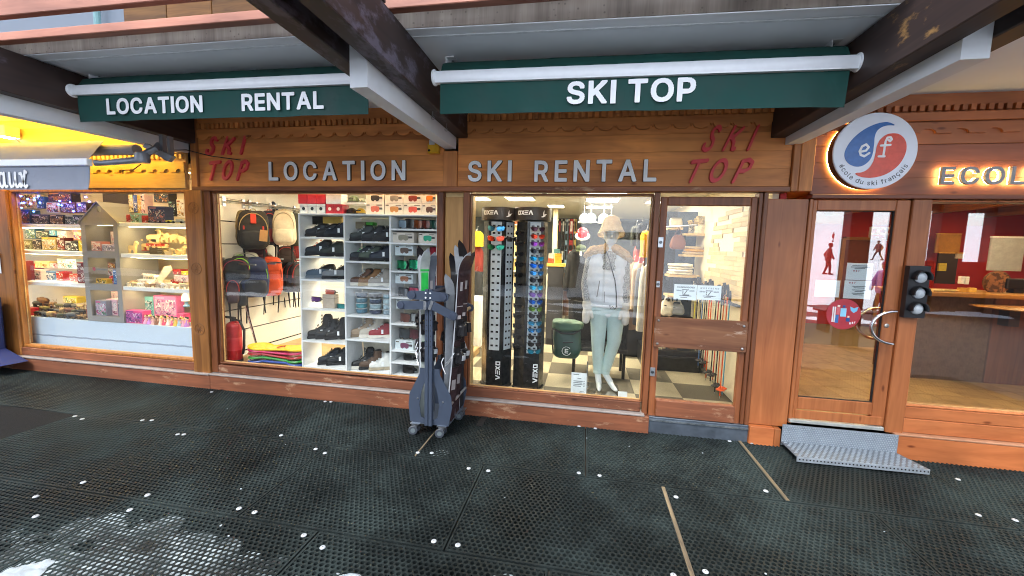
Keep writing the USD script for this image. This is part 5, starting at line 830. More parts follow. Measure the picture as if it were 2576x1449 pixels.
backpack('cream rolled backpack lid behind the navy one', 'S', 232, 515, 365, 640, .4, CRM, CRM, C('#8a8068', .7), straps=False, seed=9); backpack('navy blue hiking backpack with big lid in the lower row', 'S', 285, 550, 430, 840, .38, NV, C('#2b2e36', .8), C('#8fd030', .6), flap=NV, seed=10, d=.24); backpack('bright orange backpack in the lower row', 'S', 415, 550, 540, 830, .66, OR, OR, C('#8a2c10', .7), seed=11, flap=OR)
for i, (x0, lb, m) in enumerate(((565, 'dark red trimmed grey daypack, first of the far lower group', BLKB), (600, 'grey and red daypack, second of the far lower group', C('#34343a', .8)), (640, 'grey daypack with brown tag, foremost of the far lower group', C('#44464a', .8)))): backpack(lb, 'S', x0, 585, x0+85, 800, 1.15-.04*i, m, m, TRR, tag=KRAFT if i == 2 else None, seed=12+i)
for i, (x0, y0, x1, y1, Yd, c, lb) in enumerate(((430, 150, 520, 480, 1.0, '#22304a', 'dark blue jacket shaped pack deep in the upper row'), (300, 470, 430, 560, .62, '#3a1a1e', 'dark red packed strap bundle between the two rows of backpacks'), (430, 540, 500, 780, .85, '#1c1d20', 'black daypack between the orange pack and the navy pack'), (540, 470, 640, 600, 1.15, '#3c2a22', 'brown black pack just above the far lower group'), (560, 560, 610, 820, 1.3, '#202226', 'black pack hindmost in the far lower group'), (640, 440, 700, 560, 1.3, '#8a2420', 'small red pack above the far lower group at the shelf'), (250, 700, 300, 900, .3, '#1e1f22', 'slim black pack hanging under the lower row at the left'), (170, 700, 240, 880, .2, '#3b2630', 'dark plum pack hanging under the left end of the lower row'))): backpack(lb, 'S', x0, y0, x1, y1, Yd, C(c, .8, bump=.3), C(c, .7, bump=.3), TRR if i % 2 else TRB, seed=90+i)
for i, (za, y0, y1) in enumerate(((2.095, .25, .62), (2.10, .62, 1.05), (2.105, 1.05, 1.5), (1.40, .2, .6), (1.41, .6, 1.4))):
    t = thing('hanging_rail', ('upper steel hanging rail nearest the glass', 'upper steel hanging rail in the middle', 'upper steel hanging rail farthest from the glass', 'lower steel hanging rail nearest the glass', 'lower steel hanging rail farthest from the glass')[i]+' on the left shop wall', 'rail', (-4.05, y0, za))
    part(t, 'bar', rod((-4.02, y0, za), (-4.02, y1-.02, za), .012, 8), STEEL); 
    for y in (y0+.04, y1-.06): part(t, 'arm', box(-4.104, -3.66, y-.007, y+.007, za-.03, za-.014), STEEL); part(t, 'wall_plate', box(-4.104, -4.09, y-.02, y+.02, za-.06, za+.05), STEEL)
t = thing('fire_extinguisher', 'red fire extinguisher standing behind the glass in the left corner', 'fire extinguisher', (0, 0, 0)); cx_, z_, w_, h_ = rect('S', 175, 1000, 275, 1280, .22); t.loc = np.zeros(3); R_ = w_*.5*.82; z_ = .226
part(t, 'base_ring', lathe([(R_*1.03, 0), (R_*1.03, .03)], 24, (cx_, .26, z_)), BLK); part(t, 'cylinder', lathe([(R_*.9, .02), (R_, .035), (R_, h_*.88), (R_*.93, h_*.95), (R_*.6, h_), (R_*.25, h_+.012)], 28, (cx_, .26, z_)), C('#b3141c', .25, coat=.4), smooth=40)
part(t, 'valve', cat(lathe([(.022, h_), (.022, h_+.05)], 14, (cx_, .26, z_)), hexa([(cx_-.10, .245, z_+h_+.045), (cx_+.02, .245, z_+h_+.03), (cx_+.02, .275, z_+h_+.03), (cx_-.10, .275, z_+h_+.045), (cx_-.10, .245, z_+h_+.065), (cx_+.02, .245, z_+h_+.055), (cx_+.02, .275, z_+h_+.055), (cx_-.10, .275, z_+h_+.065)])), BLK); part(t, 'hose', tube([(cx_+.01, .26, z_+h_+.03), (cx_+.08, .26, z_+h_+.02), (cx_+.13, .27, z_+h_*.8), (cx_+.12, .27, z_+h_*.4), (cx_+.10, .27, z_+h_*.2)], .013, 8), BLK, smooth=True); part(t, 'label_band', lathe([(R_*1.003, h_*.3), (R_*1.003, h_*.62)], 28, (cx_, .26, z_)), C('#c8343a', .4))
t = thing('display_ski', 'dark red ski with white tip lettered ATOMIC leaning among the backpacks', 'ski', (0, 0, 0)); a, b = at('S', 425, 1185, .5), at('S', 320, 860, .42); a[2] = .24
d_ = (b-a)/np.linalg.norm(b-a); sd_ = np.array([.78, -.62, 0.]); sd_ -= d_*(sd_@d_); sd_ /= np.linalg.norm(sd_); nn_ = np.cross(sd_, d_); Ls = np.linalg.norm(b-a)+.5
def skibox(s0, s1, w, o, th): 
    P = [a+d_*s+sd_*u+nn_*v for s in (s0, s1) for (u, v) in ((-w, o), (w, o), (w, o+th), (-w, o+th))]; m = hexa(P); return m if m.volume > 0 else TM(m.vertices, m.faces[:, ::-1])
part(t, 'body', skibox(0, Ls, .05, 0, .012), C('#3c1416', .3, coat=.4)); part(t, 'graphic', skibox(.30, .74, .0495, .0125, .001), WHITEL); part(t, 'edge_line', cat(skibox(.02, .29, .006, .0125, .001), skibox(.75, Ls-.02, .006, .0125, .001)), C('#c9302c', .4))
lt = []
for i, c in enumerate('ATOMIC'):
    m = meshkit.text_mesh(c, .055, .001, True); v = m.vertices; u = v[:, 0]-np.ptp(v[:, 0])/2; P = a+np.outer(.68-i*.062-u, d_)+np.outer(v[:, 1]-.028, sd_)+np.outer(.0138+v[:, 2], nn_); m2 = TM(P, m.faces); lt.append(m2 if m2.volume > 0 else TM(P, m.faces[:, ::-1]))
part(t, 'lettering', cat(*lt), C('#c02a2a', .4))
p0 = at('S', 375, 1240, .32); p1 = at('S', 725, 1250, .30); zb = .226; th = (at('S', 550, 1190, .32)[2]-zb)/5
for k, (c, lb) in enumerate((('#1f4fb0', 'blue plastic sledge at the bottom of the stack'), ('#2a9a3a', 'green plastic sledge, second from the bottom of the stack'), ('#b3182a', 'red plastic sledge in the middle of the stack'), ('#d0306a', 'magenta plastic sledge below the yellow one'), ('#f0cc10', 'yellow plastic sledge on top of the stack'))):
    cx_, L_ = (p0[0]+p1[0])/2, (p1[0]-p0[0]); sp_ = unary_union([Point(-L_*.38, 0).buffer(.125), Point(L_*.36, 0).buffer(.115), sbox(-L_*.38, -.085, L_*.36, .085)]).buffer(.03).buffer(-.03)
    z = zb+k*th; m = ext(sp_, .018); v = m.vertices; v[:, 2] += .012*np.cos(v[:, 0]*9+k)+.012; t = thing('sledge', lb, 'sledge', (cx_, .36, z)); m.apply_translation((cx_, .36, z)); part(t, 'seat', m, C(c, .3, coat=.3)); rm = tube([(x+cx_, y+.36, z+.024+.012*math.cos(x*9+k)) for x, y in np.array(sp_.exterior.coords)[:-1:2]], .013, 6, True); part(t, 'rim', rm, C(c, .3, coat=.3)); 
    if k == 4: part(t, 'rope', tube([(cx_-.02, .34, z+.03), (cx_+.04, .32, z+.05), (cx_+.10, .33, z+.06), (cx_+.06, .36, z+.04)], .008, 6), C('#b84a30', .7))
# --- mannequin window: two sunglasses stands
STB = C('#101113', .3, coat=.3); STW = C('#c3ccd2', .45)
_SG = {}
def shades(lens, frame='#141416'):
    if (lens, frame) not in _SG:
        p = proto('sunglasses', 'sunglasses'); L = Polygon([(.006, .012), (.03, .02), (.062, .018), (.07, .006), (.062, -.014), (.036, -.024), (.014, -.016)]).buffer(.002); ms = []
        for s in (1, -1):
            m = ext(affinity.scale(L, s, 1, origin=(0, 0)), .003).subdivide(); v = m.vertices; m.vertices = np.stack([v[:, 0], v[:, 0]**2*4-v[:, 2], v[:, 1]], 1); part(p, 'lens', m if m.volume > 0 else TM(m.vertices, m.faces[:, ::-1]), C(lens, .08, m=.75, v=.35, s=25))
        for s in (1, -1): ms.append(tube([(s*.068, .018, .01), (s*.074, .06, .012), (s*.072, .13, .0)], .0035, 5))
        ms.append(tube([(-.07, .021, .012), (-.035, .003, .021), (-.008, -.003, .010), (.008, -.003, .010), (.035, .003, .021), (.07, .021, .012)], .0035, 5)); part(p, 'frame', cat(*ms), C(frame, .35)); _SG[lens, frame] = p
    return _SG[lens, frame]
def oxea(h):
    """squared lettering in xy, h high"""
    R = lambda a, b, c, d: sbox(a, b, c, d)
    o = R(0, 0, .85, 1).buffer(.0).difference(R(.24, .22, .61, .78)); x = Polygon([(0, 0), (.28, 0), (.95, 1), (.67, 1)]).union(Polygon([(.67, 0), (.95, 0), (.28, 1), (0, 1)])); e = unary_union([R(.06, .8, .95, 1), R(.0, .4, .85, .6), R(-.06, 0, .8, .2)]); a = Polygon([(0, 0), (.27, 0), (.55, .68), (.83, 0), (1.1, 0), (.7, 1), (.4, 1)])
    out, x0 = [], 0
    for g, w in ((o, .98), (x, 1.0), (e, .98), (a, 1.1)): out.append(affinity.scale(affinity.translate(g, x0, 0), h, h, origin=(0, 0))); x0 += w
    return MultiPolygon([q_ for g in out for q_ in getattr(g, 'geoms', [g])])
def wrap(m, R_, a0, z0):
    """flat xy lettering bent round a drum; a0: angle of x=0"""
    v = m.vertices; a = a0+v[:, 0]/R_; return TM(np.stack([(R_+v[:, 2])*np.cos(a), (R_+v[:, 2])*np.sin(a), z0+v[:, 1]], 1), m.faces)
swan = Polygon([(0, .02), (.2, .08), (.42, .2), (.40, .5), (.52, .8), (.72, 1.0), (.62, .78), (.60, .5), (.72, .36), (.95, .48), (1.3, .5), (1.02, .38), (.82, .14), (.5, .0), (.2, -.04)])
stand_pos = []
for k, (xc, yc, ang, lb) in enumerate(((-.905, .50, 0.02, 'left black sunglasses stand lettered OXEA, its lower holders empty'), (-.545, .48, .33, 'right black sunglasses stand lettered OXEA, full of sunglasses'))):
    t = thing('sunglasses_stand', lb, 'display stand', (xc, yc, FZ), world=False); Rb = .165
    hexp = Polygon([(Rb*math.cos(a), Rb*math.sin(a)) for a in np.arange(6)*math.pi/3]); rz = ang
    col = flat(hexp, 0, 1.78); part(t, 'column', moved(col, rz=rz), STB); part(t, 'base', moved(flat(hexp.buffer(.012), 0, .03), rz=rz), STB)
    hz, hh = 1.79, .125; Rh = .19; part(t, 'header', lathe([(Rh, hz), (Rh, hz+hh), (Rh-.004, hz+hh+.003), (0, hz+hh+.003)], 40), C('#3a3430', .4), smooth=40)
    part(t, 'lettering', wrap(ext(oxea(.042).buffer(.0005), .0015).subdivide().subdivide(), Rh, math.radians(-134), hz+.05), WHITEL)
    part(t, 'emblem', wrap(ext(affinity.scale(swan, .06, .07, origin=(0, 0)), .0015).subdivide(), Rh, math.radians(-58), hz+.03), WHITEL)
    for fi in range(6):
        a = rz+math.pi/6+fi*math.pi/3; 
        if math.sin(a) > .3: continue
        ap = Rb*math.cos(math.pi/6)
        pn = part(t, 'holder_panel', moved(box(-.055, .055, -ap-.004, -ap-.0005, .42, 1.77), rz=a+math.pi/2), STW if fi == 4 or (k == 0 and fi == 5) else STB)
        part(pn, 'slots', cat(*[moved(cat(box(-.04+s*.0, -.012, -ap-.0055, -ap-.0042, z, z+.02), box(.014, .04, -ap-.0055, -ap-.0042, z, z+.02)), rz=a+math.pi/2) for s in (0,) for z in np.arange(.46, 1.72, .074)]), STB)
        if fi == 4: part(t, 'base_lettering', moved(moved(upright(ext(oxea(.05), .0015), 0), ry=math.pi/2), (-.02, -ap-.001, .36)).copy() if False else moved(moved(upright(ext(oxea(.05), .0015), 0), ry=math.pi/2, t=(0.02, -ap-.0008, .30)), rz=a+math.pi/2), WHITEL)
    stand_pos.append((xc, yc, rz, Rb*math.cos(math.pi/6)))
cl = ['#4a2a38', '#d8442a', '#8a3aa0', '#30343c', '#1aa0d8', '#1468d8', '#3a8ad0', '#303238', '#20b0e0', '#7a3ab0', '#1c6ad0', '#6a9a3a', '#3a3c44', '#2aa0d0', '#2a90d8', '#34383c', '#26292c', '#3aa0c0']
nm = ['plum', 'red orange', 'violet', 'grey', 'cyan', 'bright blue', 'sky blue', 'smoky grey', 'turquoise blue', 'purple', 'royal blue', 'green', 'dark grey', 'light blue', 'azure', 'slate', 'black', 'pale teal']
xc, yc, rz, ap = stand_pos[1]; a = rz+math.pi/6+4*math.pi/3
for i, c in enumerate(cl):
    z = FZ+1.70-i*.0735; rd = ap+.05; dup(shades(c), 'sunglasses', f'{nm[i]} mirror sunglasses, {ORD[i]} from the top on the right stand', (xc+rd*math.cos(a)+.02, yc+rd*math.sin(a), z), a+math.pi/2)
a2 = a-math.pi/3
for i in range(12):
    z = FZ+1.66-i*.107; rd = ap+.05; dup(shades('#26282c'), 'sunglasses', f'dark sunglasses, {ORD[i]} from the top on the left face of the right stand', (xc+rd*math.cos(a2), yc+rd*math.sin(a2), z), a2+math.pi/2)
xc, yc, rz, ap = stand_pos[0]; a = rz+math.pi/6+4*math.pi/3
for i, (c, f, z, da, lb) in enumerate((('#4a9ad0', '#141416', 1.70, 0, 'blue striped wrap sunglasses at the top of the left stand'), ('#d84a30', '#d8d8d8', 1.60, 0, 'red orange wrap sunglasses with white frame on the left stand'), ('#1f7a62', '#141416', 1.51, 0, 'teal green sunglasses, lowest on the left stand'), ('#3a3028', '#e0e0de', 1.60, math.pi/3, 'white framed sunglasses on the right side of the left stand'))):
    rd = ap+.05; dup(shades(c, f), 'sunglasses', lb, (xc+rd*math.cos(a+da), yc+rd*math.sin(a+da), FZ+z), a+da+math.pi/2, scale=1.25)

# --- mannequin
YM = .62; pm_ = lambda x, y, dy=0.: at('P', x, y, YM+dy)
SKIN = C('#d4dce0', .25, v=.03, coat=.3); VEST = C('#dde2e8', .6, v=.05, s=9, bump=.2); KNIT = SPOT('#d8d8d4', '#2a2c30', 210., .5); PANT = C('#b4cbc9', .8, v=.06, s=14, bump=.25); FUR = SPOT('#e0c69c', '#b8966a', 130., .48, .95); HATM = SPOT('#e8d9b8', '#cdb88c', 120., .5, .95)
hd, ch_, nk, ws = pm_(968, 325), pm_(960, 385), pm_(955, 440), pm_(945, 775)
sl, sr = pm_(848, 455), pm_(1050, 470); el, er = pm_(806, 640), pm_(1052, 640, -.05); hl, hr = pm_(815, 800, -.03), pm_(1052, 810, -.06); hpl, hpr = pm_(890, 810), pm_(1000, 810); kl, kr = pm_(882, 1010, -.03), pm_(985, 1010, -.02); al_, ar_ = pm_(880, 1215, .03), pm_(930, 1215, .03)
fl_, fr_ = pm_(880, 1300), pm_(960, 1300); zf = FZ+.03
al_[2], ar_[2] = zf+.14, zf+.14; fa, fb = np.array([fl_[0]+.01, YM-.03, zf+.02]), np.array([fr_[0]+.005, YM-.0, zf+.02])
mq = thing('mannequin', 'white mannequin in cream hat, white vest with fur collar, pale trousers and mittens', 'mannequin', (ws[0], YM, FZ))
body = blob([[(hd+[0, 0, .035], .085), (hd+[0, -.012, -.05], .062)], [(hd+[0, -.02, -.07], .045), (hd+[0, .01, -.02], .075)], [(hd+[0, .02, -.06], .045), (nk, .048)], [(nk, .05), (sl+[.02, 0, -.01], .05)], [(nk, .05), (sr-[.02, 0, .01], .05)], [(sl+[.03, 0, -.04], .07), (sr-[.03, 0, .04], .07), (ws+[-.07, 0, .04], .085), (ws+[.07, 0, .04], .085)], [(hpl+[.03, 0, 0], .09), (hpr-[.03, 0, 0], .09), (ws, .09)],
    [(sl, .05), (el, .038)], [(el, .038), (hl, .028)], [(sr, .05), (er, .038)], [(er, .038), (hr, .028)], [(hpl, .085), (kl, .056)], [(kl, .055), (al_, .035)], [(hpr, .085), (kr, .056)], [(kr, .055), (ar_, .035)],
    [(al_, .035), (fa+[0, .03, .02], .032)], [(fa+[0, .03, .015], .028), (fa+[0, -.08, 0], .026)], [(fa+[0, -.08, 0], .026), (fa+[0, -.13, -.004], .015)], [(ar_, .035), (fb+[0, .03, .02], .032)], [(fb+[0, .03, .015], .028), (fb+[.03, -.08, 0], .026)], [(fb+[.03, -.08, 0], .026), (fb+[.05, -.125, -.004], .015)],
    [(hd+[0, -.085, -.005], .012), (hd+[0, -.098, -.028], .013)]], .016, 5)
part(mq, 'body', body, SKIN, smooth=True)
part(mq, 'trousers', blob([[(hpl+[.02, 0, .03], .105), (hpr-[.02, 0, -.03], .105), (ws+[0, 0, .0], .10)], [(hpl, .098), (kl, .072)], [(kl, .072), (al_+[0, 0, .04], .05)], [(hpr, .098), (kr, .072)], [(kr, .072), (ar_+[0, 0, .04], .05)]], .02, 5), PANT, smooth=True)
for a_, n_ in ((al_, 1), (ar_, 2)): part(mq, 'cuff', lathe([(.046, 0), (.05, .015), (.046, .04)], 16, tuple(a_+[0, 0, .0])), PANT)
part(mq, 'sleeve', blob([[(sl, .066), (el, .056)], [(el, .056), (hl+[0, 0, .04], .046)]], .02, 5), KNIT, smooth=True); part(mq, 'sleeve', blob([[(sr, .066), (er, .056)], [(er, .056), (hr+[0, 0, .04], .046)]], .02, 5), KNIT, smooth=True)
part(mq, 'pullover', blob([[(sl+[.05, 0, .0], .07), (sr-[.05, 0, .0], .07), (ws+[-.05, 0, .1], .09), (ws+[.05, 0, .1], .09)], [(nk+[0, 0, -.02], .062), (nk+[0, 0, -.1], .09)]], .025, 4), KNIT, smooth=True)
vest_m = blob([[(sl+[.045, -.005, -.01], .085), (sl+[.03, 0, -.25], .10), (ws+[-.10, 0, .05], .105)], [(sr-[.04, .005, .02], .085), (sr-[.03, 0, .25], .10), (ws+[.12, 0, .05], .105)], [(sl+[.05, .03, -.03], .085), (sr-[.05, -.03, .03], .085), (ws+[-.06, .04, .05], .105), (ws+[.06, .04, .05], .105)], [(sl+[.05, -.03, -.22], .09), (sr-[.06, .03, .22], .09), (ws+[-.05, -.02, .05], .11), (ws+[.07, -.02, .05], .11)]], .018, 4)
v = vest_m.vertices; zz = (v[:, 2]-ws[2])/.12; vest_m.vertices = v+vest_m.vertex_normals*(.008*np.abs(np.sin(zz*math.pi*1.2))-.003)[:, None]; part(mq, 'vest', vest_m, VEST, smooth=True)
yfv = YM-.135
part(mq, 'zip', tube([tuple(at('P', x, y, yfv)) for x, y in ((935, 430), (955, 480), (975, 560), (992, 620), (1000, 700), (1000, 790))], .006, 6), C('#1c1c20', .6)); part(mq, 'pocket_zip', tube([tuple(at('P', x, y, yfv-.005)) for x, y in ((893, 620), (885, 670), (875, 725))], .004, 5), C('#5a5c60', .5)); part(mq, 'pocket_zip', tube([tuple(at('P', x, y, yfv-.005)) for x, y in ((925, 690), (922, 760))], .004, 5), C('#8a8c90', .5))
part(mq, 'hem', tube([(ws[0]+.20*math.cos(a), YM+.01+.145*math.sin(a), ws[2]+.0) for a in np.arange(28)*math.pi/14], .014, 8, True), VEST); part(mq, 'cord', tube([tuple(at('P', x, y, yfv-.01)) for x, y in ((958, 778), (962, 800), (975, 785), (990, 803), (1005, 783))], .005, 6), C('#17171a', .7))
fc = [sl+[-.06, -.02, -.0], sl+[.0, -.07, .05], nk+[-.075, -.05, .03], nk+[0, .06, .06], nk+[.085, -.05, .03], sr+[-.0, -.08, .03], sr+[.07, -.05, -.03]]
part(mq, 'fur_collar', rough(blob([[(fc[i], (.035, .05, .05, .05, .05, .045, .03)[i]), (fc[i+1], (.035, .05, .05, .05, .05, .045, .03)[i+1])] for i in range(6)], .014, 2), .012, 40, 3), FUR, smooth=True)
hat = lathe([(.155, -.045), (.16, -.06), (.150, -.03), (.118, .035), (.108, .075), (.085, .125), (.04, .148), (0, .152)], 32); hat.vertices = (hat.vertices*[.88, .88, 1.])@trimesh.transformations.rotation_matrix(-.28, (1, 0, 0))[:3, :3].T+hd+[0, .02, .055]; part(mq, 'hat', rough(hat.subdivide(), .01, 45, 4), HATM, smooth=True)
MIT = C('#d6d2c8', .8, bump=.3)
for h_, s in ((hl, -1), (hr, 1)):
    mt = part(mq, 'mitten', blob([[(h_+[0, 0, .03], .042), (h_+[s*.005, -.01, -.06], .05)], [(h_+[s*.005, -.01, -.06], .05), (h_+[s*.012, -.02, -.12], .038)], [(h_+[-s*.03, -.03, -.02], .022), (h_+[-s*.05, -.045, -.08], .018)]], .014, 4), MIT, smooth=True); part(mt, 'wrist_cuff', lathe([(.05, .01), (.055, .03), (.055, .07), (.05, .085)], 18, tuple(h_)), MIT)
pb = mq; part(pb, 'base_plate', box(.06, .43, .42, .80, FZ+.001, FZ+.012, .003), C('#c9c4b8', .12, m=.9)); part(pb, 'support_rod', rod((.085, YM, FZ+.012), (.085, YM, FZ+.30), .008, 8), STEEL); part(pb, 'support_foot', lathe([(.022, 0), (.022, .01), (.009, .02)], 14, (.085, YM, FZ+.012)), STEEL)
p, q_ = at('P', 712, 1210, .30), at('P', 805, 1345, .30)
t = thing('price_sheet', 'white printed price sheet standing at the foot of the mannequin', 'price sheet', ((p[0]+q_[0])/2, .3, q_[2])); part(t, 'sheet', hexa([(p[0], .28, q_[2]), (q_[0], .28, q_[2]), (q_[0], .283, q_[2]), (p[0], .283, q_[2]), (p[0], .31, p[2]), (q_[0], .31, p[2]), (q_[0], .313, p[2]), (p[0], .313, p[2])]), C('#dfe8ea', .5)); W_, H_ = q_[0]-p[0], p[2]-q_[2]
part(t, 'printed_lines', cat(*[box(p[0]+W_*a_, p[0]+W_*b_, .2788+.03*f_, .2797+.03*f_, q_[2]+H_*f_, q_[2]+H_*(f_+.03)) for a_, b_, f_ in ((.12, .5, .9), (.4, .65, .72), (.15, .75, .58), (.8, .88, .58), (.15, .7, .5), (.8, .88, .5), (.15, .75, .42), (.8, .88, .42), (.15, .65, .34), (.8, .88, .34))]), C('#4a5a60', .7)); part(t, 'mountain_logo', cat(tube([(p[0]+W_*.55, .2785, q_[2]+H_*.06), (p[0]+W_*.68, .2805, q_[2]+H_*.13), (p[0]+W_*.74, .28, q_[2]+H_*.09), (p[0]+W_*.8, .281, q_[2]+H_*.12), (p[0]+W_*.92, .2785, q_[2]+H_*.05)], .0016, 4)), C('#22343a', .6)); part(t, 'stand_foot', box((p[0]+q_[0])/2-.03, (p[0]+q_[0])/2+.03, .285, .34, FZ+.001, q_[2]), GLASS(.05))
p = at('P', 1042, 1345, .36); t = thing('price_card', 'small white price card right of the mannequin base', 'price card', tuple(p)); part(t, 'card', hexa([(p[0]-.045, .36, FZ+.002), (p[0]+.045, .36, FZ+.002), (p[0]+.045, .362, FZ+.002), (p[0]-.045, .362, FZ+.002), (p[0]-.045, .39, FZ+.075), (p[0]+.045, .39, FZ+.075), (p[0]+.045, .392, FZ+.075), (p[0]-.045, .392, FZ+.075)]), C('#d4dde0', .5)); part(t, 'foot', box(p[0]-.05, p[0]+.05, .363, .41, FZ+.0005, FZ+.0018), GLASS(.05))
# bench behind, green bag
bn = thing('bench', 'black bench with perforated back panel behind the mannequin', 'bench', (.2, 1.1, FZ)); xb0, xb1 = at('P', 705, 1150, 1.05)[0], at('P', 1065, 1150, 1.05)[0]; zb1 = .50
part(bn, 'seat', box(xb0, xb1, 1.0, 1.4, zb1-.05, zb1, .008), STB); 
for x in (xb0+.02, xb1-.05): 
    for y in (1.02, 1.36): part(bn, 'leg', box(x, x+.035, y, y+.035, FZ, zb1-.052, .003), STB)
part(bn, 'back_panel', box(xb0, xb1, 1.36, 1.39, zb1+.002, 1.0, .004), SPOT('#0f0f11', '#3a3834', 220., .55)); part(bn, 'side_panel', box(xb1-.02, xb1, 1.02, 1.355, zb1+.002, .95, .004), STB)
gx0, gz0, gw, gh = rect('P', 585, 865, 785, 1118, .95); t = thing('backpack', 'dark green roll top bag with round white emblem in front of the bench', 'bag', (gx0, 1.0, gz0))
GRB = C('#21423a', .5, v=.1, bump=.2); m = rough(bag_mesh(gw*.88, gh*.86, .22, taper=1.02, seed=31), .02, 7., 3); m.apply_translation((gx0, .95, gz0)); part(t, 'body', m, GRB, smooth=True); m = rough(moved(bag_mesh(gh*.26, gw*1.0, .26, taper=.8, seed=32), (-gw*.5, 0, .0), ry=math.pi/2), .022, 8., 4); m.apply_translation((gx0, .93, gz0+gh*.86)); part(t, 'roll_top', m, C('#3f5f4c', .6, bump=.2), smooth=True)
part(t, 'strap', tube([(gx0-gw*.46, .86, gz0+gh*.78), (gx0-gw*.2, .83, gz0+gh*.68), (gx0+gw*.2, .83, gz0+gh*.68), (gx0+gw*.46, .86, gz0+gh*.8)], .01, 6), BLK); part(t, 'pocket_zip', tube([(gx0-gw*.12, .835, gz0+gh*.45), (gx0+gw*.2, .835, gz0+gh*.47)], .007, 6), BLK); part(t, 'emblem', cat(tube([(gx0+.05*math.cos(a), .84, gz0+gh*.24+.05*math.sin(a)) for a in np.arange(24)*math.pi/12], .003, 5, True), *[box(gx0-.018, gx0+.02, .836, .842, gz0+gh*.24+dz, gz0+gh*.24+dz+.007) for dz in (-.025, -.004, .018)], box(gx0-.018, gx0-.01, .8362, .8418, gz0+gh*.24-.018, gz0+gh*.24+.018)), WHITEL); part(t, 'hanging_strap', tube([(gx0-gw*.48, .86, gz0+gh*.75), (gx0-gw*.46, .85, gz0+gh*.4), (gx0-gw*.42, .85, gz0+gh*.15)], .008, 6), BLK)
# --- deeper in the shop
def garment(label, x, y, ztop, w, h, d, mat, rz=0., cat_='jacket', hood=True):
    t = thing('hanging_garment', label, cat_, (x, y, ztop-h), rz, world=False); n = 10; P = []; F = []
    zs = np.linspace(0, h, 9); ws_ = [w*(1.0 if z < h*.72 else 1.0-.55*((z-h*.72)/(h*.28))**2) for z in zs]; k = 14
    for z, wd in zip(zs, ws_):
        for i in range(k): a = i*2*math.pi/k; fold = 1+.16*math.sin(a*5+z*3+x*40)*(1-z/h*.7); P.append((wd/2*math.cos(a)*(1 if z > .1 else 1), d/2*math.sin(a)*fold, z))
    for i in range(8):
        for j in range(k): a_, b_ = i*k+j, i*k+(j+1) % k; F += [(a_, b_, b_+k), (a_, b_+k, a_+k)]
    P += [(0, 0, 0), (0, 0, h)]
    for j in range(k): F += [(len(P)-2, (j+1) % k, j), (len(P)-1, 8*k+j, 8*k+(j+1) % k)]
    part(t, 'cloth', TM(P, F), mat, smooth=50)
    if hood: part(t, 'sleeve', blob([[((-w*.42, 0, h*.86), d*.28), ((-w*.55, -d*.1, h*.45), d*.24)], [((-w*.55, -d*.1, h*.45), d*.24), ((-w*.5, -d*.2, h*.15), d*.2)]], .04, 3, 10), mat, smooth=True)
    part(t, 'hanger', tube([(-w*.2, 0, h-.01), (0, 0, h+.03), (.0, 0, h+.07), (.02, 0, h+.085)], .004, 5), STEEL); return t
G_ = lambda c: C(c, .8, bump=.25, v=.2, s=10)
gar = [('P', 1085, 500, 1125, 930, 1.6, '#8b7464', 'brown taupe trousers hanging right of the mannequin'), ('P', 1110, 510, 1165, 800, 1.5, '#c0a890', 'pale beige jacket hanging right of the mannequin'), ('P', 1140, 540, 1180, 900, 1.25, '#565a66', 'slate grey trousers hanging near the door'), ('P', 1165, 530, 1205, 940, 1.0, '#cfc6b4', 'long cream trousers hanging nearest the door'), ('P', 1105, 270, 1150, 400, 2.6, '#2c3028', 'olive black jacket high on the rail at the right'), ('P', 1140, 250, 1190, 420, 2.3, '#23252a', 'black jacket high on the rail at the right'), ('P', 1170, 300, 1215, 470, 2.0, '#d09a24', 'yellow jacket hanging by the window post'), ('P', 1130, 400, 1160, 520, 2.4, '#b03a30', 'red garment hanging between the black ones'),
       ('P', 85, 300, 130, 400, 3.2, '#c9b020', 'yellow fleece deep in the shop left of the stands'), ('P', 85, 400, 130, 560, 3.3, '#7a2a24', 'dark red jacket deep in the shop left of the stands'), ('P', 85, 560, 120, 720, 3.1, '#2a2c30', 'black jacket under the dark red one, left of the stands'), ('P', 560, 560, 600, 830, 2.6, '#c9c0ac', 'pale patterned garment on the low rail right of the stands'), ('P', 590, 565, 640, 830, 2.7, '#8a8478', 'grey brown garment on the low rail behind the bag'), ('P', 625, 570, 680, 840, 2.8, '#6a4a34', 'brown garment on the low rail behind the bag'), ('P', 330, 640, 352, 860, 2.6, '#cfc4aa', 'cream garment between the two stands')]
for r_, x0, y0, x1, y1, Yd, c, lb in gar:
    cx_, z_, w_, h_ = rect(r_, x0, y0, x1, y1, Yd); garment(lb, cx_, Yd, z_+h_, max(w_, .22), h_, .12, G_(c), 0 if x0 < 700 else .9, 'garment', 'jacket' in lb)
t = thing('clothes_rail', 'steel clothes rail high on the right behind the mannequin', 'rail', (.9, 1.8, 1.95)); part(t, 'bar', tube([(.75, 2.7, 1.98), (1.0, 2.0, 1.97), (1.25, 1.2, 1.96)], .012, 8), STEEL); part(t, 'post', rod((1.0, 2.0, FZ), (1.0, 2.0, 1.96), .012, 8), STEEL)
t = thing('clothes_rail', 'low steel clothes rail behind the green bag', 'rail', (-.3, 2.7, 1.3)); part(t, 'bar', rod((-.75, 2.68, 1.33), (.1, 2.72, 1.33), .012, 8), STEEL); part(t, 'post', rod((.1, 2.72, FZ), (.1, 2.72, 1.34), .014, 8), STEEL); part(t, 'post', rod((-.75, 2.68, FZ), (-.75, 2.68, 1.34), .014, 8), STEEL)
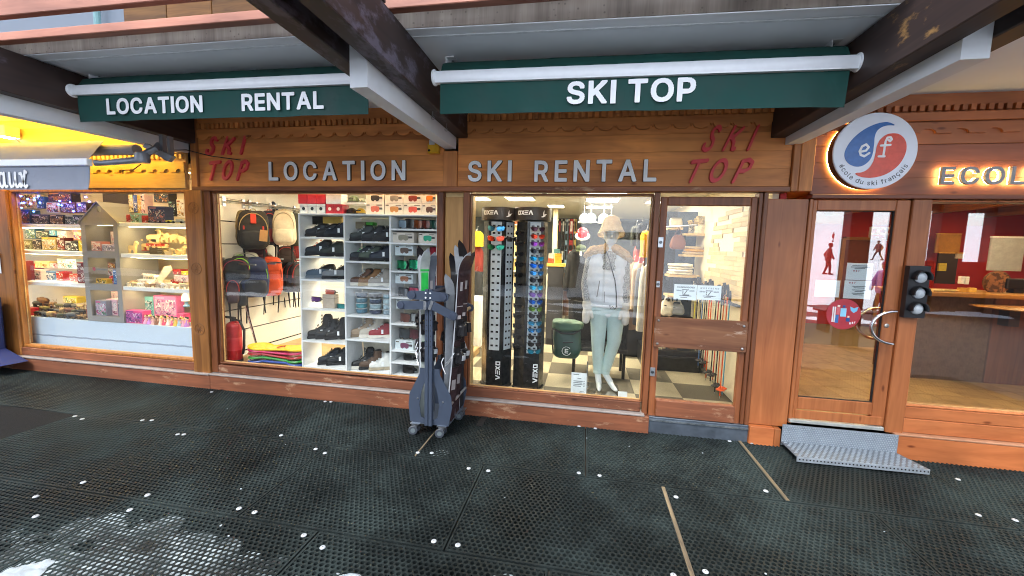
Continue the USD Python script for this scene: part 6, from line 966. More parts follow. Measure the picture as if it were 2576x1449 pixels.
# dressed black torso with red cap, skis at the back wall, caps, goggles counter
bx, bz, bw, bh = rect('G', 530, 520, 760, 1449, 2.4); t = thing('mannequin', 'black dressed mannequin with red and white ball shaped cap behind the white one', 'mannequin', (bx, 2.4, FZ)); zt_ = bz+bh
BJ = C('#16171a', .8, bump=.2); part(t, 'body', blob([[((bx, 2.4, zt_-.1), .10), ((bx, 2.4, zt_-.2), .07)], [((bx-.13, 2.4, zt_-.36), .09), ((bx+.13, 2.4, zt_-.36), .09), ((bx-.1, 2.4, zt_-.95), .13), ((bx+.1, 2.4, zt_-.95), .13)], [((bx-.17, 2.4, zt_-.38), .07), ((bx-.24, 2.36, zt_-.85), .055)], [((bx+.17, 2.4, zt_-.38), .07), ((bx+.22, 2.36, zt_-.85), .055)], [((bx-.09, 2.4, zt_-.95), .11), ((bx-.1, 2.4, FZ+.05), .07)], [((bx+.09, 2.4, zt_-.95), .11), ((bx+.1, 2.4, FZ+.05), .07)]], .035, 4), BJ, smooth=True)
p = at('G', 635, 550, 2.2); t = thing('helmet', 'red and white helmet hanging left of the white mannequin', 'helmet', tuple(p)); part(t, 'shell', ball(p, .085, 3), C('#c02a38', .3), smooth=True); part(t, 'band', tube([p+[.086*math.cos(a), -.03, .086*math.sin(a)*.5-.04] for a in np.arange(20)*math.pi/10], .022, 8, True), WHITEL)
p = at('G', 615, 760, 2.2); t = thing('cap', 'olive green cap with white tag in front of the black mannequin', 'cap', tuple(p)); part(t, 'crown', ball(p, .075, 2, (1, 1, .75)), C('#3f4a2a', .8), smooth=True); part(t, 'peak', hexa([p+[-.07, -.12, -.05], p+[.07, -.12, -.05], p+[.06, -.02, -.02], p+[-.06, -.02, -.02], p+[-.07, -.12, -.042], p+[.07, -.12, -.042], p+[.06, -.02, -.012], p+[-.06, -.02, -.012]]), C('#38421f', .8)); part(t, 'tag', box(p[0]-.015, p[0]+.015, p[1]-.13, p[1]-.127, p[2]-.1, p[2]-.04), WHITEL)
for i, (x, y, c, lb) in enumerate(((660, 340, '#c9d2da', 'pale grey cap hanging at the left of the cap row'), (752, 335, '#b4ccd8', 'light blue striped cap hanging in the middle of the cap row'), (935, 345, '#e8e2e0', 'white bobble cap hanging above the white mannequin'), (1040, 340, '#aab0b8', 'grey cap hanging right of the bobble cap'))):
    p = at('G', x, y, 2.9); t = thing('cap', lb, 'cap', tuple(p)); part(t, 'crown', ball(p, .085 if i < 3 else .06, 2, (1, .9, 1)), C(c, .85, bump=.3), smooth=True); part(t, 'brim', tube([p+[.085*math.cos(a), .076*math.sin(a), -.06] for a in np.arange(16)*math.pi/8], .014, 6, True), C(c, .85)); part(t, 'hook_rod', rod(p+[0, 0, .08], (p[0], p[1], 2.39), .004, 5), STEEL)
SKN = ('black', 'black with white tips', 'pale blue', 'bright red with white script', 'yellow and black', 'dark red', 'white', 'grey black')
for i, (x0, x1, c, dc) in enumerate(((290, 328, '#1c1c20', '#c03a34'), (340, 380, '#202228', '#d8dce0'), (388, 428, '#8fb0cc', '#20242a'), (442, 505, '#b82a24', '#e8e4e0'), (508, 550, '#c8b060', '#3a3020'), (250, 284, '#5a2422', '#1c1c20'))):
    cx_, z_, w_, h_ = rect('G', x0, 345, x1, 860, 5.4); t = thing('display_ski', f'{SKN[i]} ski in the row on the back wall of the shop', 'ski', (cx_, 5.4, z_-.3)); part(t, 'body', box(cx_-w_*.42, cx_+w_*.42, 5.38, 5.40, z_-.3, z_+h_, .01), C(c, .35, coat=.4)); part(t, 'binding', cat(box(cx_-w_*.3, cx_+w_*.3, 5.31, 5.378, z_+h_*.42, z_+h_*.6, .01), box(cx_-w_*.3, cx_+w_*.3, 5.31, 5.378, z_+h_*.15, z_+h_*.28, .01)), C('#1a1a1c', .4)); part(t, 'graphic', cat(box(cx_-w_*.25, cx_+w_*.25, 5.377, 5.379, z_+h_*.66, z_+h_*.93), box(cx_-w_*.3, cx_+w_*.3, 5.377, 5.379, z_-.1, z_+.1)), C(dc, .4))
t = thing('ski_wall_rail', 'pale rails carrying the skis on the back wall', 'rail', (-.3, 5.45, 1.9)); 
for y in (355, 420): p, q_ = at('G', 285, y, 5.42), at('G', 555, y+8, 5.42); part(t, 'rail', box(p[0], q_[0], 5.41, 5.44, p[2]-.02, p[2]+.02), MDF)
t = thing('pillar', 'pale square pillar in the middle of the shop right of the stands', 'pillar', (0, 4, FZ)); p, q_ = at('G', 222, 300, 4.), at('G', 285, 300, 4.); part(t, 'shaft', box(p[0], q_[0], 4., 4.2, FZ, 2.399), C('#d8cfa8', .7)); part(t, 'skirting', box(p[0]-.01, q_[0]+.01, 3.99, 4.21, FZ, FZ+.08), C('#8a8478', .7))
p, q_ = at('G', 135, 760, 2.5), at('G', 385, 1025, 2.5); t = thing('goggle_counter', 'yellow and glass display with boxes and goggles right of the stands', 'display', ((p[0]+q_[0])/2, 2.6, FZ)); gct = t; part(t, 'shelf', box(p[0], q_[0], 2.5, 2.8, q_[2], q_[2]+.05, .004), C('#e0b050', .5)); part(t, 'glass_front', box(p[0], q_[0], 2.5, 2.506, q_[2]+.05, p[2]), GLASS(.06)); part(t, 'glass_top', box(p[0], q_[0], 2.5, 2.8, p[2], p[2]+.008), GLASS(.06))
for i, (x0, y0, x1, y1, c, lb) in enumerate(((240, 835, 335, 990, '#d8a020', 'yellow box in the glass display'), (145, 905, 225, 985, '#c05a3a', 'orange red box in the glass display'), (155, 835, 225, 900, '#d8d4c4', 'white box in the glass display, behind the orange one'), (230, 770, 310, 830, '#5a8a8a', 'teal box on the upper tier of the glass display'))): carton('G', x0, y0, x1, y1, 2.56, C(c, .5), lb, d=.1)
part(gct, 'base', box(p[0]+.02, q_[0]-.02, 2.52, 2.78, FZ, q_[2]-.002, .005), C('#3a3a3e', .5)); part(gct, 'plinth', box(p[0]+.04, q_[0]-.04, 2.51, 2.518, FZ, FZ+.1), BLK)
for i, (x0, y0, x1, y1, c, lb) in enumerate((('620', '430', '720', '520', '#c05a28', 'orange carton high between the stands'), ('610', '640', '725', '840', '#d8c890', 'cream carton high between the stands'), ('615', '860', '720', '1110', '#cdbb80', 'cream carton in the middle between the stands'), ('600', '1115', '705', '1340', '#b8a060', 'ochre carton lowest between the stands'))): carton('H', float(x0), float(y0), float(x1), float(y1), 3.4, C(c, .5), lb, d=.15)
t = thing('box_shelf', 'pale shelf carrying the cartons between the stands', 'shelf', (0, 0, 0)) if False else None
p, q_ = at('H', 600, 500, 3.56), at('H', 730, 1400, 3.56); t = thing('box_shelf', 'pale shelf panel behind the cartons between the stands', 'shelf', (p[0], 3.56, FZ)); part(t, 'back_board', box(p[0]-.1, q_[0]+.1, 3.56, 3.58, FZ, 2.1), C('#d8cba0', .7)); [part(t, 'board', box(p[0]-.1, q_[0]+.1, 3.36, 3.559, z, z+.018), MDF) for z in (rect('H', 600, 1115, 705, 1340, 3.4)[1]-.019, rect('H', 615, 860, 720, 1110, 3.4)[1]-.019, rect('H', 610, 640, 725, 840, 3.4)[1]-.019, rect('H', 620, 430, 720, 520, 3.4)[1]-.019)]
p, q_ = at('P', 85, 735, 1.9), at('P', 122, 1010, 1.9); t = thing('white_cabinet', 'white rounded cabinet left of the left sunglasses stand', 'cabinet', (p[0], 1.9, FZ)); part(t, 'body', box(p[0]-.25, q_[0], 1.9, 2.3, FZ, p[2], .03), MDF); part(t, 'door_gap', box(p[0]-.05, p[0]-.045, 1.898, 1.8995, FZ+.05, p[2]-.05), BLK)

# --- behind the shop door: shelves, clothes, plinth with boots, poles on the right wall
SHW = C('#d8bc88', .6)
def wallshelf(label, r_, x0, x1, yb, Yd, wd=.3):
    p, q_ = at(r_, x0, yb, Yd), at(r_, x1, yb, Yd); t = thing('wall_shelf', label, 'shelf', ((p[0]+q_[0])/2, Yd, p[2])); part(t, 'board', box(p[0], q_[0], Yd, Yd+wd, p[2]-.03, p[2], .003), SHW); part(t, 'bracket', cat(box(p[0]+.02, p[0]+.03, Yd+.05, Yd+wd, p[2]-.09, p[2]-.031), box(q_[0]-.03, q_[0]-.02, Yd+.05, Yd+wd, p[2]-.09, p[2]-.031)), BLK); return p[2], p[0], q_[0]
t = thing('display_wall', 'dark blue grey display wall behind the shelves, seen through the shop door', 'partition', (.95, 2.42, FZ)); u0, u1 = at('I', 100, 600, 2.42)[0], at('I', 690, 600, 2.42)[0]; part(t, 'panel', box(u0+.16, u1, 2.42, 2.46, FZ, 2.22), C('#3c4a60', .7)); part(t, 'side_panel', box(u0-.1, u0+.158, 2.40, 2.46, FZ, 2.22), C('#17181c', .6))
za, xa_, xb_ = wallshelf('top left wall shelf with a cream pouch, seen through the shop door', 'I', 145, 330, 385, 2.08); zb_, xc_, xd_ = wallshelf('wall shelf with white bobble hats, seen through the shop door', 'I', 345, 640, 455, 2.0); zc_, xe_, xf_ = wallshelf('wall shelf with folded yellow jumpers, seen through the shop door', 'I', 330, 640, 705, 2.0); zd_, xg_, xh_ = wallshelf('wall shelf with folded white trousers, seen through the shop door', 'I', 160, 530, 945, 1.9); ze_, _, _ = wallshelf('lowest wall shelf with a white bag, seen through the shop door', 'I', 145, 420, 1185, 1.9)
def folded(label, x0, x1, y, z, n, mats, d=.26):
    t = thing('folded_clothes', label, 'folded clothes', ((x0+x1)/2, y, z)); h = .036
    for i in range(n):
        m = bag_mesh((x1-x0)*(1-.04*(i % 2)), h*1.15, d, taper=1., seed=50+i); m.apply_translation(((x0+x1)/2+.008*((i*7) % 3-1), y+d/2, z+i*h)); part(t, 'garment', m, mats[i % len(mats)], smooth=True)
folded('pile of folded white trousers on the shelf seen through the door', xg_+.01, xg_+.32, 1.9, zd_+.001, 4, [G_('#ddd6c4'), G_('#e4e0d4')]); folded('pile of folded yellow and cream jumpers on the shelf', xe_+.03, xf_-.01, 2.0, zc_+.001, 3, [G_('#c8b48c'), G_('#d0a030')]); 
cx_, z_, w_, h_ = rect('I', 185, 255, 330, 375, 2.08); t = thing('pouch', 'cream zipped pouch on the top left shelf', 'pouch', (cx_, 2.1, za)); m = bag_mesh(w_, h_, .1, taper=.98, seed=61); m.apply_translation((cx_, 2.15, za)); part(t, 'body', m, G_('#d8cdb2'), smooth=True); part(t, 'zip', tube([(cx_-w_*.45, 2.11, za+h_*.93), (cx_+w_*.45, 2.11, za+h_*.93)], .005, 5), C('#8a8068', .5))
for x0, y0, x1, y1, c, lb in ((475, 300, 655, 445, '#e2d8bc', 'white bobble hat with cream fur pompom, foremost on its shelf'), (410, 320, 480, 445, '#8a8478', 'patterned bobble hat beside the white one')):
    cx_, z_, w_, h_ = rect('I', x0, y0, x1, y1, 2.02); t = thing('bobble_hat', lb, 'hat', (cx_, 2.1, zb_)); part(t, 'crown', lathe([(w_*.47, 0), (w_*.5, h_*.2), (w_*.45, h_*.6), (w_*.25, h_*.9), (0, h_)], 20, (cx_, 2.12, zb_+.001)), SPOT(c, '#b8a888', 120, .56) if c == '#e2d8bc' else SPOT('#c0b8a0', '#2a2824', 80, .5), smooth=True); part(t, 'pompom', rough(ball((cx_-w_*.12, 2.12, zb_+h_*1.05), w_*.36, 4), .03, 50, 7), SPOT('#dcc890', '#a89058', 150, .5)); part(t, 'turn_up', lathe([(w_*.51, 0), (w_*.53, h_*.12), (w_*.51, h_*.24)], 20, (cx_, 2.12, zb_+.001)), C(c, .9))
p = at('I', 265, 560, 2.05); t = thing('handbag', 'brown leather bag hanging under the top left shelf', 'bag', tuple(p)); m = bag_mesh(.2, .2, .08, taper=.6, seed=71); m.apply_translation(p-[0, 0, .1]); part(t, 'body', m, C('#7a4420', .5), smooth=True); part(t, 'strap', tube([p+[-.06, 0, .06], p+[0, 0, .2], p+[.06, 0, .06]], .008, 6), C('#5a3018', .5))
for k, (x0, y0, x1, y1, c, lb) in enumerate(((80, 1240, 230, 1440, '#d8d2c0', 'cream bag at the left edge of the door pane'), (160, 1280, 360, 1430, '#9aa0a8', 'grey bag with white handle on the lowest shelf'))):
    cx_, z_, w_, h_ = rect('I', x0, y0, x1, y1, 1.92); t = thing('handbag', lb, 'bag', (cx_, 2.0, ze_)); m = bag_mesh(w_, h_*.9, .12, taper=.9, seed=80+k); m.apply_translation((cx_, 2.02, z_)); part(t, 'body', m, G_(c), smooth=True); part(t, 'handle', tube([(cx_-w_*.3, 2.0, z_+h_*.8), (cx_-w_*.2, 1.98, z_+h_*1.1), (cx_+w_*.2, 1.98, z_+h_*1.1), (cx_+w_*.3, 2.0, z_+h_*.8)], .012, 8), C('#dcdcd8', .4)); part(t, 'label_patch', box(cx_-.05, cx_-.02, 1.945, 1.952, z_+h_*.6, z_+h_*.66), BLK)
pl_ = thing('display_plinth', 'black stepped plinth with boots behind the shop door', 'plinth', (1.1, 1.7, FZ)); part(pl_, 'block', box(.80, 1.50, 1.55, 2.1, FZ, .40, .006), C('#17191d', .35, coat=.3)); part(pl_, 'step', box(.80, 1.49, 1.53, 1.549, FZ, .33, .004), C('#1d2024', .35, coat=.3)); part(pl_, 'back_block', box(.62, 1.52, 2.11, 2.35, FZ, .75, .006), C('#101114', .4))
for k, (x, rz_, kk, lb) in enumerate(((.98, 2.15, ('bt1', C('#c0a078', .6), C('#e0d0b0', .6), C('#8a6c4a', .7), .23), 'sand coloured lace up boot with pale sole, left one on the black plinth'), (1.13, 2.0, ('bt2', C('#9a7c4c', .6), C('#7a5c40', .6), C('#6a5236', .7), .23), 'tan brown lace up boot, right one on the black plinth'))): dup(shoe_kind(*kk), 'boot', lb, (x, 1.72, .401), rz_, scale=1.05)
# slats, poster and ski poles on the right wall (x = 1.56)
sl_ = thing('slat_cladding', 'irregular pale wooden slats on the right shop wall above the ski poles', 'wall cladding', (1.55, 1.2, 1.2)); rr = random.Random(12); SL = [WOOD('#e0ca98', '#d6bc88', 'y', .6, knots=.2), WOOD('#dcc490', '#d0b680', 'y', .6, knots=.2)]
for i in range(20):
    z = 1.12+i*.05; y1 = 1.95-.02*i-(0.12 if i % 3 == 0 else 0); y = .35+rr.uniform(0, .1)
    while y < y1-.05:
        L_ = rr.uniform(.28, .6); ye = min(y+L_, y1)
        if not (i > 6 and rr.random() < (i-6)*.04): part(sl_, 'slat', box(1.549-rr.uniform(0, .003), 1.559, y, ye-.004, z, z+.048, .001), rr.choice(SL))
        y = ye
p = thing('poster', 'framed blue green poster with white mountain shapes near the shop ceiling', 'poster', (1.35, 2.4, 1.75)); pa, pb = at('I', 680, 140, 2.405), at('I', 880, 430, 2.405); part(p, 'sheet', box(pa[0], pb[0], 2.405, 2.412, pb[2], pa[2], .001), C('#3f7f84', .5)); part(p, 'frame', box(pb[0], pb[0]+.06, 2.39, 2.412, pb[2], pa[2], .003), SHW)
part(p, 'mountain', cat(*[plate(Polygon([(pa[0]+(pb[0]-pa[0])*u, pb[2]+(pa[2]-pb[2])*w) for u, w in q_]), 2.4045, .0015) for q_ in ([(.25, .1), (.5, .5), (.6, .3), (.75, .55), (.7, .25), (.5, .1)], [(.55, .6), (.75, .95), (.95, 1.), (.8, .7)], [(.3, .7), (.45, .95), (.5, .8)])]), WHITEL); part(p, 'fir_trees', plate(Polygon([(pa[0]+(pb[0]-pa[0])*u, pb[2]+(pa[2]-pb[2])*w) for u, w in [(.0, .0), (.1, .25), (.2, .1), (.3, .3), (.35, 0)]]), 2.4042, .001), C('#1c4a3a', .6))
PC = ['#1a1a1c', '#c9c030', '#202024', '#d8d0a8', '#1c1c20', '#2a6ab0', '#d8402a', '#18181a', '#e8e4d8', '#e06020', '#c83a28', '#22242a', '#d86a2a', '#1e1e22', '#4aa0c8', '#e05a24']
PN = ['black', 'yellow', 'dark grey', 'cream', 'jet black', 'blue', 'red', 'coal black', 'white', 'orange', 'brick red', 'anthracite', 'copper orange', 'matt black', 'light blue', 'bright orange']
for i in range(16):
    y = 1.86-i*.083; x = 1.49-(i % 2)*.05; z1 = 1.22-(i % 3)*.035; z0 = .30-.012*i+(i % 4)*.02
    t = thing('ski_pole', f'{PN[i]} ski pole hanging on the right shop wall, {ORD[i]} from the back', 'ski pole', (x, y, z0)); cm = C(PC[i], .35, coat=.3)
    part(t, 'shaft', rod((x, y, z0), (x, y, z1), .0065, 8), cm); part(t, 'grip', cat(tube([(x, y, z1-.01), (x, y, z1+.06), (x-.012, y, z1+.115)], [.013, .015, .018], 8)), C('#17171a', .6)); part(t, 'strap', tube([(x-.01, y, z1+.10), (x-.05, y+.01, z1+.05), (x-.06, y, z1-.04), (x-.03, y, z1+.02)], .005, 5), C('#26262a', .8)); part(t, 'basket', lathe([(.008, z0+.07), (.042, z0+.062), (.042, z0+.067), (.008, z0+.085)], 14, (x, y, 0)), C('#e0561e' if i > 13 else ('#2a6aa0' if i == 14 else '#26262a'), .5)); part(t, 'tip', rod((x, y, z0-.03), (x, y, z0), .003, 6), STEEL)
t = thing('pole_rack', 'dark rack bar holding the ski poles on the right shop wall', 'rail', (1.5, 1.2, 1.1)); part(t, 'bar', box(1.51, 1.543, .55, 1.95, 1.115, 1.14, .003), BLK); part(t, 'wall_plate', box(1.544, 1.559, 1.2, 1.3, 1.08, 1.17), BLK)
# ---------------- toy shop window ----------------
tr = thing('toy_shop_room', 'cream back wall and sides of the toy window display', 'shop interior', (-5.8, .6, .14))
part(tr, 'back_wall', box(-8.6, -4.27, .78, .83, .14, 2.5), CREAM); part(tr, 'side_wall', box(-4.30, -4.27, .09, .779, .14, 2.5), CREAM); part(tr, 'ceiling', box(-8.6, -4.27, .085, .83, 2.42, 2.47), CREAM); part(tr, 'base_platform', box(-8.6, -4.305, .145, .779, .14, .60), MDF)
for xx in (-6.5, -5.05): part(tr, 'back_panel', box(xx, xx+.5, .765, .779, .62, 2.4), C('#4a4038', .6))
part(tr, 'base_front', box(-7.3, -4.305, .12, .144, .27, .625), C('#c4d4e4', .5, v=.02)); part(tr, 'printed_line', cat(box(-7.3, -4.305, .1185, .1199, .395, .399), box(-7.3, -4.305, .1185, .1199, .406, .409)), C('#3a3a5a', .5))
lg = at('A', 1255, 1155, .118); part(tr, 'emblem', lathe([(0, 0), (.022, 0), (.022, .001), (0, .001)], 20, tuple(lg), 'y'), C('#b03048', .4)); part(tr, 'lettering', cat(*word('friendlyMoments', lg[0]+.03, lg[0]+.2, lg[2]-.01, .016, .118)), C('#6a7a88', .5))
ZL = [at('A', 130, 495, .12)[2], at('A', 150, 875, .12)[2]-.0, at('B', 200, 352, .12)[2], .627]; ZR = [at('C', 115, 580, .12)[2], at('C', 150, 1132, .12)[2], at('D', 195, 572, .12)[2], .627]
xt0, xt1 = at('E', 40, 600, .12)[0], at('E', 465, 600, .12)[0]; xt0 -= .0
dsp = thing('toy_shelf', 'white shelves full of boxed toys left of the grey house shaped tower', 'shelf', (-6.5, .3, .627)); dsr = thing('toy_shelf', 'white shelves with wooden animals right of the grey house shaped tower', 'shelf', (-4.9, .3, .627))
TLED = EMIT('#ffe0a0', 9.)
for z in ZL[:3]: part(dsp, 'board', box(-7.6, xt0-.012, .12, .60, z-.045, z, .003), MDF); part(dsp, 'strip_light', box(-7.5, xt0-.05, .20, .235, z-.052, z-.0455), TLED)
for z in ZR[:3]: part(dsr, 'board', box(xt1+.012, -4.31, .12, .60, z-.045, z, .003), MDF); part(dsr, 'strip_light', box(xt1+.05, -4.36, .20, .235, z-.052, z-.0455), TLED)
tl = thing('window_lamp', 'bright strip lamp along the top of the toy window', 'strip lamp', (-5.6, .2, 2.38)); part(tl, 'housing', box(-7.2, -4.4, .15, .2, 2.395, 2.415), MDF); part(tl, 'diffuser', box(-7.18, -4.42, .155, .195, 2.385, 2.394), EMIT('#ffe0a0', 9.))
GT = C('#8e8b88', .7, v=.03); tw = thing('display_tower', 'grey house shaped display tower with gable and three niches in the toy window', 'display tower', ((xt0+xt1)/2, .3, .627)); Yt = .115; bw = xt1-xt0; fz = [.627]
hz = [(at('E', 280, b, Yt)[2], at('E', 280, a_, Yt)[2]) for a_, b in ((295, 595), (675, 975), (1050, 1350))]; zt_ = at('E', 250, 240, Yt)[2]; za_ = at('E', 225, 35, Yt)[2]
fr_ = Polygon([(xt0, .628), (xt1, .628), (xt1, zt_), ((xt0+xt1)/2, za_), (xt0, zt_)])
for z0, z1 in hz: fr_ = fr_.difference(sbox(xt0+bw*.13, z0, xt1-bw*.12, z1))
fr_ = fr_.difference(Point((xt0+xt1)/2+.02, zt_+.13).buffer(.038)); part(tw, 'front', plate(fr_, Yt+.02, .02), GT)
part(tw, 'side_panel', box(xt0, xt0+.012, Yt+.021, .55, .628, zt_), GT); part(tw, 'side_panel', box(xt1-.012, xt1, Yt+.021, .55, .628, zt_), GT); part(tw, 'back_panel', box(xt0+.013, xt1-.013, .55, .56, .628, zt_), C('#c9bb9a', .7))
for z0, z1 in hz: part(tw, 'niche_floor', box(xt0+.013, xt1-.013, Yt+.021, .549, z0-.012, z0), GT)
xm = (xt0+xt1)/2
for s, xe_ in ((-1, xt0-.03), (1, xt1+.03)): zz_ = zt_-.045; part(tw, 'roof_slope', hexa([(xm, Yt-.012, za_+.001), (xe_, Yt-.012, zz_), (xe_, .56, zz_), (xm, .56, za_+.001), (xm, Yt-.012, za_+.016), (xe_, Yt-.012, zz_+.015), (xe_, .56, zz_+.015), (xm, .56, za_+.016)]) if s > 0 else hexa([(xe_, Yt-.012, zz_), (xm, Yt-.012, za_+.001), (xm, .56, za_+.001), (xe_, .56, zz_), (xe_, Yt-.012, zz_+.015), (xm, Yt-.012, za_+.016), (xm, .56, za_+.016), (xe_, .56, zz_+.015)]), GT)
for z0, z1 in hz: part(tw, 'niche_light', box(xt0+.06, xt1-.06, .25, .28, z1+.0, z1+.006), EMIT('#ffe0a0', 4.5))
def toybox(r_, x0, y0, x1, y1, shelf, body, inks, label, d=.1, stack=False, Y=None):
    if Y is None:
        g = onz(r_, (x0+x1)/2, y1, shelf); Y = min(max(g[1], .135), .30) if not stack else .36
    cx_, z_, w_, h_ = rect(r_, x0, y0, x1, y1, Y); z_ = z_ if stack else shelf+.001; w_ = max(w_*.96, .03)
    t = thing('toy_box', label, 'toy box', (cx_, Y, z_)); part(t, 'carton', box(cx_-w_/2, cx_+w_/2, Y, Y+d, z_, z_+h_-.002, .002), C(body, .4)); part(t, 'picture', box(cx_-w_*.46, cx_+w_*.46, Y-.0012, Y-.0002, z_+h_*.08, z_+h_*.80), PRINT(*inks, s=42)); part(t, 'title_strip', box(cx_-w_*.42, cx_-w_*.42+w_*.4, Y-.0012, Y-.0002, z_+h_*.84, z_+h_*.93), C(inks[2], .4)); return t
T1, T2, T3, T4 = ('#c9b890', '#5a6450', '#b8402a'), ('#1e1d22', '#5a5048', '#b8a890'), ('#20262c', '#3f6a4a', '#c0c4b8'), ('#3a2c22', '#c07a2a', '#d8c8a0')
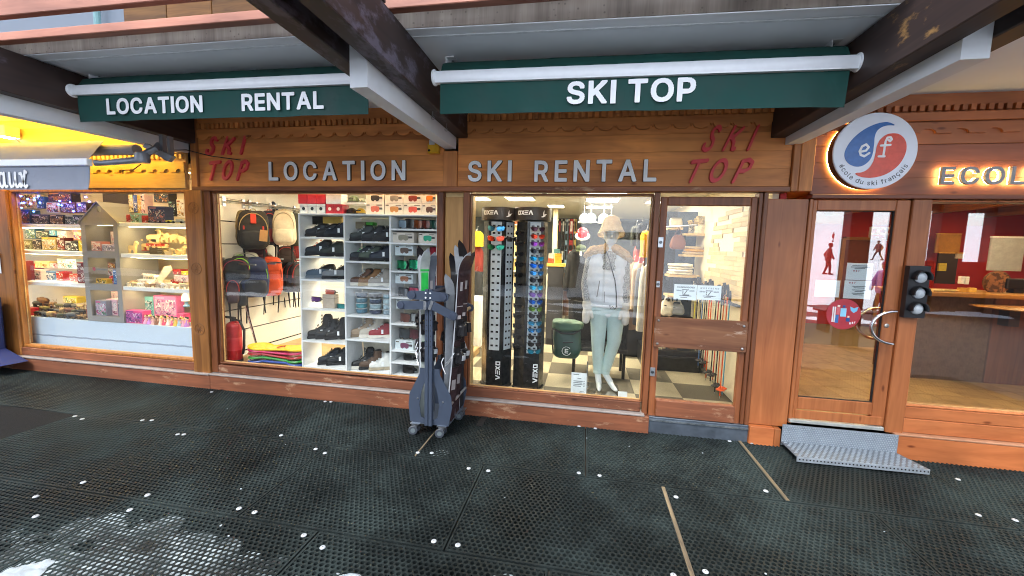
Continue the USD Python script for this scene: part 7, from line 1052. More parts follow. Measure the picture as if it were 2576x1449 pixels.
for a in ((('A',), 90, 135, 415, 275, ZL[0], '#c8b48a', T1, 'large cream toy box with a ship picture, upper left corner of the toy window', 1), (('A',), 62, 275, 330, 480, ZL[0], '#2a4a50', ('#2f4a4a', '#a89a4a', '#b04a3a'), 'dark teal toy box at the left end of the top left shelf', 0), (('A',), 332, 340, 600, 482, ZL[0], '#25262c', T2, 'black toy box with vehicle picture, second on the top left shelf', 0), (('A',), 560, 190, 745, 338, ZL[0], '#d0c8b8', ('#d0c8b8', '#6a6460', '#c03a3a'), 'pale toy box with red car picture stacked on the top left shelf', 1), (('A',), 602, 342, 812, 486, ZL[0], '#2a1d18', ('#2a1d18', '#8a5a3a', '#c8a070'), 'dark brown toy box, third on the top left shelf', 0),
          (('A',), 752, 182, 985, 338, ZL[0], '#6a3a20', T4, 'brown and orange toy box stacked high on the top left shelf', 1), (('A',), 818, 345, 1085, 488, ZL[0], '#1f2a24', T3, 'dark toy box with green vehicle, right end of the top left shelf', 0), (('A',), 990, 180, 1148, 338, ZL[0], '#3a261c', T4, 'dark amber toy box beside the tower roof', 1), (('A',), 575, 45, 930, 182, ZL[0], '#2a2436', ('#2a2436', '#7a4a5a', '#c07a3a'), 'dark purple toy box at the very top of the toy window', 1), (('A',), 416, 100, 525, 275, ZL[0], '#2a4a7a', ('#2a4a7a', '#4a78a8', '#d8dce4'), 'blue upright toy box beside the cream one', 1), (('A',), 62, 62, 410, 132, ZL[0], '#b8a07a', T1, 'flat tan toy box at the top left corner under the lights', 1),
          (('A',), 240, 560, 400, 715, ZL[1], '#3a6a8a', ('#3a6a8a', '#6a8a4a', '#d8e0e8'), 'blue green toy box high on the second left shelf', 1), (('A',), 402, 598, 600, 715, ZL[1], '#22262e', T3, 'black toy box with a jet picture on the second left shelf', 1), (('A',), 602, 592, 695, 670, ZL[1], '#6ab4e0', ('#6ab4e0', '#d8f0f8', '#2a7ab0'), 'small sky blue toy box on the second left shelf', 1), (('A',), 488, 682, 705, 872, ZL[1], '#8a7a3a', ('#b0a8a0', '#8a7a5a', '#c8a030'), 'silver and gold toy box with red band on the second left shelf', 0), (('A',), 135, 725, 355, 866, ZL[1], '#6a6a4a', ('#8a8a68', '#4a4a34', '#c8c8a8'), 'olive toy box at the left end of the second left shelf', 0), (('A',), 356, 725, 487, 872, ZL[1], '#1c1d22', T2, 'black and white toy box, second on the second left shelf', 0), (('A',), 706, 690, 822, 878, ZL[1], '#4a1418', ('#4a1418', '#b8402a', '#e0d8d0'), 'dark red toy box, fourth on the second left shelf', 0), (('A',), 826, 740, 1022, 884, ZL[1], '#17181d', ('#17181d', '#3a3c44', '#e8e8e8'), 'black toy box with a white shuttle picture', 0), (('A',), 1026, 745, 1108, 896, ZL[1], '#c0a820', ('#c0a820', '#8a7a20', '#e8d860'), 'narrow yellow toy box at the right end of the second left shelf', 0), (('A',), 945, 588, 1098, 735, ZL[1], '#e08a5a', ('#e8c0a0', '#d8604a', '#8a6ac0'), 'orange and pink toy box above the yellow one', 1), (('A',), 722, 600, 852, 738, ZL[1], '#f0e4e0', ('#f0e4e0', '#e08a9a', '#c0a0c0'), 'white and pink toy box high on the second left shelf', 1),
          (('A',), 145, 1048, 236, 1335, ZL[2], '#6a1420', ('#6a1420', '#8a2028', '#d8d0d0'), 'dark red upright box at the left end of the third left shelf', 0), (('A',), 225, 1075, 388, 1165, ZL[2], '#c03a28', ('#c03a28', '#d85a3a', '#e8c8a0'), 'bright red toy box high on the third left shelf', 1), (('A',), 390, 1040, 600, 1140, ZL[2], '#e0c890', ('#e0c890', '#c8a060', '#f0e4c0'), 'cream wooden toy box high on the third left shelf', 1), (('A',), 262, 1165, 486, 1315, ZL[2], '#e0c4c0', ('#e8d4cc', '#b06a70', '#3a4a4a'), 'pale pink toy box with toy car, foremost on the third left shelf', 0), (('A',), 545, 1150, 692, 1285, ZL[2], '#5a8ac0', ('#d0dce8', '#5a8ac0', '#2a5a9a'), 'white and blue toy box in the middle of the third left shelf', 0), (('A',), 695, 1150, 802, 1285, ZL[2], '#b02a24', ('#b02a24', '#d04a3a', '#e8d8d0'), 'red toy box in the middle of the third left shelf', 0), (('A',), 715, 1008, 1000, 1150, ZL[2], '#c8e0e8', ('#e0e8e8', '#5ab8c8', '#c0a890'), 'large white and aqua toy box high on the third left shelf', 1), (('A',), 1005, 1058, 1142, 1362, ZL[2], '#7a1a22', ('#7a1a22', '#6a1018', '#e0dcd8'), 'tall dark red box with white emblem beside the tower', 0), (('A',), 606, 1070, 702, 1142, ZL[2], '#d89aa8', ('#e8c8d0', '#c05a78', '#e8e0d8'), 'small pink toy box high on the third left shelf', 1), (('A',), 890, 1190, 1006, 1300, ZL[2], '#b83a30', ('#b83a30', '#d86a50', '#e8d8c8'), 'orange red toy box left of the tall dark red box', 0),
          (('B',), 780, 572, 980, 665, .627, '#d8b820', ('#e0d8a8', '#d8b820', '#6a8a3a'), 'yellow toy box among the dark animals', 1), (('B',), 220, 738, 312, 842, .627, '#a01c30', ('#a01c30', '#b02838', '#901828'), 'red block at the left end of the animal display', 0), (('B',), 1115, 688, 1158, 882, .627, '#8a1420', ('#8a1420', '#a02030', '#801018'), 'dark red block against the foot of the tower', 0),
          (('E',), 145, 380, 246, 485, hz[0][0], '#d8b0a0', ('#e0c0b0', '#c08a80', '#b0a098'), 'pink picture frame box in the top niche of the tower', 1), (('E',), 360, 368, 432, 512, hz[0][0], '#e0b8b0', ('#e8c8c0', '#d09090', '#e0e0d8'), 'pink toy basket box in the top niche of the tower', 1), (('E',), 135, 486, 250, 596, hz[0][0], '#d0887a', ('#e0b8a0', '#c06a60', '#f0e0d0'), 'rose coloured toy box, left front in the top niche', 0), (('E',), 254, 514, 436, 596, hz[0][0], '#c8b0b8', ('#6a6078', '#d8c0c0', '#e8e0e0'), 'grey and pink flat toy box, right front in the top niche', 0),
          (('E',), 320, 725, 416, 792, hz[1][0], '#4a4048', ('#c8b8b0', '#e0a030', '#b04a5a'), 'small dark toy box topmost in the middle niche', 1), (('E',), 290, 795, 382, 876, hz[1][0], '#e0d0c8', ('#e0d0c8', '#c83a3a', '#3a8a4a'), 'white and red toy box in the middle niche', 1), (('E',), 388, 810, 462, 978, hz[1][0], '#2a5aa0', ('#2a5aa0', '#5aa8d0', '#d0e0f0'), 'blue toy box at the right in the middle niche', 0), (('E',), 345, 880, 388, 966, hz[1][0], '#c02a30', ('#c02a30', '#d84a48', '#e8c0c0'), 'narrow red toy box in the middle niche', 0), (('E',), 190, 915, 320, 968, hz[1][0], '#d8a818', ('#d8a818', '#e8c840', '#3a3028'), 'yellow toy lorry box in the middle niche', 0),
          (('E',), 185, 1165, 312, 1340, hz[2][0], '#8a8a98', ('#b8a8b8', '#4a9a70', '#d05a8a'), 'multi coloured craft box in the bottom niche', 0), (('E',), 314, 1150, 440, 1335, hz[2][0], '#e8b8c0', ('#f0d0d0', '#d86a90', '#e8e0d0'), 'pink and white craft box in the bottom niche', 0), (('E',), 365, 1058, 474, 1205, hz[2][0], '#f0c8cc', ('#f0c8cc', '#d89aa0', '#e8e0dc'), 'pale pink tall box at the back of the bottom niche', 1), (('E',), 446, 1180, 488, 1355, hz[2][0], '#2a3660', ('#2a3660', '#3a4878', '#c8d0e0'), 'navy blue box at the right edge of the bottom niche', 0),
          (('C',), 280, 90, 358, 402, ZR[0], '#d8c898', ('#d8c898', '#6a4a38', '#b89a60'), 'cream game box spine, first of the four upright games', 1), (('C',), 362, 95, 432, 402, ZR[0], '#3a5088', ('#3a5088', '#e0e0e8', '#5a78b0'), 'blue game box spine, second of the four upright games', 1), (('C',), 435, 98, 494, 430, ZR[0], '#d0a850', ('#d0a850', '#e8d8a0', '#b08a30'), 'yellow game box spine, third of the four upright games', 1), (('C',), 496, 90, 570, 452, ZR[0], '#e8c0c4', ('#f0d8d8', '#d88a98', '#3a2a38'), 'pink game box spine, last of the four upright games', 1), (('C',), 305, 410, 468, 580, ZR[0], '#8ab8b0', ('#8ab8b0', '#6aa060', '#b04a30'), 'small aqua game box with green picture on the top right shelf', 0), (('C',), 615, 230, 930, 528, ZR[0], '#3a4468', ('#3a4468', '#6a78a0', '#c88a90'), 'navy game box with a white label on the top right shelf', 0), (('C',), 722, 40, 1000, 228, ZR[0], '#22242e', ('#22242e', '#c88a4a', '#3a5a78'), 'dark game box with orange bears, top right of the toy window', 1), (('C',), 985, 200, 1112, 472, ZR[0], '#1c1e24', ('#1c1e24', '#2a2c34', '#8ac0c0'), 'black game box with pale teal spine ornament', 1), (('C',), 1130, 172, 1262, 490, ZR[0], '#e0d8d0', ('#e8e4dc', '#d8a030', '#8a4a2a'), 'white game box with yellow bears at the right edge of the toy window', 1), (('C',), 510, 450, 618, 582, ZR[0], '#b03020', ('#b03020', '#c84030', '#902418'), 'red block behind the navy game box', 0), (('C',), 240, 440, 300, 580, ZR[0], '#b83a28', ('#b83a28', '#c84a38', '#a02c20'), 'red block left of the aqua game box', 0),
          (('C',), 425, 985, 512, 1082, ZR[1], '#c03a2a', ('#c03a2a', '#d04a38', '#b02c20'), 'red block under the wooden horse', 1), (('C',), 580, 948, 862, 1010, ZR[1], '#c84a38', ('#c84a38', '#d85a48', '#b03a2a'), 'long red block carrying the wooden ibex', 1), (('C',), 165, 885, 385, 975, ZR[1], '#e8ccd0', ('#e8ccd0', '#d0a0a8', '#f0e4e0'), 'pale pink flat box at the left of the second right shelf', 1),
          (('D',), 1130, 250, 1280, 345, ZR[2], '#a82c28', ('#a82c28', '#b83a34', '#902020'), 'red block high on the third right shelf', 1), (('D',), 985, 452, 1182, 528, ZR[2], '#b83428', ('#b83428', '#c84438', '#a02c20'), 'red block low on the third right shelf', 1), (('D',), 1150, 360, 1420, 482, ZR[2], '#c8a8b0', ('#c8a8b0', '#9a8a98', '#d8c0c4'), 'mauve toy castle box on the third right shelf', 1), (('D',), 1285, 285, 1412, 355, ZR[2], '#e0d020', ('#e0d020', '#f0e850', '#c0a818'), 'yellow toy box on the mauve castle', 1),
          (('D',), 470, 765, 768, 1130, .627, '#7ac8c4', ('#6aa8a8', '#2a5a60', '#d8ecec'), 'turquoise doll box at the back of the bottom right display', 1), (('D',), 770, 752, 1210, 1140, .627, '#e070a8', ('#b8a0b0', '#8a4a90', '#e890c0'), 'large pink doll box at the bottom right of the toy window', 1), (('D',), 236, 1032, 572, 1270, .627, '#d04a88', ('#b05aa0', '#d86a98', '#6a3a80'), 'wide magenta doll box in front of the tower foot', 0), (('D',), 1212, 975, 1330, 1150, .627, '#d84a80', ('#d84a80', '#e870a0', '#c03868'), 'pink toy table box right of the large pink doll box', 0)):
    toybox(a[0][0], *a[1:5], a[5], a[6], a[7], a[8], stack=bool(a[9]))
# animals cut from pale wood and cast dark ones
HORSE = [(-.5, 0), (-.42, 0), (-.36, .32), (.1, .30), (.2, 0), (.3, 0), (.34, .42), (.44, .72), (.6, .74), (.58, .84), (.42, .96), (.3, .86), (.18, .60), (-.34, .60), (-.48, .5), (-.58, .25), (-.52, .22), (-.44, .4)]
IBEX = [(-.5, 0), (-.4, 0), (-.36, .3), (.1, .3), (.16, 0), (.28, 0), (.3, .4), (.42, .52), (.58, .5), (.56, .62), (.46, .74), (.42, .96), (.2, 1.02), (.08, .96), (.1, .93), (.24, .95), (.34, .86), (.34, .74), (.2, .62), (-.3, .62), (-.5, .52), (-.54, .35), (-.48, .3)]
BEAR = [(-.45, 0), (-.28, 0), (-.24, .2), (0, .22), (.08, 0), (.26, 0), (.28, .3), (.42, .4), (.55, .42), (.54, .55), (.4, .68), (.32, .75), (.26, .68), (.1, .66), (-.3, .64), (-.46, .45)]
DUCK = [(-.45, .3), (-.3, .05), (.1, 0), (.3, .1), (.35, .4), (.3, .55), (.5, .6), (.5, .68), (.36, .8), (.2, .85), (.08, .75), (.1, .5), (-.1, .4), (-.3, .45), (-.5, .5)]
def animal(shape, label, r_, x0, y0, x1, y1, shelf, mat, stack=False, th=.022, flip=False, Y=None, nm='wooden_animal', ct='toy animal'):
    if Y is None: Y = .36 if stack else min(max(onz(r_, (x0+x1)/2, y1, shelf)[1], .13), .34)
    cx_, z_, w_, h_ = rect(r_, x0, y0, x1, y1, Y); z_ = z_ if stack else shelf+.001; P = np.array(shape); P = (P-P.min(0))/np.ptp(P, 0)-[.5, 0]; 
    if flip: P[:, 0] *= -1
    single(nm, label, ct, plate(Polygon(P*[w_, h_]+[cx_, z_]).buffer(.003), Y+th, th), mat)
PW = WOOD('#e8cf98', '#d0b070', 'x', .6, knots=.2)
animal(IBEX, 'tall pale wooden ibex with curved horn on the second right shelf', 'C', 590, 710, 890, 945, ZR[1], PW, True)
for k, a in enumerate((('C', 255, 915, 432, 1132, HORSE, 'pale wooden horse at the left front of the second right shelf', 0), ('C', 495, 895, 660, 1070, HORSE, 'pale wooden foal behind the little basket', 1), ('C', 640, 930, 840, 1040, BEAR, 'pale wooden lying sheep above the little basket', 1), ('C', 850, 765, 1010, 935, BEAR, 'pale wooden bear right of the ibex', 1), ('C', 1010, 780, 1165, 935, BEAR, 'pale wooden cat shaped animal, second right of the ibex', 1), ('C', 1150, 818, 1285, 960, BEAR, 'pale wooden elephant at the right end of the shelf', 1), ('C', 1095, 940, 1300, 1100, HORSE, 'pale wooden pony at the right end of the second right shelf', 0), ('C', 395, 840, 500, 985, BEAR, 'small pale wooden animal on the pink box', 1), ('C', 1100, 1060, 1185, 1160, DUCK, 'pale wooden hen at the front of the second right shelf', 0), ('C', 905, 1040, 1060, 1160, DUCK, 'pale wooden goose beside the little basket', 0), ('C', 870, 970, 965, 1060, DUCK, 'pale wooden lamb behind the goose', 1))): animal(a[5], a[6], *a[:5], ZR[1], PW, bool(a[7]), flip=k % 3 == 2)
cx_, z_, w_, h_ = rect('C', 655, 1030, 870, 1150, .14); t = thing('toy_basket', 'little grey brown crate at the front of the second right shelf', 'crate', (cx_, .14, ZR[1])); [part(t, 'slat', box(cx_-w_/2, cx_+w_/2, .14, .146, ZR[1]+.002+i*h_*.25, ZR[1]+.002+i*h_*.25+h_*.2), C('#6a5a3a', .7)) for i in range(4)]; part(t, 'side', cat(box(cx_-w_/2-.004, cx_-w_/2-.0005, .14, .22, ZR[1]+.002, ZR[1]+h_), box(cx_+w_/2+.0005, cx_+w_/2+.004, .14, .22, ZR[1]+.002, ZR[1]+h_)), C('#6a5a3a', .7))
def cast(label, x, y, z, L_, mat, kind, rz=0.):
    """small cast animal: body, legs and head in one skin"""
    h = L_*.62; B = {'e': 1.25, 'd': .8, 's': 1., 'l': .85}[kind]; b = [[((-.32*L_, 0, h*.62), .17*L_*B), ((.18*L_, 0, h*.64), .18*L_*B)], [((.18*L_, 0, h*.68), .13*L_*B), ((.42*L_, 0, h*(.85 if kind != 'e' else .75)), .11*L_*B)]]
    for dx in (-.33, .2):
        for s in (-1, 1): b.append([((dx*L_, s*.09*L_, h*.55), .075*L_*B), ((dx*L_, s*.1*L_, .03*L_), .05*L_*B)])
    if kind == 'e': b += [[((.45*L_, 0, h*.7), .06*L_), ((.55*L_, 0, h*.3), .035*L_)], [((.36*L_, .12*L_, h*.85), .07*L_), ((.3*L_, .16*L_, h*.6), .05*L_)], [((.36*L_, -.12*L_, h*.85), .07*L_), ((.3*L_, -.16*L_, h*.6), .05*L_)]]
    else: b += [[((.42*L_, 0, h*.85), .07*L_), ((.55*L_, 0, h*.78), .045*L_)]]+([[((.38*L_, s*.05*L_, h), .02*L_), ((.32*L_, s*.14*L_, h*1.4), .012*L_)] for s in (-1, 1)] if kind == 'd' else [])+[[((-.45*L_, 0, h*.7), .03*L_), ((-.6*L_, 0, h*.45), .02*L_)]]
    m = blob(b, L_*.12, 2, 8); t = thing('animal_figure', label, 'toy animal', (x, y, z), rz, world=False); part(t, 'body', m, mat, smooth=True)
    part(t, 'eye', cat(*[ball((.47*L_, s*.085*L_*B, h*.9), .018*L_, 0) for s in (-1, 1)]), BLK); return t
cx_, z_, w_, h_ = rect('B', 350, 590, 548, 712, .34); cast('brown elephant with pale tusks standing above the dark animals', cx_, .38, z_, w_*.8, C('#6a4a2a', .7), 'e', math.pi-.2); t = thing('elephant_base', 'brown rock shaped base under the toy elephant', 'toy rock', (cx_, .38, .628)); part(t, 'rock', rough(ball((cx_, .40, .628), .2, 3, (1.1, .5, (z_-.628)/.2)), .02, 12, 4), C('#5a4430', .9)); part(t, 'ledge', rough(ball((cx_-.08, .33, .628), .12, 3, (1.1, .5, .6)), .012, 18, 5), C('#6a5238', .9))
rr = random.Random(21); WC_ = ['charcoal', 'dark brown', 'olive', 'grey', 'tan', 'black', 'sand', 'khaki', 'slate', 'chestnut']; WV = ['#2c2a28', '#3f2a1a', '#4a4a2c', '#5a5650', '#8a6a40', '#1c1b1a', '#a88a5a', '#6a6238', '#484c50', '#5a321c']; KN = {'e': 'rhino', 'd': 'stag', 's': 'bison', 'l': 'big cat'}
rows = [(.16, .628, 9), (.25, .66, 8), (.36, .70, 7)]
for k_, (yy, zz, n_) in enumerate(rows):
    x0, x1 = at('B', 420, 800, yy)[0], at('B', 1090, 800, yy)[0]
    for i in range(n_):
        c = (i*3+k_*4) % 10; kd = 'dsel'[(i+k_) % 4]; cast(f'{WC_[c]} toy {KN[kd]}, {ORD[i]} from left in the {("front", "middle", "back")[k_]} wild animal row', x0+(x1-x0)*(i+.5)/n_+rr.uniform(-.02, .02), yy, zz, rr.uniform(.10, .14), C(WV[c], .65), kd, rr.uniform(-.5, .5)+(math.pi if i % 2 else 0))
for k_, (yy, zz) in enumerate(((.25, .628), (.36, .628))): x0, x1 = at('B', 430, 800, yy)[0], at('B', 1080, 800, yy)[0]; single('display_step', f'brown step under the {("middle", "back")[k_]} row of wild animals', 'display step', box(x0-.1, x1+.06, yy-.05, yy+.05, zz, rows[k_+1][1]-.001, .004), C('#6a5236', .8))
PV = ['#e0d0b0', '#b89a78', '#e8e4dc', '#c8b490', '#8a6a50', '#d8c8b8', '#f0ece4', '#a89888']; PNm = ['cream', 'fawn', 'white', 'beige', 'brown', 'pale grey', 'snow white', 'taupe']
for k_, (yy, zz, n_, a_, b_) in enumerate(((.15, ZR[2]+.001, 10, 250, 1400), (.22, ZR[2]+.001, 8, 330, 1180), (.33, ZR[2]+.075, 6, 600, 950))):
    x0, x1 = at('D', a_, 500, yy)[0], min(at('D', b_, 500, yy)[0], -4.38)
    for i in range(n_): c = (i*3+k_) % 8; kd = 'sld'[(i+k_) % 3]; cast(f'{PNm[c]} toy {("sheep", "dog", "deer")[(i+k_) % 3]}, {ORD[i]} from left, {("front", "middle", "raised back")[k_]} row, third right shelf', x0+(x1-x0)*(i+.5)/n_, yy, zz, rr.uniform(.08, .12), C(PV[c], .65), kd, rr.uniform(-.6, .6)+(math.pi if i % 2 else 0))
x0, x1 = at('D', 600, 420, .33)[0], at('D', 950, 420, .33)[0]; single('display_step', 'white step under the raised back row of small animals', 'display step', box(x0-.05, x1+.05, .28, .40, ZR[2]+.001, ZR[2]+.074, .003), MDF)
cx_, z_, w_, h_ = rect('D', 740, 165, 1195, 565, .30); t = thing('cardboard_slide', 'cream cardboard mountain slide among the small animals', 'display board', (cx_, .3, ZR[2])); part(t, 'board', plate(Polygon([(cx_-w_*.5, ZR[2]+.002), (cx_-w_*.1, ZR[2]+.002), (cx_+w_*.5, ZR[2]+h_*.8), (cx_+w_*.45, ZR[2]+h_), (cx_+w_*.2, ZR[2]+h_*.95), (cx_-w_*.1, ZR[2]+h_*.4)]), .26, .006), C('#e8d8b0', .7)); part(t, 'support', box(cx_, cx_+.02, .262, .36, ZR[2]+.002, ZR[2]+h_*.3), C('#d8c8a0', .7))
DV = ['#e8a8c0', '#d86a90', '#f0d8c8', '#c88ad0', '#e8c050', '#d84a6a', '#f0b8b0', '#a8c8d8', '#e8e0d8', '#8a5a40']; DN = ['pink', 'rose', 'peach', 'lilac', 'yellow', 'crimson', 'salmon', 'pale blue', 'white', 'brown']
for k_, (yy, zz, n_, a_, b_) in enumerate(((.16, .628, 12, 600, 1440), (.23, .628, 9, 640, 1420))):
    x0, x1 = at('D', a_, 1250, yy)[0], min(at('D', b_, 1250, yy)[0], -4.37)
    for i in range(n_):
        c = (i*3+k_*2) % 10; s_ = rr.uniform(.8, 1.15); x = x0+(x1-x0)*(i+.5)/n_; t = thing('doll_figure', f'tiny {DN[c]} doll, {ORD[i]} from left in the {("front", "back")[k_]} row before the doll boxes', 'doll', (x, yy, zz), rr.uniform(-.5, .5), world=False)
        part(t, 'dress', lathe([(.026*s_, 0), (.024*s_, .02*s_), (.011*s_, .05*s_), (.013*s_, .066*s_), (.006*s_, .07*s_)], 12), C(DV[c], .5), smooth=40); part(t, 'head', ball((0, 0, .083*s_), .015*s_, 2), C('#e8c0a4', .6), smooth=True); part(t, 'hair', ball((0, .004, .087*s_), .0165*s_, 2, (1, .95, .95)), C(('#6a3a1c', '#d8b050', '#1c1814')[i % 3], .7)); part(t, 'arms', cat(rod((-.012*s_, 0, .062*s_), (-.03*s_, -.008, .04*s_), .004, 6), rod((.012*s_, 0, .062*s_), (.03*s_, -.008, .04*s_), .004, 6)), C('#e8c0a4', .6))
for i, (x0, y0, x1, y1, c, lb) in enumerate(((612, 520, 795, 585, '#6ab83a', 'green toy tractor on the top right shelf'), (808, 505, 1030, 592, '#b8b850', 'yellow green toy lorry on the top right shelf'), (1040, 512, 1255, 592, '#8a98a8', 'grey blue toy car on the top right shelf'))):
    cx_, z_, w_, h_ = rect('C', x0, y0, x1, y1, .135); z_ = ZR[0]+.001; t = thing('toy_car', lb, 'toy car', (cx_, .135, z_)); part(t, 'body', cat(box(cx_-w_/2, cx_+w_/2, .135, .195, z_+h_*.22, z_+h_*.6, .005), box(cx_-w_*(.1, .45, .25)[i], cx_+w_*(.2, -.1, .2)[i], .14, .19, z_+h_*.6, z_+h_, .008)), C(c, .35)); [part(t, 'wheel', lathe([(h_*.24, -.004), (h_*.24, .006), (0, .006)], 14, (cx_+s*w_*.32, .134, z_+h_*.24), 'y'), BLK) for s in (-1, 1)]
cx_, z_, w_, h_ = rect('D', 1292, 712, 1450, 965, .3); t = thing('toy_lamp', 'small white toy lamp at the right end of the doll display', 'toy lamp', (cx_, .3, z_)); part(t, 'shade', lathe([(w_*.42, h_*.42), (w_*.44, h_*.5), (w_*.34, h_*.85), (w_*.2, h_), (0, h_)], 18, (cx_-.03, .34, z_)), WHITEL, smooth=True); part(t, 'foot', lathe([(w_*.3, 0), (w_*.3, h_*.1), (w_*.12, h_*.2), (w_*.16, h_*.42)], 16, (cx_-.03, .34, z_)), C('#6a98c0', .4), smooth=True)
ft = thing('fairy_lights', 'dark wire with small blue fairy lights hanging at the top left of the toy window', 'fairy lights', (-6.2, .09, 1.9)); BL = EMIT('#2a4cff', 22.); pts = [at('A', x, y, .085) for x, y in ((10, 140), (75, 95), (90, 150), (60, 190), (140, 170), (150, 110), (200, 88), (255, 100), (270, 150), (240, 192), (180, 165), (230, 120), (300, 140), (330, 105), (390, 128), (440, 98), (470, 140), (470, 190), (520, 165))]
part(ft, 'wire', tube([pts[0]]+[p+[0, 0, (.012, -.015)[i % 2]] for i, p in enumerate(pts[1:])], .004, 5), C('#17171b', .6), smooth=True)
for x, y in ((10, 143), (72, 97), (55, 195), (92, 150), (165, 195), (190, 92), (238, 192), (290, 140), (395, 130), (445, 97), (468, 190), (120, 165), (330, 205), (385, 150), (205, 200), (755, 168), (742, 218), (785, 232), (1040, 225), (1130, 112), (1183, 178), (955, 318), (905, 185), (378, 320), (200, 265), (160, 220)): part(ft, 'bulb', ball(at('A', x, y, .085), .0085, 1), BL)
# ---------------- inside the ski school ----------------
EZ = .235; ef = struct('ski_school_floor', box(1.63, 9.5, .06, 6.5, EZ-.03, EZ-.006), C('#6a5a40', .8)); FT = [C('#8a7048', .35, v=.2, s=6), C('#947a50', .35, v=.2, s=6)]
for i in range(18):
    for j in range(10):
        x0, y0 = 1.64+i*.33, .07+j*.33; usdkit.mesh(stage, numbered('/World/ski_school_floor/floor_tile'), box(x0+.002, x0+.328, y0+.002, y0+.328, EZ-.0055, EZ), FT[(i*3+j) % 2])
er_ = thing('ski_school_room', 'inside of the ski school with red walls and wooden ceiling', 'shop interior', (4, 3, EZ)); RW = C('#a0181c', .7, v=.06, s=3)
part(er_, 'back_wall', box(1.63, 9.5, 5.6, 5.7, EZ-.03, 2.9), RW); part(er_, 'left_wall', box(1.615, 1.66, .08, 5.6, EZ-.03, 2.9), RW); part(er_, 'right_wall', box(9.4, 9.5, .08, 5.6, EZ-.03, 2.9), RW); part(er_, 'ceiling', box(1.615, 9.5, .08, 5.7, 2.62, 2.7), WOOD('#c08a3a', '#8a5a20', 'x', .6)); [part(er_, 'ceiling_beam', box(2.2+i*1.3, 2.34+i*1.3, .1, 5.59, 2.46, 2.618, .006), WOOD('#b57a30', '#7a4a1c', 'y', .6)) for i in range(5)]
for x, y, lb in ((2.6, .8, 'nearest its door'), (3.2, 2.2, 'second from its door'), (4.5, 1.0, 'in front of the counter'), (6.0, 2.2, 'above the counter'), (4.6, 3.8, 'behind the counter'), (7.0, 3.6, 'farthest to the right'), (7.6, 1.2, 'at its far right corner')): ceiling_light(x, x+.55, y, y+.5, 2.617, f'warm ceiling panel inside the ski school, {lb}', EMIT('#ffdca0', 15.))
dw = thing('inner_door', 'dark wooden door in the red wall, seen through the ski school glass', 'door', (3.2, 5.55, EZ)); p, q_ = at('L', 545, 345, 5.5), at('L', 735, 345, 5.5); part(dw, 'leaf', box(p[0], q_[0]+.3, 5.52, 5.58, EZ, p[2]-.03), C('#5a1e18', .5)); part(dw, 'frame', cat(box(p[0]-.07, p[0]-.002, 5.5, 5.59, EZ, p[2]), box(q_[0]+.302, q_[0]+.37, 5.5, 5.59, EZ, p[2]), box(p[0], q_[0]+.3, 5.5, 5.59, p[2]-.028, p[2]+.03)), C('#8a5a28', .5))
e0, e1 = at('L', 770, 368, 5.58), at('L', 1040, 368, 5.58); t = thing('sign_lettering', 'white letters ESF on the red wall inside the ski school', 'sign', (e0[0], 5.58, e0[2])); letters(t, 'ESF', e0[0], e1[0], e0[2], at('L', 900, 228, 5.58)[2]-e0[2], 5.598, .02, WHITEL)
Yc = 1.7; ct = thing('counter', 'ski school counter with wooden top and grey ribbed metal front', 'counter', (5, Yc, EZ)); p, q_ = at('F', 380, 1060, Yc), at('F', 1449, 1140, Yc); zt_ = (p[2]+q_[2])/2; part(ct, 'top', box(p[0]-.2, q_[0]+1.0, Yc-.08, Yc+.6, zt_-.05, zt_, .006), WOOD('#b9843c', '#8a5a24', 'x', .45)); n_ = 30; xw = at('F', 1110, 1200, Yc)[0]; xx = np.linspace(p[0]-.1, xw, n_*4+1)
P = [(x, Yc+.02*math.cos(i*math.pi/2)*(1 if i % 2 == 0 else 1), z) for z in (EZ, zt_-.051) for i, x in enumerate(xx)]; k = len(xx); m = TM(P, [f for i in range(k-1) for f in ((i, i+1, k+i+1), (i, k+i+1, k+i))]); m2 = TM(np.array(P)+[0, .004, 0], m.faces[:, ::-1]); part(ct, 'ribbed_front', cat(m, m2), C('#8d6f52', .35, m=.35), smooth=60); [part(ct, 'front_panel', box(a_, a_+.395, Yc-.02, Yc+.01, EZ, zt_-.052, .004), WOOD('#7a4a2c', '#522c18', 'z', .45)) for a_ in np.arange(xw+.01, q_[0]+.8, .4)]; part(ct, 'body', box(p[0]-.1, q_[0]+.9, Yc+.05, Yc+.55, EZ, zt_-.052), C('#5a4430', .6))
for i, (x0, y0, x1, y1, dy, c, lb, ca) in enumerate(((1080, 500, 1449, 860, .5, '#a9b0b8', 'pale grey screen with white top edge above the counter', 'screen'), (490, 460, 760, 665, 3.6, '#a8742c', 'ochre board on the red wall behind the counter', 'board'), (500, 668, 720, 1000, 3.3, '#241a18', 'dark niche under the ochre board', 'cupboard'), (715, 672, 798, 725, 1.5, '#b8b4ac', 'small pale card above the counter', 'card'))):
    cx_, z_, w_, h_ = rect('F', x0, y0, x1, y1, Yc+dy); t = thing(ca.replace(' ', '_'), lb, ca, (cx_, Yc+dy, z_)); part(t, 'panel', box(cx_-w_/2, cx_+w_/2, Yc+dy, Yc+dy+.03, z_, z_+h_, .004), C(c, .5)); part(t, 'edge', box(cx_-w_/2, cx_+w_/2, Yc+dy-.004, Yc+dy+.034, z_+h_+.001, z_+h_+.02), WHITEL if i == 0 else C('#c8943a', .5))
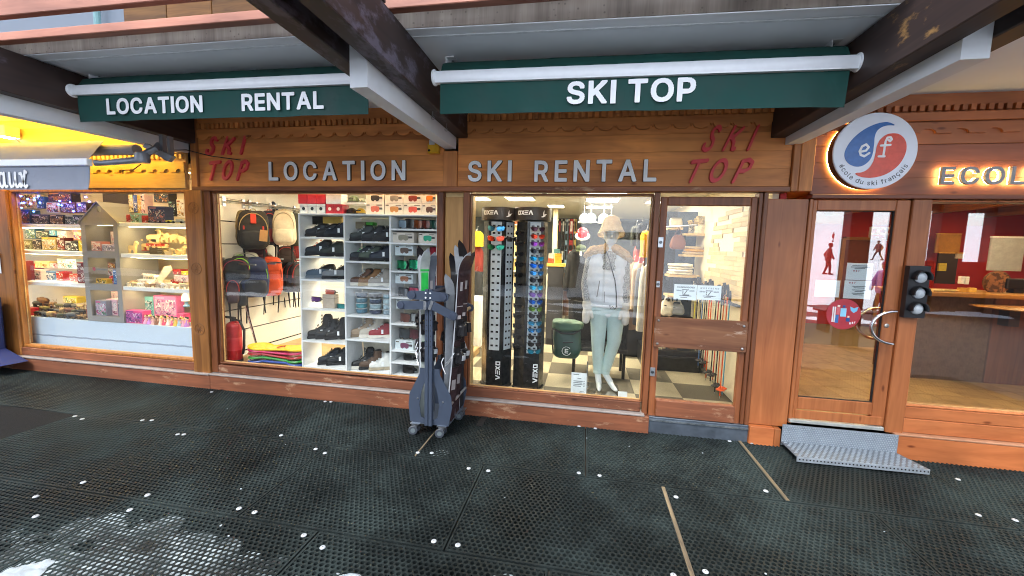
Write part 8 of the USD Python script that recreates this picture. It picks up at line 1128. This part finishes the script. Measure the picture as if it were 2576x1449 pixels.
for i, (x0, y0, x1, y1, lb, c) in enumerate(((762, 918, 806, 1000, 'white leaflet holder left of a pair on the counter', '#dcdcdc'), (812, 922, 856, 1005, 'white leaflet holder right of a pair on the counter', '#dcdcdc'), (752, 1015, 838, 1060, 'small yellow card box on the counter', '#d0a040'), (858, 1022, 940, 1070, 'second yellow card box on the counter', '#d8b050'), (525, 775, 608, 860, 'green and yellow box on the niche shelf', '#b8a840'))):
    carton('F', x0, y0, x1, y1, Yc+.1 if i < 4 else Yc+3.2, C(c, .5), lb, d=.04, snap=zt_+.001 if i in (2, 3) else None)
for i in range(7): p = at('F', 400+i*42, 1005+i*5, Yc+.12); t = thing('leaflet', f'loose cream leaflet on the counter, {ORD[i]} from the left', 'leaflet', (p[0], Yc+.1, zt_)); part(t, 'sheet', moved(box(-.09, .09, -.06, .06, 0, .0015), (p[0], Yc+.12+.05*(i % 2), zt_+.003+.002*i), rz=i*.7), C(('#d8c48a', '#e0d4b0')[i % 2], .6)); part(t, 'print', moved(box(-.07, .02, -.04, .04, .0016, .002), (p[0], Yc+.12+.05*(i % 2), zt_+.003+.002*i), rz=i*.7), C('#8a7a5a', .6))
p = at('F', 1150, 985, Yc+.25); t = thing('wooden_disc', 'round carved wooden plaque standing on the counter', 'plaque', tuple(p)); part(t, 'disc', lathe([(0, -.02), (.13, -.02), (.135, 0), (.13, .02), (0, .02)], 32, tuple(p), 'y'), SPOT('#8a5a34', '#4a2c1a', 14, .5)); part(t, 'rim', tube([p+[.133*math.cos(a), -.005, .133*math.sin(a)] for a in np.arange(24)*math.pi/12], .008, 6, True), C('#5a3820', .6))
cx_, z_, w_, h_ = rect('F', 1270, 975, 1449, 1090, Yc+.2); t = thing('monitor', 'black computer monitor back on the counter', 'monitor', (cx_, Yc+.2, zt_)); part(t, 'case', box(cx_-w_/2, cx_+w_, Yc+.2, Yc+.24, zt_+.05, zt_+.05+h_, .01), BLK); part(t, 'stand', box(cx_, cx_+.1, Yc+.21, Yc+.3, zt_+.001, zt_+.049), BLK)
p = at('F', 1270, 1290, 1.0); p = at('F', 1280, 1290, 1.35); part(ct, 'rounded_ledge', lathe([(0, 0), (.36, 0), (.375, .012), (.36, .025), (0, .025)], 36, (p[0]+.25, 1.55, p[2])), WOOD('#c08a4a', '#93602c', 'x', .45)); part(ct, 'ledge_bracket', box(p[0]+.2, p[0]+.3, 1.56, 1.69, p[2]-.2, p[2]-.001), C('#4a4a4c', .4, m=.6))
# ---------------- what the panes mirror: people on the snow, posts, a chalet across ----------------
def person(label, x, y, hgt, coat, legs, hat, step=.25, rz=0.):
    s = hgt/1.75; z = float(snow_height(np.array([x]), np.array([y]))[0]); t = thing('person', label, 'person', (x, y, z), rz, world=False); V3 = lambda a, b, c: np.array([a, b, c])*s
    hip, neck, head = V3(0, 0, .9), V3(.04, 0, 1.46), V3(.06, 0, 1.63)
    body = blob([[(head, .10*s), (head+V3(.01, 0, -.06), .08*s)], [(head, .06*s), (neck, .055*s)], [(head+V3(.09, 0, -.02), .02*s), (head+V3(.08, 0, 0), .03*s)]]+[[(V3(.03, q_*.17, 1.40), .07*s), (V3(-.02+q_*.12, q_*.26, 1.12), .055*s)] for q_ in (-1, 1)]+[[(V3(-.02+q_*.12, q_*.26, 1.12), .052*s), (V3(.08+q_*.14, q_*.24, .88), .04*s)] for q_ in (-1, 1)]+[[(V3(.03, -.14, 1.38), .09*s), (V3(.03, .14, 1.38), .09*s), (V3(0, -.1, .95), .12*s), (V3(0, .1, .95), .12*s)]]+[[(V3(0, q_*.09, .88), .1*s), (V3(.05+q_*step*.45, q_*.1, .48), .07*s)] for q_ in (-1, 1)]+[[(V3(.05+q_*step*.45, q_*.1, .48), .066*s), (V3(q_*step, q_*.1, .08), .05*s)] for q_ in (-1, 1)]+[[(V3(q_*step-.03, q_*.1, .05), .05*s), (V3(q_*step+.14, q_*.1, .04), .04*s)] for q_ in (-1, 1)], .05, 4, 12)
    b = part(t, 'body', body, C(legs, .8), smooth=True)
    part(b, 'jacket', blob([[(V3(.03, -.15, 1.39), .10*s), (V3(.03, .15, 1.39), .10*s), (V3(0, -.11, .86), .145*s), (V3(0, .11, .86), .145*s)]]+[[(V3(.03, q_*.17, 1.40), .085*s), (V3(-.02+q_*.12, q_*.27, 1.12), .07*s)] for q_ in (-1, 1)]+[[(V3(-.02+q_*.12, q_*.27, 1.12), .068*s), (V3(.07+q_*.14, q_*.25, .92), .055*s)] for q_ in (-1, 1)], .05, 4, 12), C(coat, .7), smooth=True); part(b, 'hat', ball(head+V3(-.01, 0, .045), .112*s, 2, (1, 1, .85)), C(hat, .8), smooth=True); part(b, 'face', ball(head+V3(.045, 0, -.02), .075*s, 2, (.9, .9, 1.1)), C('#c09478', .6), smooth=True)
def mirrored(r_, x, y, Yd): p = at(r_, x, y, Yd); return p[0], -Yd
x, y = mirrored('L', 345, 720, 21.5); person('person in a dark red ski suit standing on the snow slope', x, y, 1.75, '#6a1c18', '#3a1614', '#7a2018', .12, .4)
x, y = mirrored('L', 870, 543, 38); person('person in dark clothes striding across the snow slope', x, y, 1.75, '#5a1a1c', '#2a1416', '#30181a', .34, 3.1)
x, y = mirrored('L', 405, 365, 80); person('small far person in a red suit high on the snow slope', x, y, 1.75, '#8a2018', '#6a1810', '#7a2018', .12, 1.)
x, y = mirrored('L', 930, 1100, 9.4); person('person in a pink padded jacket nearest to the shops on the snow', x, y, 1.65, '#b878b8', '#2a2228', '#8a4a78', .2, 2.8)
pt = thing('roof_post', 'dark timber post carrying the front of the roof, mirrored in the ski school door', 'post', (0, 0, 0)); 
p = at('L', 600, 1000, 4.6); part(pt, 'shaft', box(p[0]-.17, p[0]+.17, -4.75, -4.5, .3, 2.6, .01), DARK); part(pt, 'foot', cat(box(p[0]-.16, p[0]-.06, -4.74, -4.51, -.03, .299), box(p[0]+.06, p[0]+.16, -4.74, -4.51, -.03, .299)), DARK)
bc = thing('bench', 'dark wooden bench on the snow before the ski school', 'bench', (6, -6.2, -.02)); part(bc, 'seat', box(5.2, 6.8, -6.4, -6.0, .42, .46), DARK); [part(bc, 'leg', box(a, a+.08, -6.38, -6.02, -.03, .419), DARK) for a in (5.3, 6.6)]
DARK = C('#1c1412', .8, v=.3)
ca_ = thing('chalet_across', 'dark timber chalet with snowy roof across the square, mirrored in the wide ski school window', 'building', (14, -14, 0)); [part(ca_, 'wall', box(a, b, -10.9, -10.5, -.1, 4.6), DARK) for a, b in ((9.55, 10.25), (10.55, 11.2), (11.92, 22))]; [part(ca_, 'low_wall', box(a, b, -10.8, -10.6, -.1, 1.58), DARK) for a, b in ((10.251, 10.549), (11.201, 11.919))]; part(ca_, 'eaves', box(9.5, 22, -11.2, -10.2, 3.0, 3.3) if False else cat(box(10.251, 10.549, -10.8, -10.6, 3.1, 4.59), box(11.201, 11.919, -10.8, -10.6, 3.05, 4.59)), DARK); part(ca_, 'roof', hexa([(9.3, -11.5, 4.61), (22.6, -11.5, 4.61), (22.6, -9.9, 4.61), (9.3, -9.9, 4.61), (9.3, -10.9, 5.2), (22.6, -10.9, 5.2), (22.6, -10.5, 5.2), (9.3, -10.5, 5.2)]), SNOW); [part(ca_, 'window', box(13+i*2, 13.9+i*2, -10.49, -10.45, 1.2, 2.4), C('#8a98a8', .1)) for i in range(4)]
ca2 = thing('chalet_across', 'dark timber building across the square behind the viewer, mirrored in the left windows', 'building', (-15, -15, 0)); part(ca2, 'wall', box(-60, -.3, -24, -12.6, -.5, 4.3), DARK); part(ca2, 'roof', box(-61, .1, -25, -11.9, 4.31, 4.6), SNOW); [part(ca2, 'balcony', box(-60, -.3, -12.59, -12.0, z, z+.9), DARK) for z in (2.6,)]; [part(ca2, 'window', box(-50+i*3.1, -48.6+i*3.1, -12.59, -12.55, 1.0, 2.3), C('#2a3038', .1)) for i in range(16)]
bn_ = thing('banner', 'black banner lettered BIENVENUE on posts at the edge of the snow', 'banner', (0, 0, 0)); x, y = mirrored('G', 1255, 580, 9.); z_ = at('G', 1255, 580, 9.)[2]; part(bn_, 'cloth', box(x-.62, x+.62, y-.02, y, z_-.12, z_+.1), BLK)
lt = cat(*word('BIENVENUE', -.55, .55, -.04, .12, 0)); lt.vertices = lt.vertices*[-1, -1, 1]+[x, y+.001, z_-.02]; part(bn_, 'lettering', lt, WHITEL); [part(bn_, 'post', rod((x+s*.6, y-.05, -.2), (x+s*.6, y-.05, z_+.12), .03, 8), DARK) for s in (-1, 1)]
